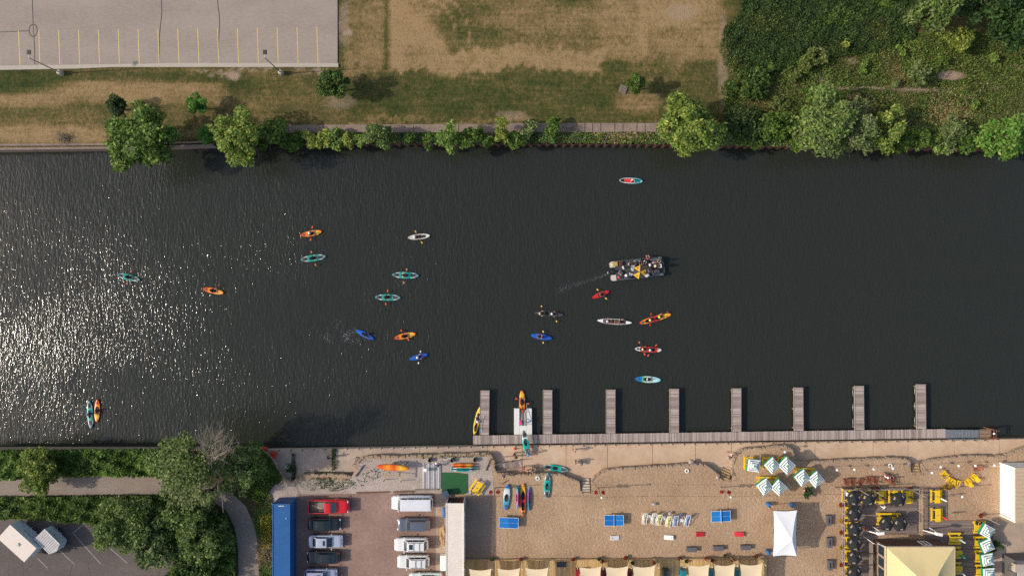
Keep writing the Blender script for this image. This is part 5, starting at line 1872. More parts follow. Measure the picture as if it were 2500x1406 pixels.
# floating white kayak launch
kl = thing('kayak_launch', 'white floating plastic kayak launch between the first two finger docks', 'kayak launch')
M_FLOAT = mat('launch_plastic', lin(226, 224, 218), .55, .05, 3)
ZL = DOCK - .22
for pts in ([(1255, 997), (1268, 997), (1268, 1061), (1255, 1061)], [(1286, 997), (1298, 997), (1299, 1061), (1286, 1061)], [(1268.3, 1039), (1285.7, 1039), (1285.7, 1064), (1268.3, 1064)]):
    mb = MB()
    mb.prism(px_poly(pts, ZL), WATER - .2, ZL)
    o = mb.build('float_block', M_FLOAT, kl, .03)
    (x0, y0), (x1, y1) = pts[0], pts[2]
    mb = MB()
    for y in np.arange(y0 + 3, y1, 3.4):
        mb.bar(W(x0 + .8, y, ZL + .012), W(x1 - .8, y, ZL + .012), .05, .012)
    mb.build('grip_ribs', M_FLOAT, o)
for x in (1272.5, 1281.5):
    mb = MB()
    mb.bar(W(x, 1000, WATER + .1), W(x, 1039, ZL - .1), .36, .12)
    mb.build('cradle_rail', mat('launch_cradle', lin(170, 166, 156), .6, .2), kl)
for x in (1268, 1286):
    mb = MB()
    mb.tube([W(x, 984, WATER + .4), W(x, 1036, ZL + .6)], .035, 6)
    for y in (984, 1004, 1034):
        a = W(x, y, WATER)
        mb.tube([a, a + Vector((0, 0, .55 + (y - 984) * .012))], .03, 6)
    mb.build('grab_rail', M_STEEL, kl)
kayak(1275, 980, 92, 55, 'orange', 'orange kayak backing off the white floating launch', z=WATER - .02)
paddler(1275, 982, 92, (58, 30, 34), 'kayaker in dark red sitting in the orange kayak on the launch', z=WATER + .06)
paddle(1275, 979, -22, 'red bladed paddle of the kayak on the launch', RED, 2.2, z=WATER + .5)
person(L(1270, 1036, ZL + 1, ZL), R(70), 'bend', (222, 40, 150), (40, 40, 46), 'launch helper in bright pink bending on the white launch', (70, 44, 30))
kayak(1165, 1027, 78, 70, 'yellow', 'yellow tandem kayak tied up left of the leftmost finger dock')
paddler(1166, 1028, 78, (226, 220, 226), 'paddler in white hat seated in the yellow tandem kayak', (232, 226, 232), z=WATER + .04)
paddle(1178, 1034, 82, 'pale blue paddle lying on the leftmost finger dock', (150, 196, 210), 2.3, z=DOCK + .05)
paddle(1157, 1023, 50, 'white paddle sticking out left of the yellow tandem kayak', WHT, 1.4, z=WATER + .4, single=True)
# kayak carried across the dock, and those lying ashore
kayak(1284, 1082, -80, 66, 'tealgrey', 'grey and teal kayak being carried over the dock to the launch', z=PROM + .55)
person(L(1290, 1111, PROM + 1.2, PROM), R(104), 'reach', (60, 60, 64), (70, 90, 140), 'person with blue hat carrying the tail of the grey and teal kayak', hat=(96, 146, 210))
kayak(1358, 1143, -10, 60, 'teal', 'teal kayak lying on the promenade below the dock', z=PROM)
kayak(1336, 1185, 87, 62, 'teal', 'teal kayak on the sand below the promenade wall', z=.0)
kayak(1237, 1213, 85, 63, 'bluewhite', 'blue and white kayak on the sand, leftmost of the beached kayaks', z=.0)
kayak(1277, 1220, 90, 80, 'tandem', 'orange tandem kayak on the sand between pink and purple ones', z=.0)
kayak(1266, 1214, 90, 58, 'pink', 'pink and turquoise kayak on its side left of the beached orange tandem', z=.36, tilt=-75)
kayak(1289, 1218, 90, 57, 'purple', 'purple and turquoise kayak on its side right of the beached orange tandem', z=.02, tilt=70)
for i, (x, y, st, lab) in enumerate([(1130, 1132, 'orange', 'upper of the two orange kayaks stored on edge by the barrels'), (1130, 1138.5, 'orange', 'lower of the two orange kayaks stored on edge by the barrels'), (1130, 1145, 'teal', 'upper of the two teal kayaks stored on edge by the green mat'), (1130, 1151, 'teal', 'lower of the two teal kayaks stored on edge by the green mat')]):
    o = kayak(x, y, 180 if i > 1 else 0, 56 if i < 2 else 63, st, lab, z=.38, tilt=88)
rk = thing('kayak_rack', 'timber rack carrying one orange kayak on the gravel yard', 'rack', (0, 0, 0))
for (x, y) in ((940, 1170), (981, 1172), (942, 1145), (985, 1145)):
    mb = MB()
    a = L(x - 1250 + 1250, y, 0, 0)
    mb.bar(a, a + Vector((0, 0, 1.25)), .10, .10)
    mb.build('post', M_WOOD, rk)
for a, b in (((936, 1159), (981, 1163)), ((944, 1130), (941, 1170)), ((984, 1130), (982, 1172)), ((940, 1146), (985, 1147))):
    mb = MB()
    mb.bar(W(*a, 1.15), W(*b, 1.15), .09, .12)
    mb.build('crossbar', M_WOOD, rk)
o = kayak(958, 1143, -4, 82, 'orange', 'big orange kayak upside down on the timber rack', z=1.55)
o.rotation_euler = (R(180), 0, R(-4))

# ------------------------------------------------------------------ vehicles
def paint(name, rgb, metal=.0, rough=.28):
    return mat('paint_' + name, lin(*rgb), rough, .03, 1.0, metal=metal, coat=.6)


def rring(x0, x1, hw, r, n=5, m=18, bow=.05):
    """rounded, slightly barrel shaped outline, symmetric in y, from front centre round to rear centre and back"""
    full = [(x1, 0), (x1 - .01, (hw - r) * .5)]
    for i in range(n + 1):
        a = R(90 * i / n)
        full.append((x1 - r + r * math.cos(a), hw - r + r * math.sin(a)))
    for i in range(1, m):
        full.append((x1 - r + (x0 - x1 + 2 * r) * i / m, hw))
    for i in range(n + 1):
        a = R(90 + 90 * i / n)
        full.append((x0 + r + r * math.cos(a), hw - r + r * math.sin(a)))
    full += [(x0 + .01, (hw - r) * .5), (x0, 0)]
    c, l = (x0 + x1) / 2, (x1 - x0) / 2
    full = [(x, y * (1 - bow * abs((x - c) / l) ** 2.5)) for x, y in full]
    return full + [(x, -y) for x, y in reversed(full[1:-1])]


LIGHTW = mat('headlight_glass', lin(206, 212, 214), .15, .05)
LIGHTR = mat('tail_light_red', lin(168, 22, 26), .25, .05)


def car(px, py, deg, Ln, Wd, Ht, kind, pm, label, roof=None, rack=False, sunroof=False, zi=.9):
    loc = L(px, py, zi, .02)
    root = thing({'pickup': 'pickup_truck', 'van': 'passenger_van'}.get(kind, 'parked_car'), label, {'pickup': 'pickup', 'van': 'van'}.get(kind, 'car'), loc, R(deg), 'cars parked on the paved lot')
    h = Ln / 2
    belt = {'sedan': .92, 'suv': 1.05, 'pickup': 1.12, 'van': 1.15, 'wagon': .98}[kind]
    hood = {'sedan': .86, 'suv': 1.0, 'pickup': 1.12, 'van': 1.05, 'wagon': .92}[kind]
    # cabin: windshield base, roof front, roof rear, rear window base (fractions of the half length, + is the nose)
    cab = {'sedan': (.42, .12, -.46, -.74), 'suv': (.44, .20, -.78, -.93), 'pickup': (.40, .17, -.10, -.16), 'van': (.68, .50, -.93, -.98), 'wagon': (.42, .16, -.72, -.92)}[kind]
    rear_deck = {'sedan': .94, 'suv': belt, 'pickup': 1.08, 'van': belt, 'wagon': belt}[kind]

    def topz(x):
        t = x / h
        if t > cab[0]:
            return hood - .16 * max(0, (t - .80) / .20) ** 2 - .04 * (t - cab[0])
        if t < cab[3]:
            return rear_deck - .10 * max(0, (-t - .88) / .12) ** 2
        return belt
    levels = [(.24, -.05, .30), (.36, .0, .42), (.62, .02, .46), (None, .0, .46), ('top', -.11, .46)]
    rings = []
    for z, off, r in levels:
        hw = Wd / 2 + (off if off else 0) - .03
        ring = rring(-h + (.06 if off < 0 else 0), h - (.06 if off < 0 else 0), hw, max(.08, r + off))
        rr = []
        for x, y in ring:
            zz = z if isinstance(z, float) else (topz(x) - .08 if z is None else topz(x))
            rr.append((x, y, zz))
        rings.append(rr)
    mb = MB()
    n = len(rings[0])
    vs = [p for r in rings for p in r]
    fs = []
    for i in range(len(rings) - 1):
        for j in range(n):
            j2 = (j + 1) % n
            fs.append((i * n + j, i * n + j2, (i + 1) * n + j2, (i + 1) * n + j))
    o = (len(rings) - 1) * n
    half = n // 2
    if kind == 'pickup':
        bx0, bx1 = -h + .12, h * cab[3] - .05
        mb.add(vs, fs, 0, True)
        # top skin only over the bonnet; the bed is open
        q = MB()
        top = [p for p in rings[-1]]
        for j in range(half):
            a, b = top[j], top[j + 1]
            c, d = top[(n - j - 1) % n], top[(n - j) % n]
            if min(a[0], b[0]) > h * cab[3] - .3:
                mb.add([a, b, c, d], [(0, 1, 2, 3)], 0, True)
        hw = Wd / 2 - .16
        bz = .78
        mb.add([(bx0, -hw, bz), (bx1, -hw, bz), (bx1, hw, bz), (bx0, hw, bz)], [(0, 1, 2, 3)], 1)
        for s in (-1, 1):
            mb.box(((bx0 + bx1) / 2, s * (hw + .03), (bz + 1.1) / 2), (bx1 - bx0, .06, 1.1 - bz), 0, 1)
            mb.box(((bx0 + bx1) / 2, s * (hw + .075), 1.09), (bx1 - bx0 + .1, .10, .03), 0, 0)
        mb.box((bx0 - .02, 0, (bz + 1.1) / 2), (.07, 2 * hw, 1.1 - bz), 0, 0)
    else:
        for j in range(half):
            fs.append((o + j, o + j + 1, o + (n - j - 1) % n, o + (n - j) % n) if j else (o, o + 1, o + n - 1))
        fs = [f for f in fs if len(set(f)) == len(f)]
        mb.add(vs, fs, 0, True)
    body = mb.build('body', [pm, mat('bed_liner', lin(92, 84, 76), .85, .3, 5)], root)
    # cabin
    a, b, c, d = (k * h for k in cab)
    hb, hr = Wd / 2 - .10, Wd / 2 - (.26 if kind != 'van' else .20)
    z0, z1 = belt - .02, Ht
    mb = MB()
    base = [(a, -hb + .1), (a, hb - .1), (d, hb - .08), (d, -hb + .08)]
    topr = [(b, -hr), (b, hr), (c, hr), (c, -hr)]
    vs = [(x, y, z0) for x, y in base] + [(x, y, z1 - .03) for x, y in topr]
    mb.add(vs, [(0, 1, 5, 4), (1, 2, 6, 5), (2, 3, 7, 6), (3, 0, 4, 7)], 0)
    cm = .5 * (b + c)
    rf = []
    nu = 8
    for i in range(nu + 1):
        x = b + (c - b) * i / nu
        for j in range(5):
            s = -1 + j / 2
            rf.append((x, hr * s, z1 - .03 + .055 * (1 - s * s * .9) * (1 - ((x - cm) / (b - c) * 2) ** 4 * .7)))
    mb.add(rf, [(i * 5 + j, i * 5 + j + 1, (i + 1) * 5 + j + 1, (i + 1) * 5 + j) for i in range(nu) for j in range(4)], 0, True)
    mb.build('cabin', roof or pm, root, .04)

    def face_panel(name, q, inset, m, out):
        """glass panel inset in the quad q (4 points), pushed out by 6 mm"""
        q = [Vector(p) for p in q]
        cc = sum(q, Vector()) / 4
        nrm = (q[1] - q[0]).cross(q[2] - q[0]).normalized()
        if nrm.dot(cc - Vector((cm, 0, z0 - .4))) < 0:
            nrm = -nrm
        u0, u1, v0, v1 = inset
        pt = lambda u, v: (q[0].lerp(q[1], u)).lerp(q[3].lerp(q[2], u), v) + nrm * .012
        g = MB()
        ps = [pt(u0, v0), pt(u1, v0), pt(u1, v1), pt(u0, v1)]
        g.add(ps, [(0, 1, 2, 3)] if (ps[1] - ps[0]).cross(ps[2] - ps[0]).dot(nrm) > 0 else [(3, 2, 1, 0)])
        return g.build(name, m, root)
    V = [Vector(v) for v in vs]
    face_panel('windshield', (V[0], V[1], V[5], V[4]), (.04, .96, .05, .94), M_GLASS, 1)
    face_panel('rear_window', (V[3], V[2], V[6], V[7]), (.08, .92, .12, .9), M_GLASS, 1)
    for s, q in ((1, (V[2], V[1], V[5], V[6])), (-1, (V[3], V[0], V[4], V[7]))):
        segs = {'sedan': [(.14, .50), (.53, .86)], 'wagon': [(.06, .32), (.35, .62), (.65, .9)], 'suv': [(.05, .30), (.33, .62), (.65, .90)], 'pickup': [(.12, .84)], 'van': [(.04, .26), (.28, .50), (.52, .72), (.75, .92)]}[kind]
        for u0, u1 in segs:
            face_panel('side_window', q, (u0, u1, .14, .9), M_GLASS, 1)
    for sx in (.62, -.60):
        for s in (-1, 1):
            wh = thing('wheel', None, None)
            wh.parent = root
            wh.location = (sx * h, s * (Wd / 2 - .10), .33)
            mb = MB()
            mb.torus((0, 0, 0), .24, .10, 18, 8, axis='y')
            mb.build('tyre', M_RUBBER, wh)
            mb = MB()
            mb.tube([(0, s * .02, 0), (0, s * .09, 0)], .19, 14)
            mb.build('rim', M_STEEL, wh)
    for s in (-1, 1):
        mb = MB()
        mb.ell((h - .16, s * (Wd / 2 - .30), hood - .17), (.16, .20, .09), 10, 6)
        mb.build('headlight', LIGHTW, root)
        mb = MB()
        mb.ell((-h + .10, s * (Wd / 2 - .24), .86), (.10, .17, .12), 10, 6)
        mb.build('tail_light', LIGHTR, root)
        mb = MB()
        mb.box((a - .1, s * (Wd / 2 + .10), belt + .05), (.14, .22, .14))
        mb.build('side_mirror', pm, root, .03)
    mb = MB()
    mb.box((h - .02, 0, .45), (.10, Wd * .72, .16))
    mb.build('front_bumper', M_DARKSTEEL if kind != 'pickup' else M_STEEL, root, .03)
    mb = MB()
    mb.box((-h + .02, 0, .48), (.10, Wd * .74, .16))
    mb.build('rear_bumper', M_DARKSTEEL if kind != 'pickup' else M_STEEL, root, .03)
    if rack:
        for s in (-1, 1):
            mb = MB()
            mb.tube([(b - .15, s * (hr - .1), z1 + .01), (b - .3, s * (hr - .1), z1 + .08), (c + .3, s * (hr - .1), z1 + .08), (c + .15, s * (hr - .1), z1 + .01)], .022, 6)
            mb.build('roof_rail', M_DARKSTEEL, root)
        for x in (b - (b - c) * .40, b - (b - c) * .74):
            mb = MB()
            mb.bar((x, -hr + .1, z1 + .07), (x, hr - .1, z1 + .07), .05, .03)
            mb.build('roof_bar', M_DARKSTEEL, root)
    if sunroof:
        mb = MB()
        mb.box((b - (b - c) * .24, 0, z1 + .027), ((b - c) * .22, hr * 1.05, .012))
        mb.build('sunroof', M_GLASS, root)
    if kind == 'van':
        for k in range(6):
            mb = MB()
            y = -hr * .8 + hr * 1.6 * k / 5
            mb.bar((b - .2, y, z1 + .03), (c + .2, y, z1 + .03), .05, .03)
            mb.build('roof_rib', pm, root)
    if kind == 'pickup':
        mb = MB()
        mb.bar((-h * .30, -.3, .86), (-h * .82, .2, .86), .14, .05)
        mb.build('loose_board', M_WOOD, root)
        mb = MB()
        mb.box((-h * .42, .1, .82), (h * .5, .9, .06))
        mb.build('plywood', M_GREYWOOD, root)
    return root


P_RED = paint('red', (206, 26, 34))
P_BLK = paint('black', (34, 38, 40), .2)
P_BLK2 = paint('charcoal', (44, 46, 48), .2)
P_SIL = paint('silver', (196, 200, 212), .35)
P_LAV = paint('pale_silver', (176, 178, 200), .35)
P_WHT = paint('white', (232, 232, 230))
P_WHT2 = paint('white_warm', (226, 226, 222))
P_GRY = paint('grey', (112, 116, 128), .4)
P_MINT = paint('mint_white', (206, 220, 214))
P_VAN = paint('van_white', (226, 226, 230))
car(802, 1236, 0, 5.8, 1.95, 1.82, 'pickup', P_RED, 'red pickup truck with an open bed')
car(791, 1280, 0, 4.75, 1.82, 1.44, 'sedan', P_BLK, 'black sedan parked nose right just below the red pickup', roof=P_BLK2)
car(794, 1322, 0, 4.95, 1.84, 1.46, 'sedan', P_SIL, 'silver white sedan with a dark sunroof', sunroof=True)
car(789, 1361, 180, 4.75, 1.82, 1.44, 'sedan', P_BLK2, 'black sedan parked nose left below the silver sedan')
car(783, 1404, 0, 4.7, 1.85, 1.62, 'suv', P_LAV, 'pale silver car cut by the bottom edge', sunroof=True)
car(1006, 1227, 180, 5.9, 2.0, 2.1, 'van', P_VAN, 'long white van at the top of the right parking row')
car(1010, 1281, 180, 4.75, 1.84, 1.62, 'wagon', P_GRY, 'grey wagon parked below the white van')
car(1004, 1329, 180, 4.85, 1.88, 1.80, 'suv', P_WHT, 'white sport utility car with a black roof opening and tall windows', rack=True, sunroof=True)
car(1009, 1371, 180, 4.6, 1.84, 1.68, 'suv', P_WHT2, 'white crossover with roof bars, lowest whole car of the right row', rack=True)
car(1040, 1415, 180, 4.9, 1.88, 1.5, 'sedan', P_MINT, 'pale car mostly below the bottom edge of the right row')
for i, (x0, x1, y, lab) in enumerate([(870, 948, 1202, 'brown timber lying along the top of the car park'), (960, 1010, 1200, 'brown timber behind the white van'), (1012, 1068, 1195, 'pale timber below the stack of white panels')]):
    mb = MB()
    mb.bar(W(x0, y + 1, .16), W(x1, y - 1, .16), .2, .2)
    tag(mb.build('timber_beam', M_BROWN if i < 2 else M_GREYWOOD, None, .02), lab, 'timber', 'timbers edging the car park')

# ------------------------------------------------------------------ containers and trailers
def corrugated(mb, p0, p1, z0, z1, pitch=.28, depth=.045, mi=0):
    """wall of trapezoid ribs from p0 to p1 (outward is to the right of p0->p1)"""
    p0, p1 = Vector(p0), Vector(p1)
    d = p1 - p0
    ln = d.length
    d = d / ln
    nrm = Vector((d.y, -d.x, 0))
    n = max(2, int(ln / pitch))
    xs = []
    for i in range(n):
        a = i * ln / n
        w = ln / n
        xs += [(a, 0), (a + w * .35, 0), (a + w * .5, -depth), (a + w * .85, -depth)]
    xs.append((ln, 0))
    vs = []
    for t, o in xs:
        q = p0 + d * t + nrm * o
        vs += [(q.x, q.y, z0), (q.x, q.y, z1)]
    mb.add(vs, [(2 * i, 2 * i + 2, 2 * i + 3, 2 * i + 1) for i in range(len(xs) - 1)], mi)


def container(name, x0, y0, x1, y1, h, m, mroof, label, open_end=False, zb=.05):
    """x0..y1 footprint in world metres (y0 > y1)"""
    root = thing(name, label, 'container', ((x0 + x1) / 2, (y0 + y1) / 2, 0))
    cx, cy = root.location.x, root.location.y
    ax, bx, ay, by = x0 - cx, x1 - cx, y0 - cy, y1 - cy
    mb = MB()
    corrugated(mb, (bx, by, 0), (bx, ay, 0), zb, h - .1)
    mb.build('side_wall', m, root)
    mb = MB()
    corrugated(mb, (ax, ay, 0), (ax, by, 0), zb, h - .1)
    mb.build('side_wall', m, root)
    mb = MB()
    corrugated(mb, (ax, by, 0), (bx, by, 0), zb, h - .1)
    mb.build('end_wall', m, root)
    if not open_end:
        mb = MB()
        corrugated(mb, (bx, ay, 0), (ax, ay, 0), zb, h - .1)
        mb.build('end_wall', m, root)
    # roof sheet with cross ribs
    mb = MB()
    n = int((ay - by) / .24)
    vs = []
    for i in range(n):
        y = ay - .12 - (ay - by - .24) * i / n
        w = (ay - by - .24) / n
        for yy, z in ((y, h - .03), (y - w * .35, h - .03), (y - w * .5, h - .055), (y - w * .85, h - .055)):
            vs += [(ax + .1, yy, z), (bx - .1, yy, z)]
    mb.add(vs, [(2 * i, 2 * i + 2, 2 * i + 3, 2 * i + 1) for i in range(len(vs) // 2 - 1)])
    mb.build('roof', mroof, root)
    for (a, b) in (((ax + .06, ay), (ax + .06, by)), ((bx - .06, ay), (bx - .06, by))):
        mb = MB()
        mb.bar((*a, h - .05), (*b, h - .05), .12, .13)
        mb.build('top_rail', mroof, root)
    for y in (ay - .06, by + .06):
        mb = MB()
        mb.bar((ax, y, h - .045), (bx, y, h - .045), .12, .13)
        mb.build('top_rail', mroof, root)
    for x in (ax + .07, bx - .07):
        for y in (ay - .07, by + .07):
            mb = MB()
            mb.box((x, y, h / 2), (.15, .15, h + .02))
            mb.build('corner_post', m, root)
    mb = MB()
    mb.box((0, (ay + by) / 2, .06), (bx - ax - .1, ay - by - .1, .1))
    mb.build('floor', M_BROWN, root)
    return root, ax, bx, ay, by


M_CBLUE = mat('container_blue', lin(22, 90, 150), .55, .17, .9)
a, b = W(682, 1214), W(724, 1214)
cb, ax, bx, ay, by = container('shipping_container', a.x, a.y, b.x, a.y - 12.2, 2.9, M_CBLUE, M_CBLUE, 'long blue shipping container beside the car park')
r_ = random.Random(3)
mb = MB()           # unreadable white stencil on the roof edge
x = ax + .85
while x < ax + 1.62:
    w = r_.choice((.03, .06, .06, .08))
    mb.box((x + w / 2, ay - .30, 2.884), (w, .13, .004))
    x += w + .03
mb.build('stencil_mark', M_WHITE, cb)
mb = MB()
mb.lathe([(.07, 0), (.07, .05), (.001, .06)], 10, (bx - .55, ay - 2.0, 2.87))
mb.build('roof_vent', M_WHITE, cb)

M_CWHITE = mat('container_white', lin(228, 217, 204), .6, .08, .8)
a, b = W(1093, 1208), W(1137, 1208)
cw, ax, bx, ay, by = container('storage_container', a.x, a.y - .3, b.x - .05, a.y - 12.6, 2.75, M_CWHITE, M_CWHITE, 'long cream storage container with its end open to the green mat', open_end=True)
for s, x in ((-1, ax), (1, bx)):
    mb = MB()
    ang = R(100) if s > 0 else R(95)
    mb.box((x + s * .06, ay - .62 if s > 0 else ay - .7, 1.35), (.05, 1.2, 2.5))
    mb.build('door_leaf', mat('container_door', lin(150, 158, 168), .5), cw)
for (x, y, z, sx, sy, sz, m) in ((-.75, ay - .5, .9, .7, .5, 1.6, M_DARKSTEEL), (-.0, ay - .35, 1.1, .75, .3, 2.0, M_BLACK), (.75, ay - .4, 1.05, .65, .4, 1.9, mat('dark_red', lin(104, 34, 34), .6)), (-.7, ay - .4, 1.85, .5, .4, .3, mat('lilac_box', lin(140, 138, 170), .6))):
    mb = MB()
    mb.box((x, y, z), (sx, sy, sz))
    mb.build('stored_locker', m, cw, .02)
fz = thing('chest_freezer', 'white chest freezer against the cream storage container', 'freezer', L(1082, 1371, .5, .02))
mb = MB()
mb.box((0, 0, .45), (.75, 2.1, .86))
mb.build('cabinet', M_WHITE, fz, .04)
mb = MB()
mb.box((0, 0, .92), (.79, 2.16, .07))
mb.build('lid', M_WHITE, fz, .03)
for i, (x, y0, y1) in enumerate([(1074, 1288, 1318), (1077, 1284, 1332), (1081, 1282, 1336)]):
    mb = MB()
    mb.bar(L(x, y0, .2, .08), L(x + 1, y1, .9, .9), .22, .05)
    tag(mb.build('leaning_plank', M_WOOD, None, .01), ['shortest plank leaning on the cream container', 'middle plank leaning on the cream container', 'plank nearest the cream container wall'][i], 'plank', 'planks leaning on the container')
bb = thing('wheeled_bin', 'dark blue wheeled bin at the corner of the green mat', 'bin', L(1089, 1203, .6, .02), R(25))
mb = MB()
mb.box((0, 0, .55), (.62, .7, .95), top=1.12)
mb.build('body', mat('bin_blue', lin(44, 62, 88), .6), bb, .04)
mb = MB()
mb.box((0.02, 0, 1.06), (.8, .84, .07))
mb.build('lid', mat('bin_lid', lin(58, 76, 102), .55), bb, .03)
for s in (-1, 1):
    mb = MB()
    mb.tube([(-.3, s * .3, .12), (-.3, s * .36, .12)], .12, 12)
    mb.build('wheel', M_RUBBER, bb)
gm = thing('turf_platform', 'low platform covered with green turf in front of the cream container', 'platform')
mb = MB()
P = px_poly([(1079, 1153), (1110, 1153.5), (1141, 1157), (1141, 1202), (1133, 1206), (1078, 1206)], .1)
mb.prism(P, 0, .07)
mb.build('base', M_GREYWOOD, gm)
mb = MB()
mb.prism(P, .07, .10)
mb.build('turf', mat('green_turf', lin(42, 92, 52), .95, .12, 4, .01, 60), gm)
bl_ = thing('blue_tarp_roll', 'blue tarp roll by the cream container wall', 'tarp roll', L(1083, 1251, .3, .02))
mb = MB()
mb.tube([(0, -.7, .22), (0, .7, .22)], .2, 12)
mb.build('roll', mat('tarp_blue', lin(70, 116, 178), .6), bl_)
mb = MB()
for y in (-.4, .4):
    mb.torus((0, y, .22), .2, .015, 14, 5, axis='y')
mb.build('tie_strap', M_BLACK, bl_)


def trailer(cx, cy, deg, Ln, Wd, Ht, label, m, roofm, vnose=0.0, ribs=False):
    """box trailer; x is the long axis; the lettered side faces +y"""
    root = thing('box_trailer', label, 'trailer', L(cx, cy, Ht, .0), R(deg))
    h, w = Ln / 2, Wd / 2
    zb = .55
    poly = [(-h, -w), (h, -w), (h + vnose, -w * .1 if vnose else -w), (h + vnose, w * .1 if vnose else w), (h, w), (-h, w)] if vnose else [(-h, -w), (h, -w), (h, w), (-h, w)]
    mb = MB()
    mb.prism(poly, zb, Ht - .02)
    mb.build('box_body', m, root, .03)
    mb = MB()
    mb.prism([(x * 1.004, y * 1.01) for x, y in poly], Ht - .02, Ht + .03)
    mb.build('roof', roofm, root, .02)
    if ribs:
        for i in range(9):
            x = -h + .3 + (Ln - .5) * i / 8
            mb = MB()
            mb.bar((x, -w + .06, Ht + .045), (x, w - .06, Ht + .045), .07, .04)
            mb.build('roof_rib', roofm, root)
        for s in (-1, 1):
            mb = MB()
            mb.bar((-h, s * w, Ht + .03), (h, s * w, Ht + .03), .07, .07)
            mb.build('roof_trim', M_WHITE, root)
    else:
        mb = MB()
        mb.box((.25, 0, Ht + .09), (.36, .36, .12))
        mb.build('roof_vent', mat('vent_grey', lin(176, 180, 172), .5), root, .03)
    for s in (-1, 1):
        wh = thing('wheel', None, None)
        wh.parent = root
        wh.location = (-.2, s * (w + .05), .34)
        mb = MB()
        mb.torus((0, 0, 0), .25, .10, 18, 8, axis='y')
        mb.build('tyre', M_RUBBER, wh)
        mb = MB()
        mb.tube([(0, s * .02, 0), (0, s * .1, 0)], .17, 12)
        mb.build('rim', M_STEEL, wh)
        mb = MB()
        pts = [(-.2 + .45 * math.cos(t), s * (w + .06), .34 + .45 * math.sin(t)) for t in np.linspace(0, math.pi, 9)]
        mb.tube(pts, .05, 6)
        mb.build('mudguard', m, root)
    mb = MB()
    x = h + vnose
    mb.tube([(h - .3, -w * .7, .45), (x + .9, 0, .45), (h - .3, w * .7, .45)], .05, 6)
    mb.tube([(x + .7, 0, .05), (x + .7, 0, .7)], .04, 6)
    mb.build('drawbar', M_DARKSTEEL, root)
    # illegible lettering on the side: first marks red, then black, small line under
    rr = random.Random(int(cx))
    x = .9
    for k in range(9):
        mb = MB()
        ww = rr.uniform(.10, .16)
        mb.bar((x, w + .006, 1.62), (x, w + .006, 1.62 + rr.choice((.26, .26, .36))), .04, .01)
        mb.bar((x - ww, w + .006, 1.64), (x - ww, w + .006, 1.86), .04, .01)
        if rr.random() < .7:
            mb.bar((x, w + .006, 1.72), (x - ww, w + .006, rr.choice((1.64, 1.72, 1.86))), .01, .04)
        mb.build('side_letter', mat('letter_red', lin(150, 30, 50), .6) if k < 2 else M_BLACK, root)
        x -= ww + .07
    for k in range(12):
        mb = MB()
        mb.bar((.7 - k * .10, w + .006, 1.34), (.64 - k * .10, w + .006, 1.34), .01, .05)
        mb.build('small_print', M_PAD, root)
    return root


M_TRW = mat('trailer_white', lin(204, 210, 214), .4, .04, 1)
M_TRR = mat('trailer_roof', lin(222, 208, 194), .6, .06, 1.5)
trailer(42, 1325.5, -42, 4.95, 2.55, 2.75, 'larger white box trailer with a plain cream roof and roof vent', M_TRW, M_TRR)
trailer(115, 1321, -45, 3.0, 1.95, 2.2, 'smaller white box trailer with a ribbed stained roof', M_TRW, mat('trailer_roof_grey', lin(186, 180, 178), .6, .14, 2.5), .4, True)

# ------------------------------------------------------------------ beach and bar furniture
def picnic_proto():
    r = thing('picnic_table', 'x', 'picnic table')
    pl = None
    for k in range(4):
        mb = MB()
        mb.box((0, -.285 + .19 * k, .76), (1.85, .18, .045))
        if pl is None:
            pl = o = mb.build('top_plank', M_YELLOW, r, .008)
        else:
            o = pl.copy()
            COL.objects.link(o)
            o.location = (0, .19 * k, 0)
    for s in (-1, 1):
        mb = MB()
        mb.box((0, s * .72, .455), (1.85, .27, .045))
        mb.build('bench', M_YELLOW, r, .03)
        mb = MB()
        for y in (-1, 1):
            mb.bar((s * .68, y * .28, .72), (s * .68, y * .58, 0), .09, .06)
        mb.bar((s * .68, -.84, .42), (s * .68, .84, .42), .06, .09)
        mb.bar((s * .68, -.36, .71), (s * .68, .36, .71), .06, .09)
        mb.build('leg_frame', M_YELLOW, r)
    mb = MB()
    mb.lathe([(.10, .785), (.09, .80), (.03, .80), (.001, .79)], 14)
    mb.build('parasol_hole', M_GREYWOOD, r)
    return Proto(r)


PT = picnic_proto()


def picnic(px, py, deg, label, zb=0.0, long=1.0):
    return PT.put(L(px, py, .76 + zb, zb), R(deg), label, 'yellow picnic tables', (long, 1, 1))


def stripe_mat():
    m = bpy.data.materials.new('striped_canvas')
    m.use_nodes = True
    nt = m.node_tree
    b = nt.nodes['Principled BSDF']
    b.inputs['Roughness'].default_value = .8
    tc = node(nt, 'ShaderNodeTexCoord')
    sx = node(nt, 'ShaderNodeSeparateXYZ')
    nt.links.new(tc.outputs['Object'], sx.inputs[0])
    ax = node(nt, 'ShaderNodeMath', operation='ABSOLUTE')
    ay = node(nt, 'ShaderNodeMath', operation='ABSOLUTE')
    nt.links.new(sx.outputs[0], ax.inputs[0])
    nt.links.new(sx.outputs[1], ay.inputs[0])
    mx = node(nt, 'ShaderNodeMath', operation='MAXIMUM')
    nt.links.new(ax.outputs[0], mx.inputs[0])
    nt.links.new(ay.outputs[0], mx.inputs[1])
    GR, WH, GY = lin(34, 140, 104), lin(232, 236, 232), lin(66, 112, 98)
    st = [(0, GR), (.19, WH), (.38, GY), (.49, WH), (.66, GY), (.76, WH), (.97, GR)]
    k = node(nt, 'ShaderNodeMath', operation='MULTIPLY')
    nt.links.new(mx.outputs[0], k.inputs[0])
    k.inputs[1].default_value = 1 / .87
    r = ramp(nt, k.outputs[0], st, 'CONSTANT')
    nt.links.new(r.outputs[0], b.inputs['Base Color'])
    return m


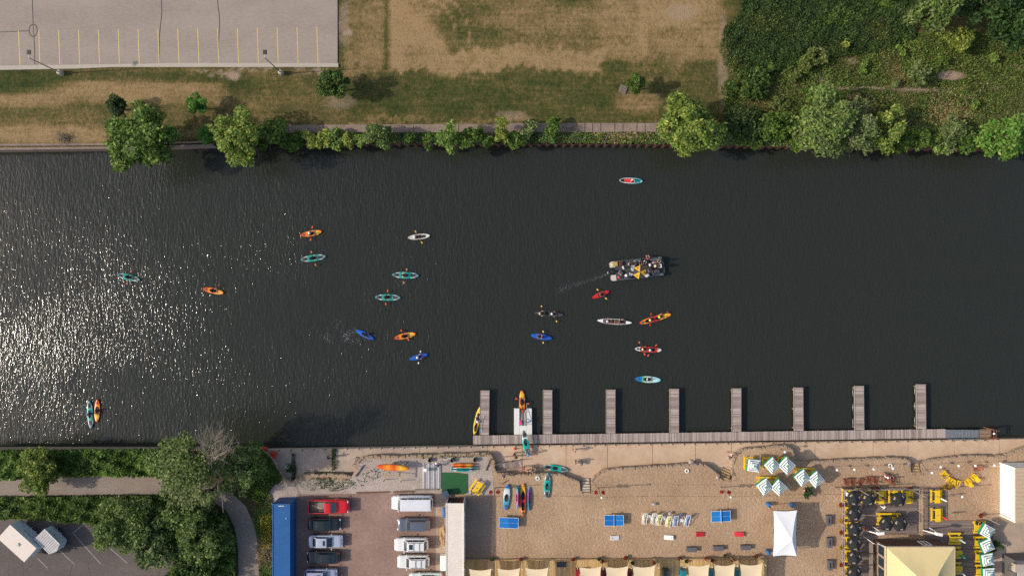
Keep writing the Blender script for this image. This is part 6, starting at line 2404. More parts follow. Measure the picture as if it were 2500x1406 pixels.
M_STRIPE = stripe_mat()
M_GCLOTH = mat('green_canvas', lin(30, 138, 100), .85, .06)
M_BCLOTH = mat('black_canvas', lin(36, 38, 40), .9, .12, 3)
M_MARK = mat('umbrella_mark', lin(206, 198, 186), .8)
M_MARKO = mat('umbrella_mark_gold', lin(200, 150, 80), .8)


def umbrella_canopy(r, n, rot, h, drop, val, mb, ribs_sag=.05):
    """n sided canopy with slightly hollow panels and a hanging valance"""
    seg = 4
    for k in range(n):
        a0, a1 = rot + k * 2 * math.pi / n, rot + (k + 1) * 2 * math.pi / n
        rows = []
        for i in range(seg + 1):
            t = i / seg
            row = []
            for j in range(5):
                u = j / 4
                p = Vector((math.cos(a0), math.sin(a0), 0)).lerp(Vector((math.cos(a1), math.sin(a1), 0)), u) * r * t
                sag = ribs_sag * t * 4 * u * (1 - u)
                q = p * (1 - sag * .5)
                row.append((q.x, q.y, h - drop * t ** 1.15 - sag))
            rows.append(row)
        vs = [p for row in rows for p in row]
        mb.add(vs, [(i * 5 + j, (i + 1) * 5 + j, (i + 1) * 5 + j + 1, i * 5 + j + 1) for i in range(seg) for j in range(4)], 0, True)
    return mb


def valance(r, n, rot, h, drop, val, sag=.05):
    mb = MB()
    for k in range(n):
        a0, a1 = rot + k * 2 * math.pi / n, rot + (k + 1) * 2 * math.pi / n
        row = []
        for j in range(5):
            u = j / 4
            p = Vector((math.cos(a0), math.sin(a0), 0)).lerp(Vector((math.cos(a1), math.sin(a1), 0)), u) * r
            s_ = sag * 4 * u * (1 - u)
            q = p * (1 - s_ * .5)
            row.append((q.x, q.y, h - drop - s_))
        low = [(x * 1.01, y * 1.01, z - val) for x, y, z in row]
        mb.add(row + low, [(j, j + 5, j + 6, j + 1) for j in range(4)], 0)
    return mb


def square_umbrella_proto():
    r = thing('striped_umbrella', 'x', 'umbrella')
    mb = MB()
    mb.tube([(0, 0, 0), (0, 0, 2.5)], .024, 8)
    mb.lathe([(.25, .0), (.25, .06), (.05, .1)], 14)
    mb.build('pole', M_GREYWOOD, r)
    umbrella_canopy(1.23, 4, math.pi / 4, 2.55, .46, .2, MB()).build('canopy', M_STRIPE, r)
    valance(1.23, 4, math.pi / 4, 2.55, .46, .5).build('valance', M_GCLOTH, r)
    mb = MB()
    mb.lathe([(.04, 2.53), (.04, 2.6), (.001, 2.63)], 8)
    mb.build('finial', M_WHITE, r)
    for k in range(4):
        a = math.pi / 4 + k * math.pi / 2
        mb = MB()
        mb.tube([(0, 0, 2.5), (1.2 * math.cos(a), 1.2 * math.sin(a), 2.08)], .012, 5)
        mb.build('rib', M_GREYWOOD, r)
    return Proto(r)


def hex_umbrella_proto():
    r = thing('black_umbrella', 'x', 'umbrella')
    mb = MB()
    mb.tube([(0, 0, 0), (0, 0, 2.45)], .024, 8)
    mb.lathe([(.25, .0), (.25, .06), (.05, .1)], 14)
    mb.build('pole', M_DARKSTEEL, r)
    umbrella_canopy(1.12, 6, 0, 2.5, .42, .2, MB()).build('canopy', M_BCLOTH, r)
    valance(1.12, 6, 0, 2.5, .42, .16).build('valance', M_BCLOTH, r)
    for k in range(6):
        a = k * math.pi / 3
        mb = MB()
        mb.tube([(0, 0, 2.45), (1.1 * math.cos(a), 1.1 * math.sin(a), 2.06)], .012, 5)
        mb.build('rib', M_DARKSTEEL, r)
    for k in (0, 2, 4):        # printed marks near the hem of every other panel
        a = math.pi / 6 + k * math.pi / 3
        mb = MB()
        for j, (w, m) in enumerate(((.05, 0), (.10, 1), (.10, 0))):
            x = -.16 + j * .14
            mb.box((0, x, 0), (.20, w, .004), 0, m)
        q = mb.build('printed_mark', [M_MARK, M_MARKO], r)
        q.location = (math.cos(a) * .70, math.sin(a) * .70, 2.5 - .42 * .70 / .97 - .0)
        q.rotation_euler = (0, R(20), a)
    mb = MB()
    mb.tube([(0, 0, 2.48), (0, 0, 2.6)], .03, 6)
    mb.build('finial', M_DARKSTEEL, r)
    return Proto(r)


SQ, HX = square_umbrella_proto(), hex_umbrella_proto()
ZU = 2.25


def squ(px, py, deg, label, s=1.0):
    return SQ.put(L(px, py, ZU, 0), R(deg), label, 'green and white striped umbrellas', (s, s, 1))


def hxu(px, py, deg, label, zb=.15):
    return HX.put(L(px, py, ZU + zb, zb), R(deg), label, 'black umbrellas on the deck')


# upper lawn group
picnic(1832, 1131, 90, 'yellow picnic table under the leftmost upper striped umbrella')
picnic(1878, 1131, 90, 'yellow picnic table under the middle upper striped umbrella')
picnic(1914, 1131, 90, 'yellow picnic table under the right upper striped umbrella')
picnic(1876, 1179, 0, 'long yellow picnic table under the lower left pair of striped umbrellas', long=1.75)
picnic(1967, 1158, 0, 'long yellow picnic table under the lower right pair of striped umbrellas', long=1.6)
squ(1842, 1137, -7, 'leftmost striped umbrella of the upper row of three')
squ(1887, 1137, 42, 'middle striped umbrella of the upper row of three')
squ(1922, 1137, 47, 'right striped umbrella of the upper row of three', 1.05)
squ(1869, 1189, 36, 'left of the lower left pair of striped umbrellas', 1.05)
squ(1903, 1191, 47, 'right of the lower left pair of striped umbrellas')
squ(1961, 1167, 37, 'left of the lower right pair of striped umbrellas', 1.02)
squ(1994, 1171, 40, 'right of the lower right pair of striped umbrellas')
picnic(1165, 1191, 55, 'yellow picnic table standing alone on the gravel yard')
# bar deck column
for i, (x, y) in enumerate([(2074, 1253), (2075, 1290), (2075, 1326), (2074, 1359), (2074, 1398)]):
    picnic(x + 6, y, 0, f'yellow picnic table by the left deck rail, {["topmost", "second from the top", "third from the top", "fourth from the top", "lowest"][i]} of its column', .15)
for i, (x, y, d) in enumerate([(2088, 1255, 6), (2089, 1293, -8), (2088, 1328, 2), (2088, 1362, -14), (2087, 1400, 8)]):
    hxu(x, y, d, f'black umbrella along the left rail of the deck, {["topmost", "second from the top", "third from the top", "fourth from the top", "lowest"][i]} of its column')
picnic(2072, 1210, 90, 'yellow picnic table in the top left corner of the deck', .15)
picnic(2120, 1213, 90, 'yellow picnic table right of the deck corner under a black umbrella', .15)
picnic(2152, 1214, 90, 'yellow picnic table without open parasol in the top row of the deck', .15)
picnic(2186, 1213, 90, 'yellow picnic table under the right black umbrella of the top row', .15)
picnic(2218, 1213, 90, 'yellow picnic table at the top right corner of the deck', .15)
hxu(2087, 1218, -14, 'black umbrella in the top left corner of the deck')
hxu(2123, 1218, 10, 'black umbrella second in the top row of the deck')
hxu(2196, 1220, 12, 'black umbrella right in the top row of the deck')
picnic(2172, 1268, 0, 'long yellow picnic table under the pair of black umbrellas in mid deck', .15, 1.9)
hxu(2167, 1279, -4, 'left of the pair of black umbrellas in mid deck')
hxu(2200, 1280, 8, 'right of the pair of black umbrellas in mid deck')
picnic(2289, 1212, 90, 'yellow picnic table with a closed white umbrella on the small upper deck', .15)
picnic(2290, 1257, 90, 'yellow picnic table with a closed red umbrella on the small upper deck', .15)
for i, (x, y) in enumerate([(2334, 1316), (2334, 1350), (2334, 1388)]):
    picnic(x, y, 0, f'yellow picnic table beside the yellow marquee, {["topmost", "middle", "lowest"][i]} of three', .15)
for i, (x, y) in enumerate([(2391, 1288), (2392, 1325), (2394, 1359), (2396, 1394)]):
    picnic(x + 4, y, 0, f'yellow picnic table of the right deck column, {["topmost, with people", "second", "third", "lowest"][i]}', .15)
for i, (x, y, d) in enumerate([(2413, 1298, -30), (2413, 1333, 24), (2414, 1367, 10), (2417, 1402, 4)]):
    squ(x, y, d, f'striped umbrella at the right edge of the deck, {["topmost", "second", "third", "lowest"][i]} of four', .95)
# closed umbrellas
CLU = {}


def closed(px, py, rgb, label):
    if rgb not in CLU:
        r = thing('closed_umbrella', 'x', 'umbrella')
        mb = MB()
        mb.tube([(0, 0, 0), (0, 0, 2.6)], .022, 8)
        mb.build('pole', M_STEEL, r)
        mb = MB()
        prof = [(.05, 2.62), (.10, 2.4), (.13, 2.0), (.15, 1.55), (.12, 1.35), (.06, 1.30)]
        mb.lathe(prof, 9)
        mb.build('furled_canopy', cloth(rgb), r)
        mb = MB()
        mb.torus((0, 0, 1.7), .145, .012, 12, 5)
        mb.build('strap', M_BLACK, r)
        CLU[rgb] = Proto(r)
    return CLU[rgb].put(L(px, py, 2.1, .15), 0, label, 'closed umbrellas')


closed(2159, 1217, (30, 26, 26), 'closed black umbrella over the top row picnic table')
closed(2228, 1216, (34, 32, 32), 'closed black umbrella at the right end of the top row')
closed(2305, 1220, (220, 224, 224), 'closed white umbrella on the small upper deck')
closed(2308, 1265, (206, 60, 52), 'closed red umbrella on the small upper deck')
closed(2350, 1321, (200, 212, 210), 'closed pale umbrella topmost beside the marquee')
closed(2350, 1358, (60, 150, 120), 'closed green umbrella beside the marquee')
closed(2350, 1400, (206, 214, 214), 'closed pale umbrella lowest beside the marquee')

# decks
def deck(name, poly, label, m, z=.15, pitch=.15, cat='deck', along='x'):
    r = thing(name, label, cat)
    xs = [p[0] for p in poly]
    ys = [p[1] for p in poly]
    mb = MB()
    plank_run(mb, W(min(xs), min(ys), z), W(min(xs), max(ys), z), W(max(xs), min(ys), z), W(max(xs), max(ys), z), pitch, .04) if along == 'x' else plank_run(mb, W(min(xs), min(ys), z), W(max(xs), min(ys), z), W(min(xs), max(ys), z), W(max(xs), max(ys), z), pitch, .04)
    tag(mb.build('plank_deck', m, r), kind='stuff')
    mb = MB()
    mb.prism(px_poly([(min(xs) + .5, min(ys) + .5), (max(xs) - .5, min(ys) + .5), (max(xs) - .5, max(ys) - .5), (min(xs) + .5, max(ys) - .5)], z), .0, z - .06)
    mb.build('substructure', M_GREYWOOD, r)
    return r


deck('patio_deck', [(2056, 1191), (2240, 1304)], 'grey plank deck with black umbrellas', M_DECK)
deck('patio_deck', [(2056, 1304.5), (2132, 1440)], 'grey plank deck strip left of the yellow marquee', M_DECK)
deck('patio_deck', [(2259, 1190), (2312, 1270)], 'small upper plank deck with two yellow tables', M_DECK)
deck('patio_deck', [(2259, 1270.5), (2424, 1440)], 'grey plank deck right of the yellow marquee', M_DECK)
bw = deck('boardwalk', [(1136, 1366), (1872, 1460)], 'pale pine boardwalk in front of the shade sail cabanas', M_BOARDWALK, .12, .17, 'boardwalk', 'y')
mb = MB()
mb.bar(W(1136, 1365.5, .18), W(1872, 1363, .18), .14, .16)
mb.build('edge_beam', M_WOOD, bw)

# railing of the big deck, one post at a time
M_RAIL = mat('rail_wood', lin(176, 158, 138), .8)
for lab, pts in (('timber railing along the left side of the umbrella deck', [(2054, 1193), (2053, 1420)]), ('timber railing along the top of the umbrella deck', [(2054, 1191), (2241, 1190)]), ('timber railing along the right side of the umbrella deck', [(2241, 1190), (2241, 1300)])):
    rl = thing('railing', lab, 'railing')
    a, b = W(*pts[0], .15), W(*pts[1], .15)
    n = max(3, int((b - a).length / 1.6))
    for i in range(n + 1):
        p = a.lerp(b, i / n)
        mb = MB()
        mb.box((p.x, p.y, .62), (.09, .09, 1.0))
        mb.build('post', M_RAIL, rl)
    for z in (.62, 1.12):
        mb = MB()
        mb.bar(a + Vector((0, 0, z - .15)), b + Vector((0, 0, z - .15)), .09, .05)
        mb.build('rail', M_RAIL, rl)

# yellow marquee with glazed, boarded sides
mq = thing('marquee', 'big pale yellow marquee roof on a timber bar building', 'marquee')
M_MQ = mat('marquee_canvas', lin(226, 204, 148), .75, .07, .8)
EA = 3.55
x0, y0 = W(2163, 1334, EA).x, W(2163, 1334, EA).y
x1 = W(2331, 1334, EA).x
sz = x1 - x0
y1 = y0 - sz
cxm, cym = (x0 + x1) / 2, (y0 + y1) / 2
corn = [(x0, y0), (x1, y0), (x1, y1), (x0, y1)]
for k in range(4):
    mb = MB()
    a, b = Vector((*corn[k], EA)), Vector((*corn[(k + 1) % 4], EA))
    ap = Vector((cxm, cym, EA + 2.5))
    rows = []
    for i in range(9):
        t = i / 8
        for j in range(13):
            u = j / 12
            p = a.lerp(b, u).lerp(ap, t)
            p.z -= .35 * math.sin(math.pi * t) * (1 - .3 * abs(2 * u - 1)) - .03 * math.sin(u * 40) * t * (1 - t) * 2
            rows.append(p)
    mb.add(rows, [(i * 13 + j, i * 13 + j + 1, (i + 1) * 13 + j + 1, (i + 1) * 13 + j) for i in range(8) for j in range(12)], 0, True)
    mb.build('roof_panel', M_MQ, mq)
    mb = MB()
    mb.add([a, b, b - Vector((0, 0, .3)), a - Vector((0, 0, .3))], [(0, 1, 2, 3)])
    mb.build('valance', M_MQ, mq)
    mb = MB()
    mb.bar(a + Vector((0, 0, .0)), b + Vector((0, 0, .0)), .10, .12)
    mb.build('eave_beam', M_RAIL, mq)
M_BOARD = mat('stained_boards', lin(96, 70, 58), .8, .25, 3)
bx0, bx1, by0 = x0 + .25, x1 - .25, y0 - .25
for k in range(8):        # north wall boards
    mb = MB()
    xa = bx0 + (bx1 - bx0) * k / 8
    xb = bx0 + (bx1 - bx0) * (k + 1) / 8 - .03
    if k == 5:
        continue
    mb.box(((xa + xb) / 2, by0, 1.45), (xb - xa, .08, 2.5))
    mb.build('wall_board', M_BOARD, mq)
mb = MB()
ws = W(2264, 1310, 2.0)
wf = thing('window', None, None)
wf.parent = mq
wf.location = (bx0 + (bx1 - bx0) * 5.5 / 8, by0 + .05, 1.7)
mb.box((0, 0, .75), (1.3, .1, .14))
mb.box((0, 0, -.75), (1.3, .1, .14))
for x in (-.6, 0, .6):
    mb.box((x, 0, 0), (.12, .1, 1.5))
mb.build('frame', M_WHITE, wf)
mb = MB()
mb.box((0, -.02, 0), (1.2, .02, 1.4))
mb.build('pane', M_GLASS, wf)
for k in range(6):        # west side: glazed bays
    yy = by0 - .1 - k * 1.6
    w_ = thing('window', None, None)
    w_.parent = mq
    w_.location = (bx0, yy - .75, 1.9)
    mb = MB()
    for z in (-.9, .9):
        mb.box((0, 0, z), (.1, 1.5, .1))
    for y in (-.72, .72):
        mb.box((0, y, 0), (.1, .1, 1.8))
    mb.build('frame', M_RAIL, w_)
    mb = MB()
    mb.box((.02, 0, 0), (.02, 1.4, 1.75))
    mb.build('pane', M_GLASS, w_)
    mb = MB()
    mb.box((bx0, yy - .75, .5), (.08, 1.5, .9))
    mb.build('wall_board', M_BOARD, mq)
    mb = MB()
    mb.box((bx0 - 1.0, yy - .75, 1.05), (.55, 1.45, .07))
    mb.build('counter', M_GREYWOOD, mq)
mb = MB()
mb.box(((bx0 + bx1) / 2, (by0 + y1) / 2, .08), (bx1 - bx0, by0 - y1, .1))
mb.build('floor', M_BOARD, mq)
mb = MB()
mb.tube([(bx0 - 1.7, by0 + .5, .15), (bx0 - 1.7, by0 + .5, 3.0), (bx0 - 1.1, by0 + .5, 3.25), (x0, y0, EA)], .04, 6)
mb.build('guy_frame', M_WHITE, mq)
for i, (x, y, lab) in enumerate([(2148, 1300, 'white fan unit on the bar roof beside the pair of black umbrellas'), (2290, 1302, 'white fan unit right of the marquee window')]):
    ac = thing('fan_unit', lab, 'fan unit', L(x, y, 2.6, 0), R(-10 if i else 6))
    mb = MB()
    mb.box((0, 0, 2.75), (.95, .42, .4))
    mb.build('casing', M_WHITE, ac, .04)
    mb = MB()
    mb.bar((-.3, -.1, 2.5), (-.6, -.5, .1), .16, .16)
    mb.bar((.3, .0, 2.5), (.3, .0, .1), .1, .1)
    mb.build('stand', M_WHITE, ac)
    mb = MB()
    mb.torus((0, .28, 2.75), .2, .02, 16, 5, axis='y')
    mb.build('fan_grille', M_DARKSTEEL, ac)

# white tent
tn = thing('white_tent', 'white peaked party tent with four legs on the sand', 'tent')
ZT = 2.7
tc = [W(1889, 1246, ZT), W(1946, 1245, ZT), W(1945.5, 1357, ZT), W(1888, 1357, ZT)]
ap = W(1934, 1318, 4.2)
M_TENT = mat('tent_canvas', lin(240, 240, 240), .6, .02, 1)
for k in range(4):
    a, b = tc[k], tc[(k + 1) % 4]
    mb = MB()
    rows = []
    n = 8
    for i in range(n + 1):
        t = i / n
        for j in range(11):
            u = j / 10
            e = a.lerp(b, u)
            inn = ((tc[0] + tc[1] + tc[2] + tc[3]) / 4 - e).normalized()
            e = e + inn * .14 * math.sin(math.pi * u)
            p = e.lerp(ap, t)
            p.z = ZT + (ap.z - ZT) * t ** 1.35
            rows.append(p)
    mb.add(rows, [(i * 11 + j, (i + 1) * 11 + j, (i + 1) * 11 + j + 1, i * 11 + j + 1) for i in range(n) for j in range(10)], 0, True)
    mb.build('roof_panel', M_TENT, tn)
    mb = MB()
    row = rows[:11]
    low = [p - Vector((0, 0, .22)) for p in row]
    mb.add(row + low, [(j, j + 1, j + 12, j + 11) for j in range(10)])
    mb.build('valance', M_TENT, tn)
    mb = MB()
    mb.tube([(a.x, a.y, 0), (a.x, a.y, ZT)], .04, 8)
    mb.build('leg', M_DARKSTEEL, tn)
    mb = MB()
    mb.bar(a - Vector((0, 0, .05)), b - Vector((0, 0, .05)), .05, .05)
    mb.build('edge_bar', M_DARKSTEEL, tn)
mb = MB()
mb.tube([ap - Vector((0, 0, .02)), ap + Vector((0, 0, .12))], .03, 6)
mb.build('peak_cap', M_WHITE, tn)
M_BARREL = mat('barrel_blue', lin(48, 110, 168), .45, .1)
for i, (x, y, lab) in enumerate([(1877, 1232, 'blue water barrel at the top left leg of the white tent'), (1934, 1233, 'blue water barrel at the top right leg of the white tent'), (1876, 1347, 'blue water barrel at the lower left leg of the white tent')]):
    bb = thing('water_barrel', lab, 'barrel', L(x, y, .6, 0), 0, 'tent ballast barrels')
    mb = MB()
    mb.lathe([(.001, 0), (.27, 0), (.29, .06), (.28, .3), (.29, .33), (.28, .6), (.29, .63), (.28, .84), (.25, .88), (.001, .87)], 18)
    mb.build('drum', M_BARREL, bb)
    mb = MB()
    mb.lathe([(.04, .87), (.04, .91), (.001, .92)], 8, (.14, 0, 0))
    mb.build('bung', M_WHITE, bb)
    mb = MB()
    mb.tube([(0, .0, .88), (.35 if i != 1 else -.2, -.4 if i < 2 else .2, .4)], .015, 5)
    mb.build('strap', M_BLACK, bb)

# table tennis
M_TTB = mat('table_blue', lin(22, 104, 180), .45, .05, 2)
M_TTL = mat('table_blue_light', lin(30, 124, 196), .45, .05, 2)
for i, (x, y, d, lab) in enumerate([(1242, 1276, -2, 'blue table tennis table left of the others, below the beached kayaks'), (1499, 1270, 0, 'blue table tennis table left of the deck chairs'), (1760, 1260, 2, 'blue table tennis table right of the deck chairs')]):
    tt = thing('table_tennis_table', lab, 'table tennis', L(x, y, .76, 0), R(d), 'table tennis tables on the sand')
    for s in (-1, 1):
        mb = MB()
        mb.box((s * .69, 0, .745), (1.36, 1.52, .03))
        hf = mb.build('table_half', (M_TTL if (s < 0) == (i != 1) else M_TTB), tt)
        mb = MB()
        for (cx, cy, sx, sy) in ((0, .75, 1.37, .04), (0, -.75, 1.37, .04), (s * .67, 0, .04, 1.5), (0, 0, 1.33, .012)):
            mb.box((s * .69 + cx, cy, .763), (sx, sy, .005))
        mb.build('white_line', M_WHITE, hf)
    for sx in (-1, 1):
        for sy in (-1, 1):
            mb = MB()
            mb.tube([(sx * 1.0, sy * .6, 0), (sx * 1.0, sy * .6, .73)], .03, 8)
            mb.build('leg', M_DARKSTEEL, tt)
    if i:
        mb = MB()
        mb.box((0, 0, .84), (.015, 1.83, .15))
        mb.build('net', mat('net_white', lin(190, 206, 220), .8), tt)
        for s in (-1, 1):
            mb = MB()
            mb.box((0, s * .9, .82), (.05, .04, .22))
            mb.build('net_post', M_WHITE, tt)

# deck chairs
def sling_mat(name, stops):
    m = bpy.data.materials.new(name)
    m.use_nodes = True
    nt = m.node_tree
    tcn = node(nt, 'ShaderNodeTexCoord')
    sx = node(nt, 'ShaderNodeSeparateXYZ')
    nt.links.new(tcn.outputs['Object'], sx.inputs[0])
    ma = node(nt, 'ShaderNodeMath', operation='MULTIPLY_ADD')
    nt.links.new(sx.outputs[0], ma.inputs[0])
    ma.inputs[1].default_value = 1 / .6
    ma.inputs[2].default_value = .5
    r = ramp(nt, ma.outputs[0], stops, 'CONSTANT')
    nt.links.new(r.outputs[0], nt.nodes['Principled BSDF'].inputs['Base Color'])
    nt.nodes['Principled BSDF'].inputs['Roughness'].default_value = .85
    return m


SL_C = sling_mat('sling_cream', [(0, lin(218, 208, 190)), (1, lin(218, 208, 190))])
SL_Y = sling_mat('sling_yellow', [(0, lin(236, 224, 150)), (1, lin(236, 224, 150))])
SL_B = sling_mat('sling_striped', [(0, lin(80, 110, 180)), (.22, lin(200, 214, 232)), (.34, lin(80, 110, 180)), (.46, lin(200, 222, 240)), (.58, lin(80, 110, 180)), (.72, lin(200, 214, 232)), (.8, lin(80, 110, 180))])


def deck_chair(px, py, deg, sl, label):
    r = thing('deck_chair', label, 'deck chair', L(px, py, .5, 0), R(deg), 'deck chairs in a row on the sand')
    mb = MB()      # head at +y
    pts = [(-.78, .30), (-.45, .22), (-.1, .20), (.2, .30), (.5, .55), (.86, .86)]
    vs = []
    for y, z in pts:
        vs += [(-.28, y, z), (.28, y, z), (-.28, y, z - .012), (.28, y, z - .012)]
    fs = []
    for i in range(len(pts) - 1):
        a, b = i * 4, i * 4 + 4
        fs += [(a, a + 1, b + 1, b), (a + 2, b + 2, b + 3, a + 3), (a, b, b + 2, a + 2), (a + 1, a + 3, b + 3, b + 1)]
    mb.add(vs, fs, 0, True)
    mb.build('sling', sl, r)
    for s in (-1, 1):
        mb = MB()
        mb.bar((s * .31, -.8, .31), (s * .31, .9, .90), .05, .035)
        mb.bar((s * .33, -.5, .32), (s * .33, .75, .02), .05, .035)
        mb.bar((s * .33, -.75, .30), (s * .33, -.55, .0), .05, .035)
        mb.build('side_frame', M_WHITE, r)
        mb = MB()
        mb.box((s * .36, .15, .52), (.06, .62, .03))
        mb.build('armrest', M_WHITE, r)
    mb = MB()
    mb.bar((-.33, .9, .9), (.33, .9, .9), .04, .04)
    mb.bar((-.33, -.8, .31), (.33, -.8, .31), .04, .04)
    mb.build('crossbar', M_WHITE, r)
    mb = MB()
    mb.box((0, .42, .52), (.46, .10, .06))
    mb.build('head_pillow', sl, r, .02)


deck_chair(1574, 1266, -3, SL_C, 'leftmost cream deck chair')
deck_chair(1596, 1266, -5, SL_C, 'second cream deck chair, right of the first small table')
deck_chair(1609, 1269, -5, SL_Y, 'yellow deck chair touching the second cream one')
deck_chair(1632, 1273, -6, SL_Y, 'yellow deck chair right of the second small table')
deck_chair(1649, 1272, -1, SL_B, 'blue striped deck chair left of the third small table')
deck_chair(1678, 1271, -8, SL_B, 'rightmost blue striped deck chair')
for i, (x, y, lab) in enumerate([(1585, 1260, 'small white table between the cream deck chairs'), (1620, 1264, 'small white table between the yellow deck chairs'), (1665, 1270, 'small white table between the striped deck chairs')]):
    t = thing('side_table', lab, 'side table', L(x, y, .42, 0), R(-3), 'small white tables between deck chairs')
    mb = MB()
    mb.box((0, 0, .42), (.46, .46, .03))
    mb.build('top', mat('table_mint', lin(214, 226, 220), .5), t, .02)
    for sx in (-1, 1):
        for sy in (-1, 1):
            mb = MB()
            mb.box((sx * .18, sy * .18, .2), (.04, .04, .4))
            mb.build('leg', M_WHITE, t)
for i, (x, y, lab) in enumerate([(1597, 1231, 'round grey stool alone above the deck chairs'), (1636, 1253, 'round grey stool above the yellow deck chairs'), (1663, 1257, 'round bluish stool above the striped deck chairs')]):
    t = thing('round_stool', lab, 'stool', L(x, y, .4, 0), 0, 'round stools near the deck chairs')
    mb = MB()
    mb.lathe([(.001, .42), (.22, .42), (.25, .38), (.22, .34)], 16)
    mb.build('seat', mat('stool_%d' % i, lin(*((176, 168, 176), (182, 172, 172), (140, 140, 178))[i]), .6), t)
    mb = MB()
    mb.lathe([(.05, .36), (.05, .05), (.2, .02), (.2, 0)], 12)
    mb.build('pedestal', M_DARKSTEEL, t)
    mb = MB()
    mb.lathe([(.04, .42), (.04, .44), (.001, .445)], 8)
    mb.build('hole_plug', M_DARKSTEEL, t)

# cornhole boards and cube benches
for i, (x, y, rgb, s, lab) in enumerate([(1501, 1313, (236, 234, 230), -1, 'left white cornhole board on the sand'), (1633, 1312, (236, 234, 230), 1, 'right white cornhole board on the sand'), (1710, 1304, (204, 44, 58), -1, 'left red cornhole board on the sand'), (1805, 1304, (204, 44, 58), 1, 'right red cornhole board on the sand')]):
    t = thing('cornhole_board', lab, 'cornhole board', L(x, y, .25, 0), R(180 if s < 0 else 0), 'cornhole boards on the sand')
    m = cloth(rgb)
    mb = MB()
    vs = [(-.62, -.31, .10), (.62, -.31, .33), (.62, .31, .33), (-.62, .31, .10), (-.62, -.31, .0), (.62, -.31, .20), (.62, .31, .20), (-.62, .31, .0)]
    mb.add(vs, [(0, 1, 2, 3), (4, 7, 6, 5), (0, 4, 5, 1), (1, 5, 6, 2), (2, 6, 7, 3), (3, 7, 4, 0)])
    mb.build('board', m, t)
    mb = MB()
    mb.lathe([(.08, 0), (.001, 0)], 14, (.34, 0, .284))
    q = mb.build('hole', M_BLACK, t)
    q.location = (0, 0, .0)
    for sy in (-1, 1):
        mb = MB()
        mb.box((.55, sy * .27, .12), (.06, .05, .24))
        mb.build('leg', m, t)
M_DGREY = mat('dark_grey_wicker', lin(84, 84, 88), .8, .12, 8)
for i, (x, y, d, lab) in enumerate([(1689, 1341, 0, 'leftmost of three dark grey block benches above the boardwalk'), (1754, 1338, 0, 'middle of three dark grey block benches above the boardwalk'), (1821, 1336, 0, 'rightmost of three dark grey block benches above the boardwalk'), (2024, 1270, 90, 'topmost dark grey block bench right of the tent'), (2026, 1324, 90, 'middle dark grey block bench right of the tent'), (2027, 1379, 90, 'lowest dark grey block bench right of the tent')]):
    t = thing('block_bench', lab, 'bench', L(x, y, .45, 0), R(d), 'dark grey block benches')
    mb = MB()
    mb.box((0, 0, .24), (1.4, .62, .44))
    mb.build('base', M_DGREY, t, .03)
    mb = MB()
    mb.box((0, 0, .49), (1.44, .66, .08))
    mb.build('seat_pad', mat('bench_pad', lin(96, 96, 100), .85), t, .02)
    if d:
        mb = MB()
        mb.box((0, .0, .54), (.75, .14, .02))
        mb.build('grip_slot', M_BLACK, t)

# shade sail cabanas on the boardwalk
M_SAIL = mat('sail_canvas', lin(226, 204, 168), .75, .04, 1)


def sail(xa, xb, ya, yb, label, z=2.7):
    r = thing('shade_sail', label, 'shade sail', (0, 0, 0), 0, 'cream shade sails')
    n = 10
    c = [W(xa, ya, z), W(xb, ya - 1, z + .15), W(xb + 1, yb, z), W(xa - 1, yb, z + .1)]
    mid = (c[0] + c[1] + c[2] + c[3]) / 4
    rows = []
    for i in range(n + 1):
        v = i / n
        for j in range(n + 1):
            u = j / n
            p = c[0].lerp(c[1], u).lerp(c[3].lerp(c[2], u), v)
            bu, bv = 4 * u * (1 - u), 4 * v * (1 - v)
            d = mid - p
            p = p + Vector((d.x * .14 * bv * abs(2 * u - 1) ** 2, d.y * .14 * bu * abs(2 * v - 1) ** 2, -.12 * bu * bv))
            rows.append(p)
    mb = MB()
    vs = rows + [p - Vector((0, 0, .01)) for p in rows]
    N = (n + 1) ** 2
    f = [(i * (n + 1) + j, (i + 1) * (n + 1) + j, (i + 1) * (n + 1) + j + 1, i * (n + 1) + j + 1) for i in range(n) for j in range(n)]
    mb.add(vs, f + [tuple(k + N for k in reversed(q)) for q in f], 0, True)
    mb.build('canvas', M_SAIL, r)
    for q in c[:2]:
        mb = MB()
        mb.tube([q, q + (q - mid).normalized() * .35], .01, 5)
        mb.build('corner_rope', M_STEEL, r)


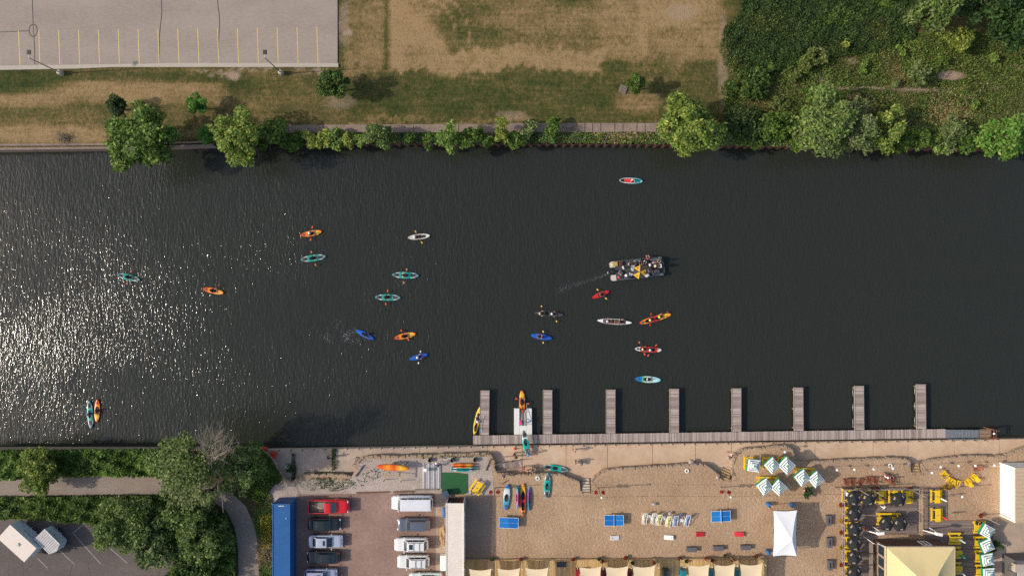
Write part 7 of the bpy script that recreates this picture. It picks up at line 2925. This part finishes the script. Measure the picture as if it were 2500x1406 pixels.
sl = [(1145, 1200, 'leftmost cream shade sail next to the cream container'), (1214, 1270, 'second cream shade sail from the left'), (1283, 1339, 'third cream shade sail from the left'), (1414, 1468, 'fourth cream shade sail, right of the open bay'), (1478, 1534, 'fifth cream shade sail from the left'), (1544, 1600, 'sixth cream shade sail from the left'), (1679, 1732, 'seventh cream shade sail, right of the dark cabinet'), (1743, 1795, 'eighth cream shade sail from the left'), (1806, 1862, 'rightmost cream shade sail near the white tent')]
for i, (xa, xb, lab) in enumerate(sl):
    sail(xa, xb, 1388 - (xa - 1145) * .020, 1450, lab)
for i, (x, y) in enumerate([(1137, 1366), (1205, 1365), (1275, 1365), (1340, 1365), (1405, 1364), (1466, 1364), (1532, 1363), (1597, 1362), (1660, 1361), (1724, 1360), (1783, 1358), (1850, 1356)]):
    pst = thing('sail_post', ['first', 'second', 'third', 'fourth', 'fifth', 'sixth', 'seventh', 'eighth', 'ninth', 'tenth', 'eleventh', 'twelfth'][i] + ' sail cabana post counted from the cream container', 'post', L(x, y, 0, 0), 0, 'sail posts along the boardwalk')
    mb = MB()
    mb.box((0, 0, .4), (.16, .16, .8))
    mb.build('timber_base', M_WOOD, pst)
    mb = MB()
    mb.tube([(0, 0, .2), (0, -.1, 3.1)], .05, 8)
    mb.build('steel_pole', mat('post_green', lin(150, 148, 120), .5), pst)
    mb = MB()
    mb.lathe([(.06, 3.1), (.06, 3.16), (.001, 3.18)], 8, (0, -.1, 0))
    mb.build('cap', M_WHITE, pst)
for i, (x, y, w, h, m, lab) in enumerate([(1342, 0, 0, 0, 0, 0)][:0] + [(1410, 1395, .45, 1.1, 'red', 'red bar fridge between the shade sails right of the open bay'), (1474, 1396, .7, 1.2, 'maroon', 'maroon cabinet between the fourth and fifth shade sails'), (1536, 1398, .8, 1.2, 'maroon', 'maroon cabinet between the fifth and sixth shade sails'), (1628, 1396, .85, 1.3, 'charcoal', 'charcoal cabinet standing in the open bay without sail'), (1669, 1396, .7, 1.1, 'teal', 'teal cabinet left of the seventh shade sail'), (1736, 1396, .6, 1.1, 'teal', 'teal cabinet between the seventh and eighth shade sails'), (1799, 1394, .6, 1.1, 'teal', 'teal cabinet between the eighth and rightmost shade sails')]):
    t = thing('bar_cabinet', lab, 'cabinet', L(x, y, h, .12), 0, 'coloured cabinets in the cabanas')
    m = mat('cabinet_' + m, lin(*{'red': (150, 24, 34), 'maroon': (90, 28, 38), 'charcoal': (56, 58, 60), 'teal': (30, 122, 138)}[m]), .5)
    mb = MB()
    mb.box((0, -.3, h / 2), (w, 1.0, h))
    mb.build('carcass', m, t, .02)
    mb = MB()
    mb.box((0, -.3, h + .02), (w + .05, 1.05, .04))
    mb.build('top', m, t, .01)
sb = thing('sign_board', 'dark flat board lying on the boardwalk in the open bay', 'board', L(1371, 1377, .2, .13), 0)
mb = MB()
mb.box((0, 0, .05), (1.35, .68, .05))
mb.build('panel', mat('slate_panel', lin(66, 66, 72), .6), sb)
mb = MB()
for s in (-1, 1):
    mb.box((0, s * .35, .06), (1.4, .04, .07))
mb.build('frame', M_DARKSTEEL, sb)

# flower pots and planters
RED_F = leaf_mat('petals_red', lin(140, 30, 26), lin(178, 46, 40), lin(204, 76, 60))
YEL_F = leaf_mat('petals_yellow', lin(170, 120, 20), lin(214, 160, 30), lin(236, 190, 60))


def pot(px, py, rgbm, label, zb=.0, s=1.0, hang=0.0):
    r = thing('flower_pot', label, 'flower pot', L(px, py, zb + hang + .5, zb + hang), 0, 'flower pots')
    mb = MB()
    mb.lathe([(.001, 0), (.14 * s, 0), (.2 * s, .3 * s), (.22 * s, .33 * s), (.17 * s, .31 * s), (.001, .28 * s)], 14)
    mb.build('pot', mat('terracotta', lin(120, 66, 50), .8), r)
    n = 150
    q = rng.normal(size=(n, 3))
    q /= np.linalg.norm(q, axis=1, keepdims=True)
    q *= (.32 * s * np.cbrt(rng.uniform(.2, 1, n)))[:, None]
    q[:, 2] = np.abs(q[:, 2]) * .8 + .32 * s
    for nm, m, k in (('blooms', rgbm, slice(0, 95)), ('foliage', G_DARK, slice(95, n))):
        o = bpy.data.objects.new(nm, leaf_mesh(nm, q[k], rng.uniform(.6, 1.3, len(q[k])) * .12, m))
        COL.objects.link(o)
        o.parent = r
    return r


pots = [(2055, 1233, RED_F, 'red flower pot on the left deck rail, topmost'), (2056, 1272, YEL_F, 'yellow flower pot on the left deck rail, upper'), (2056, 1300, RED_F, 'red flower pot on the left deck rail, middle'), (2056, 1337, YEL_F, 'yellow flower pot on the left deck rail, lower'), (2056, 1379, RED_F, 'red flower pot on the left deck rail, lowest'), (2129, 1195, RED_F, 'red flower pot at the top rail, left of a leaning pole'), (2142, 1194, RED_F, 'red flower pot at the top rail, right of a leaning pole'), (2224, 1193, RED_F, 'red flower pot at the top right corner of the deck'), (2307, 1190, YEL_F, 'yellow flower pot at the corner of the small upper deck'), (2397, 1259, RED_F, 'red flower pot left of the white building'), (2320, 1191, YEL_F, 'small yellow flower pot beside the small upper deck pole')]
for x, y, m, lab in pots:
    pot(x, y, m, lab, .15, 1.0)
for i, (x, y) in enumerate([(1201, 1366), (1272, 1366), (1400, 1366), (1463, 1365), (1470, 1372), (1528, 1362), (1545, 1375), (1598, 1374), (1661, 1364), (1677, 1371), (1726, 1364), (1740, 1369), (1772, 1357), (1790, 1368), (1848, 1358)]):
    pot(x, y, RED_F if i % 3 else G_DARK, f'boardwalk flower pot number {["one", "two", "three", "four", "five", "six", "seven", "eight", "nine", "ten", "eleven", "twelve", "thirteen", "fourteen", "fifteen"][i]} counted from the cream container', .12, .8)
# tall poles with hanging baskets and string light poles
def pole(px, py, h, label, baskets=False, lamp=True, zb=0.0, rr=.06):
    r = thing('light_pole', label, 'pole', L(px, py, 0, zb), 0, 'timber light poles')
    mb = MB()
    mb.tube([(0, 0, 0), (0, 0, h)], [rr * 1.15, rr], 8)
    mb.build('shaft', M_GREYWOOD, r)
    if lamp:
        mb = MB()
        mb.lathe([(.05, h), (.16, h + .03), (.16, h + .13), (.05, h + .17), (.001, h + .18)], 12)
        mb.build('lamp', M_WHITE, r)
    if baskets:
        for s in (-1, 1):
            bk = thing('hanging_basket', None, None)
            bk.parent = r
            bk.location = (s * .5, 0, h * .5)
            mb = MB()
            mb.tube([(-s * .5, 0, .4), (0, 0, .4), (0, 0, .1)], .015, 5)
            mb.build('bracket', M_DARKSTEEL, bk)
            n = 90
            q = rng.normal(size=(n, 3))
            q /= np.linalg.norm(q, axis=1, keepdims=True)
            q *= (.26 * np.cbrt(rng.uniform(.2, 1, n)))[:, None]
            o = bpy.data.objects.new('blooms', leaf_mesh('blooms', q, rng.uniform(.6, 1.3, n) * .12, RED_F))
            COL.objects.link(o)
            o.parent = bk
    return r


pole(1459, 1190, 4.6, 'tall pole with two red baskets right of the white steps', True)
pole(1759, 1189, 4.6, 'tall pole with two red baskets above the right table tennis table', True)
pole(1208, 1190, 4.2, 'tall pole with two red baskets at the edge of the gravel yard', True, False)
for i, (x, y, h) in enumerate([(2037, 1189, 3.6), (2086, 1188, 3.9), (2114, 1187, 4.4), (2222, 1194, 4.0), (2302, 1190, 4.2), (2392, 1256, 4.0), (1198, 1120, 3.0)]):
    pole(x, y, h, ['string light pole off the top left corner of the umbrella deck', 'string light pole above the deck corner umbrella', 'string light pole between the two top left black umbrellas', 'string light pole at the top right corner of the umbrella deck', 'string light pole at the small upper deck with a white lamp box', 'string light pole left of the white building', 'bare pole at the wall corner of the gravel yard'][i], False, i in (0, 4), 0, .07)
# string lights from pole to pole
for i, (a, b, za, zb, lab) in enumerate([((1208, 1190), (1459, 1190), 4.1, 4.5, 'string of bulbs over the beached kayaks'), ((1459, 1190), (1759, 1189), 4.5, 4.5, 'string of bulbs over the deck chairs'), ((1759, 1189), (2037, 1189), 4.5, 3.5, 'string of bulbs over the white tent side'), ((2114, 1187), (2222, 1194), 4.3, 3.9, 'string of bulbs over the top row of the deck'), ((2222, 1194), (2302, 1190), 3.9, 4.1, 'string of bulbs over the gap between the decks'), ((2302, 1190), (2392, 1256), 4.1, 3.9, 'string of bulbs over the sand left of the white building')]):
    A, B = L(*a, 0, za), L(*b, 0, zb)
    r = thing('string_lights', lab, 'string lights', (0, 0, 0), 0, 'string lights')
    pts = [A.lerp(B, t) - Vector((0, 0, .45 * 4 * t * (1 - t))) for t in np.linspace(0, 1, 25)]
    MB().tube(pts, .012, 5).build('cable', M_BLACK, r)
    mb = MB()
    n = int((B - A).length / .7)
    for k in range(1, n):
        t = k / n
        p = A.lerp(B, t) - Vector((0, 0, .45 * 4 * t * (1 - t) + .09))
        mb.ell(p, (.045, .045, .065), 6, 4)
    tag(mb.build('bulbs', M_DARKSTEEL, r), kind='stuff')
# globe lamps in the terrace beds
for i, (x, y) in enumerate([(2030, 1139), (2072, 1138), (2118, 1137), (2164, 1135), (2258, 1146), (2279, 1132), (2322, 1129), (2362, 1129), (2408, 1128), (1905, 1096)]):
    g = thing('globe_lamp', ['white globe lamp in the upper bed, leftmost of four left of the steps', 'white globe lamp in the upper bed, second of four left of the steps', 'white globe lamp in the upper bed, third of four left of the steps', 'white globe lamp in the upper bed nearest left of the steps', 'white globe lamp just right of the bar steps', 'white globe lamp above the first yellow lounge chair', 'white globe lamp above the ring of lounge chairs', 'white globe lamp left of the white building', 'thin lamp at the corner of the white building', 'white globe lamp at the tip of the striped umbrella bed'][i], 'lamp', L(x, y, 0, 0), 0, 'globe lamps in the beds')
    mb = MB()
    mb.tube([(0, 0, 0), (0, 0, 1.55)], .025, 6)
    mb.build('stem', M_DARKSTEEL, g)
    mb = MB()
    mb.ell((0, 0, 1.7), (.19, .19, .19), 12, 8)
    mb.build('globe', mat('lamp_globe', lin(226, 228, 230), .3), g)
# lounge chairs (adirondack)
def lounge_proto(m):
    r = thing('lounge_chair', 'x', 'lounge chair')
    for k in range(5):
        mb = MB()
        y = -.22 + .11 * k
        mb.bar((-.22, y, .28), (-.62, y * 1.1, .92 - abs(k - 2) * .03), .095, .02)
        mb.build('back_slat', m, r)
    for k in range(5):
        mb = MB()
        x = -.18 + .125 * k
        mb.box((x, 0, .28 + .022 * k), (.11, .55, .02))
        mb.build('seat_slat', m, r)
    for s in (-1, 1):
        mb = MB()
        mb.box((.0, s * .34, .54), (.72, .13, .025))
        mb.build('armrest', m, r)
        mb = MB()
        mb.box((.32, s * .31, .27), (.09, .03, .54))
        mb.bar((.38, s * .28, .32), (-.5, s * .28, .03), .03, .12)
        mb.build('leg', m, r)
    return Proto(r)


LY = lounge_proto(M_YELLOW)
M_CHB = mat('brown_chair', lin(140, 84, 62), .7, .15)
LB = lounge_proto(M_CHB)
for i, (x, y, d, lab) in enumerate([(2308, 1158, 40, 'yellow lounge chair, leftmost of the ring'), (2322, 1173, 60, 'yellow lounge chair, second of the ring'), (2337, 1179, 80, 'yellow lounge chair at the bottom of the ring'), (2364, 1177, 122, 'yellow lounge chair, fourth of the ring'), (2379, 1165, 138, 'yellow lounge chair, rightmost of the ring')]):
    LY.put(L(x, y, .5, 0), R(d), lab, 'yellow lounge chairs in a ring', (1.05, 1.05, 1))
LB.put(L(2385, 1143, .5, 0), R(195), 'brown lounge chair alone above the yellow ring', 'brown lounge chairs')
for i, (x, y, d) in enumerate([(2067, 1175, 10), (2082, 1174, -4), (2103, 1175, -25), (2122, 1170, 6), (2138, 1171, 0), (2165, 1166, 30), (2180, 1172, 10)]):
    LB.put(L(x, y, .5, 0), R(90 + d), ['brown lounge chair, leftmost of the row above the deck', 'brown lounge chair, second of the row above the deck', 'brown lounge chair, third and most turned of the row above the deck', 'brown lounge chair, fourth of the row above the deck', 'brown lounge chair, fifth of the row above the deck', 'brown lounge chair with the person in white', 'brown lounge chair with the person in maroon'][i], 'brown lounge chairs')
# white building at right
wb0, wb1 = W(2440, 1128), W(2440, 1258)
wb, ax, bx, ay, by = container('bar_building', wb0.x, wb0.y, wb0.x + 6.0, wb1.y, 3.05, mat('building_white', lin(240, 236, 228), .6, .03), mat('building_trim', lin(200, 176, 146), .8), 'white walled bar building with a slatted timber roof at the right edge')
sl0 = None
for k in range(40):
    y = ay - .12 - (ay - by - .24) * k / 40
    if sl0 is None:
        mb = MB()
        mb.box(((ax + bx) / 2, 0, 3.10), (bx - ax, .13, .03))
        sl0 = o = mb.build('roof_slat', plank_mat('roof_slats', lin(170, 146, 118), lin(204, 182, 154), lin(222, 204, 178)), wb)
    else:
        o = sl0.copy()
        COL.objects.link(o)
    o.location = (random.uniform(-.03, .03), y, random.uniform(-.008, .008))
# service unit bottom right
cu = thing('cold_store', 'grey walled cold store with pipework on its roof at the bottom right', 'cold store', (0, 0, 0))
a, b = W(2446, 1350), W(2446, 1480)
M_CS = mat('cold_store_panel', lin(182, 174, 168), .6, .05)
mb = MB()
mb.box((a.x + 3, (a.y + b.y) / 2, 1.3), (6.0, a.y - b.y, 2.5))
mb.build('box_body', mat('cold_store_wall', lin(96, 92, 90), .7), cu, .03)
mb = MB()
mb.box((a.x + 3.1, (a.y + b.y) / 2, 2.58), (5.6, a.y - b.y - .4, .08))
mb.build('roof', M_CS, cu)
mb = MB()
c = W(2486, 1384, 2.9)
mb.box((c.x, c.y, 2.95), (1.5, 1.1, .7))
mb.build('condenser', mat('condenser_tan', lin(176, 160, 146), .6), cu, .04)
mb = MB()
mb.tube([(c.x - .75, c.y + .3, 2.9), (c.x - 1.3, c.y + .3, 2.9), (c.x - 1.3, c.y - .5, 2.7), (c.x - .6, c.y - .6, 2.7)], .05, 6)
mb.build('pipe', M_DARKSTEEL, cu)
# step flights
def steps(px, py, deg, n, w, label, m):
    r = thing('step_flight', label, 'steps', L(px, py, 0, PROM), R(deg))
    for k in range(n):
        mb = MB()
        mb.box((0, -.36 * k, .16 * (k + 1) - .03), (w, .30, .06))
        mb.build('tread', m, r, .01)
    for s in (-1, 1):
        mb = MB()
        mb.bar((s * (w / 2 + .04), .2, .0), (s * (w / 2 + .04), -.36 * n, .16 * n), .05, .25)
        mb.build('stringer', M_GREYWOOD, r)
        mb = MB()
        mb.tube([(s * w / 2, .15, 0), (s * w / 2, .15, .95), (s * w / 2, -.36 * n + .3, .16 * n + .95), (s * w / 2, -.36 * n + .3, .16 * n)], .025, 6)
        mb.build('handrail', M_DARKSTEEL, r)
    return r


M_TREADW = mat('tread_pale', lin(196, 184, 164), .8)
steps(1430, 1174, 2, 5, 1.1, 'pale step flight up from the promenade to the sand', M_TREADW)
steps(1777, 1151, -24, 4, 1.3, 'yellow edged step flight beside the striped umbrella bed', M_WOOD)
steps(2238, 1137, 0, 4, 1.2, 'pale timber step flight to the bar terrace', M_WOOD)
steps(866, 1128, 70, 4, 1.0, 'short step flight at the overgrown end of the promenade', M_GREYWOOD)
rp = thing('ramp', 'timber plank ramp with handrails against the yard wall', 'ramp')
mb = MB()
plank_run(mb, W(1212, 1130, PROM + .25), W(1270, 1122, PROM + .05), W(1212, 1144, PROM + .25), W(1276, 1138, PROM + .05), .16, .05)
tag(mb.build('plank_deck', M_DOCKY, rp), kind='stuff')
for pts in ([(1210, 1129), (1269, 1121)], [(1212, 1145), (1276, 1139)]):
    mb = MB()
    a, b = W(*pts[0], PROM), W(*pts[1], PROM)
    for z in (.6, 1.05):
        mb.tube([a + Vector((0, 0, z + .2)), b + Vector((0, 0, z))], .03, 6)
    for k in range(4):
        p = a.lerp(b, k / 3)
        mb.box((p.x, p.y, PROM + .6), (.08, .08, 1.2))
    mb.build('handrail', M_GREYWOOD, rp)
# quay edge posts
qp = None
x = 652
k = 0
while x < 2430:
    p = W(x, pedge(x) + 1.6, PROM)
    if qp is None:
        r = thing('quay_post', 'slim dark steel post on the promenade edge', 'post', p, 0, 'posts along the promenade edge')
        mb = MB()
        mb.tube([(0, 0, -.1), (0, 0, .72)], .035, 6)
        mb.build('shaft', M_DARKSTEEL, r)
        mb = MB()
        mb.box((0, 0, .01), (.16, .16, .02))
        mb.build('foot_plate', M_DARKSTEEL, r)
        qp = Proto(r)
    qp.put(p, 0, 'slim dark steel post on the promenade edge', 'posts along the promenade edge')
    x += 27.5 + random.uniform(-2, 2)
    k += 1
# small things
for i, (x, y, lab) in enumerate([(1313, 1168, 'white life ring on the wall above the beached teal kayak'), (1678, 1150, 'white life ring left of the curved wall shadow'), (2176, 1137, 'white life ring in the upper bed left of the bar steps')]):
    r = thing('life_ring', lab, 'life ring', L(x, y, .3, 0), R(20))
    mb = MB()
    mb.torus((0, 0, .08), .24, .075, 20, 8)
    mb.build('ring', M_WHITE, r)
    for a in range(4):
        mb = MB()
        t = a * math.pi / 2
        mb.torus((.24 * math.cos(t), .24 * math.sin(t), .08), .08, .012, 10, 5, axis='y' if a % 2 == 0 else 'x')
        mb.build('band', mat('band_grey', lin(176, 176, 178), .6), r)
for i, (x, y, lab) in enumerate([(1256, 1096, 'orange cone left of the carried kayak'), (1296.5, 1090, 'orange cone right of the carried kayak')]):
    r = thing('traffic_cone', lab, 'cone', L(x, y, PROM + .3, PROM))
    mb = MB()
    mb.lathe([(.16, .04), (.14, .05), (.03, .62), (.001, .63)], 14)
    mb.build('cone', mat('cone_orange', lin(232, 74, 44), .5), r)
    mb = MB()
    mb.box((0, 0, .02), (.38, .38, .04))
    mb.build('base', mat('cone_orange', lin(232, 74, 44), .5), r, .01)
    mb = MB()
    mb.lathe([(.094, .30), (.074, .42)], 14)
    mb.build('band', M_WHITE, r)
for i, (x, y, lab) in enumerate([(1050, 1123, 'black half barrel planter left, near the stack of white panels'), (1104, 1123, 'black half barrel planter above the stored orange kayaks'), (1160, 1122, 'black half barrel planter right, near the yard corner')]):
    r = thing('barrel_planter', lab, 'planter', L(x, y, .3, 0), 0, 'barrel planters on the yard wall')
    mb = MB()
    mb.lathe([(.001, 0), (.26, 0), (.30, .28), (.28, .52), (.25, .52), (.24, .34), (.001, .34)], 18)
    mb.build('tub', mat('barrel_dark', lin(44, 40, 40), .7), r)
    for z in (.1, .42):
        mb = MB()
        mb.torus((0, 0, z), .29, .012, 18, 5)
        mb.build('hoop', M_STEEL, r)
for i, (x, y, d, h, lab) in enumerate([(1689, 1131, .48, .75, 'large round cable reel table on the promenade'), (1704, 1134, .30, .5, 'small round reel stool beside the large reel table'), (1417, 1130, .42, .7, 'round grey table with a person beside it on the promenade'), (1780, 1118, .24, .5, 'small round white stool by the person in pink'), (1750, 1163, .24, .45, 'small round stool at the foot of the curved wall')]):
    r = thing('reel_table', lab, 'round table', L(x, y, PROM + h, PROM if i < 4 else 0), 0)
    mb = MB()
    mb.lathe([(.001, h), (d, h), (d, h - .06), (d * .5, h - .07), (d * .45, .08), (d * .9, .06), (d * .9, 0)], 20)
    mb.build('drum', mat('reel_wood', lin(170, 150, 142), .8, .12, 5), r)
    mb = MB()
    mb.lathe([(.06, h), (.06, h + .012), (.001, h + .012)], 10)
    mb.build('centre_plug', M_PAD, r)
# stack of white panels
st = thing('panel_stack', 'flat stack of long white and grey panels on the gravel yard', 'panel stack')
for k in range(11):
    mb = MB()
    x = 1031.5 + 4.1 * k
    mb.bar(W(x + 1.7, 1131 + (k % 3), .10 + .02 * (k % 2)), W(x + 1.7, 1192, .10 + .02 * (k % 2)), .2, .05)
    mb.build('panel', mat('panel_%d' % (k % 3), lin(*((206, 202, 202), (176, 172, 172), (150, 146, 146))[(k * 2) % 3]), .5), st)
mb = MB()
for y in (1138, 1160, 1185):
    mb.bar(W(1030, y, .04), W(1077, y, .04), .09, .07)
mb.build('bearer', M_GREYWOOD, st)
wc = thing('plastic_chair', 'white plastic garden chair on the stack of panels', 'chair', L(1038, 1147, .5, .15), R(180))
mb = MB()
mb.box((0, 0, .42), (.48, .46, .04))
mb.build('seat', M_WHITE, wc, .02)
mb = MB()
mb.box((-.24, 0, .68), (.04, .46, .46))
mb.build('backrest', M_WHITE, wc, .02)
for sx in (-1, 1):
    for sy in (-1, 1):
        mb = MB()
        mb.box((sx * .2, sy * .2, .2), (.04, .04, .42))
        mb.build('leg', M_WHITE, wc)
# orange dock floats at the west end
for i, (x, y, d, s, lab) in enumerate([(665, 1117, 78, 1.0, 'orange red plastic dock float on the west end of the promenade'), (643, 1096, 10, .55, 'orange red plastic float half hidden at the bank edge')]):
    r = thing('dock_float', lab, 'dock float', L(x, y, PROM + .5, PROM), R(d))
    mb = MB()
    mb.box((0, 0, .3), (1.75 * s, .9 * s, .55))
    mb.build('shell', mat('float_orange', lin(196, 62, 36), .55, .12), r, .1)
    mb = MB()
    for x_ in (-.5, 0, .5):
        mb.box((x_ * s, 0, .58), (.08, .7 * s, .04))
    mb.build('rib', mat('float_orange', lin(196, 62, 36), .55, .12), r, .01)
wbk = thing('white_bucket', 'white bucket among weeds on the promenade', 'bucket', L(702, 1139, PROM + .3, PROM))
mb = MB()
mb.lathe([(.001, 0), (.2, 0), (.26, .42), (.23, .42), (.18, .05), (.001, .05)], 16)
mb.build('pail', M_WHITE, wbk)
mb = MB()
mb.tube([(.25 * math.cos(t), .25 * math.sin(t) * .2, .42 + .2 * math.sin(t)) for t in np.linspace(0, math.pi, 9)], .01, 5)
mb.build('handle', M_STEEL, wbk)
# driftwood logs
for i, (p, q, z, r0, lab) in enumerate([((1187, 1148), (1196, 1122), .1, .09, 'straight log at the corner of the gravel yard'), ((868, 1162), (889, 1135), .1, .09, 'straight log beside the short step flight'), ((1222, 1182), (1240, 1172), .1, .05, 'thin branch left of the beached blue and white kayak')]):
    mb = MB()
    limb(mb, W(*p, z), W(*q, z), r0, r0 * .8, 5, .03)
    tag(mb.build('log', M_BARK), lab, 'log')
# pallet, sticks, street lights on the far bank
pa = thing('pallet', 'weathered wooden pallet beside the compact tree on the lawn', 'pallet', L(1521, 218, .15, 0), R(-20))
for k in range(6):
    mb = MB()
    mb.box((-.46 + .184 * k, 0, .13), (.10, 1.15, .022))
    mb.build('slat', M_GREYWOOD, pa)
for y in (-.5, 0, .5):
    mb = MB()
    mb.box((0, y, .06), (1.05, .09, .1))
    mb.build('bearer', M_GREYWOOD, pa)
for i, (cx, cy, lab, n) in enumerate([(1408, 312, 'heap of sticks on the broken walkway', 26), (155, 337, 'brush pile beside the quay at far left', 60)]):
    h = thing('brush_pile', lab, 'brush pile', L(cx, cy, 0, .05))
    for k in range(n):
        mb = MB()
        a = random.uniform(-.3, .3) if i == 0 else random.uniform(0, 3.14)
        c = Vector((random.gauss(0, .55), random.gauss(0, .3), random.uniform(.02, .25 if i == 0 else .6)))
        d = Vector((math.cos(a), math.sin(a), random.uniform(-.1, .2))) * random.uniform(.3, .8)
        limb(mb, c - d, c + d, .022, .01, 3, .06)
        mb.build('stick', M_DEAD if random.random() < .6 else M_BARK, h)
for i, (x, y, lab) in enumerate([(151, 180, 'left parking lot light pole with a concrete base'), (688, 180, 'right parking lot light pole with a concrete base')]):
    r = thing('street_light', lab, 'street light', L(x, y, 0, 0), 0, 'parking lot lights')
    mb = MB()
    mb.lathe([(.001, .75), (.30, .75), (.33, .70), (.33, -.1)], 18)
    mb.build('concrete_base', M_KERB, r)
    mb = MB()
    mb.tube([(0, 0, .75), (0, 0, 6.7)], [.09, .06], 10)
    mb.build('pole', M_STEEL, r)
    mb = MB()
    mb.tube([(0, 0, 6.6), (0, .25, 6.7), (0, .5, 6.7)], .04, 8)
    mb.build('arm', M_STEEL, r)
    mb = MB()
    mb.box((0, .75, 6.7), (.52, .6, .14))
    mb.build('lamp_head', M_DARKSTEEL, r, .03)
    mb = MB()
    mb.box((0, .75, 6.625), (.42, .48, .01))
    mb.build('lens', LIGHTW, r)

# ------------------------------------------------------------------ people ashore
def stander(px, py, deg, pose, shirt, pants, label, hair=(50, 36, 28), hat=None, zb=0.0):
    return person(L(px, py, zb + 1.0, zb), R(deg), pose, shirt, pants, label, hair, hat)


stander(800, 1118, 40, 'reach', (44, 48, 92), (40, 42, 60), 'person in dark blue reaching toward the weeds on the promenade', zb=PROM)
stander(1069, 1140, 110, 'bend', (54, 76, 110), (48, 66, 96), 'person in blue denim with white hat by the stack of panels', hat=(232, 226, 222))
stander(1150, 1204, 60, 'sit', (222, 216, 226), (120, 96, 150), 'person in white and purple at the lone yellow picnic table')
stander(1256, 1108, -60, 'stand', (36, 30, 32), (90, 40, 44), 'person in black standing left of the carried kayak', zb=PROM)
stander(1260, 1116, 100, 'stand', (70, 28, 32), (40, 36, 40), 'person in dark red standing beside the person in black', zb=PROM)
stander(1404, 1100, 150, 'walk', (206, 170, 164), (150, 60, 64), 'person in pink and red swinging an arm on the promenade', (120, 60, 60), zb=PROM)
stander(1405, 1128, 0, 'stand', (120, 92, 70), (86, 70, 56), 'person in brown beside the round grey table', (80, 56, 40), zb=PROM)
stander(1279, 1142, -30, 'stand', (206, 56, 44), (100, 40, 40), 'person in red at the end of the plank ramp', (120, 50, 40), zb=PROM)
stander(1288, 1150, -10, 'walk', (190, 110, 86), (130, 44, 44), 'person in orange walking along the wall below the ramp', zb=PROM)
stander(1309, 1146, 200, 'walk', (168, 140, 110), (70, 56, 48), 'person in tan left of the teal kayak on the promenade', zb=PROM)
stander(1302, 1153, 90, 'sit', (150, 190, 200), (60, 70, 80), 'person in pale blue sitting on the wall', zb=PROM)
stander(1232, 1164, 140, 'sit', (44, 62, 110), (34, 38, 46), 'person in navy sitting on the wall by a thin branch')
stander(1786, 1109, 130, 'walk', (226, 200, 200), (200, 150, 156), 'person in pale pink at the bend of the wall', (90, 50, 44), zb=PROM)
stander(1964, 1197, -30, 'sit', (176, 130, 120), (120, 60, 56), 'person in rose beside the dark shrub under the striped umbrellas')
stander(1957, 1148, -90, 'sit', (226, 222, 220), (90, 90, 96), 'person with white hat behind the lower right pair of striped umbrellas', hat=(238, 236, 232))
stander(2165, 1165, 60, 'sit', (222, 220, 228), (176, 120, 110), 'person in white in a brown lounge chair above the deck', hat=(236, 232, 228))
stander(2181, 1171, 100, 'sit', (110, 44, 56), (86, 40, 46), 'person in maroon in a brown lounge chair above the deck')
stander(2226, 1133, 200, 'walk', (30, 30, 34), (50, 100, 190), 'person in black shirt and blue trousers on the bar steps', zb=PROM + .3)
stander(2104, 1199, 250, 'sit', (76, 60, 58), (50, 46, 50), 'person in dark brown between the two top left black umbrellas', zb=.15)
stander(2066, 1203, 0, 'sit', (196, 190, 196), (80, 80, 90), 'person with white cap at the deck corner', hat=(236, 232, 230), zb=.15)
stander(2113, 1290, 160, 'walk', (150, 60, 62), (176, 140, 110), 'person in dark red between the deck column and the bar', zb=.15)
stander(2156, 1237, -60, 'walk', (230, 232, 230), (226, 226, 226), 'server in white crossing the umbrella deck', zb=.15)
stander(2389, 1276, -90, 'sit', (30, 28, 30), (34, 32, 36), 'person in black at the top of the right deck table', zb=.15)
stander(2402, 1277, -95, 'sit', (34, 36, 38), (34, 34, 40), 'second person in black beside the first at the right deck table', zb=.15)
stander(2394, 1301, 85, 'sit', (196, 150, 140), (60, 90, 84), 'person in pink below the right deck table', zb=.15)
tree(1974, 1206, 14, 1.1, G_DARK, 'dark spiky shrub under the lower right striped umbrellas', 'shrub', 'shrub', leaf=.2, lobes=6, trunk_z=.2)
tree(2432, 1330, 13, 1.4, G_DARK, 'dark potted shrub beside the second right striped umbrella', 'shrub', 'shrub', leaf=.18, lobes=6, trunk_z=.2)
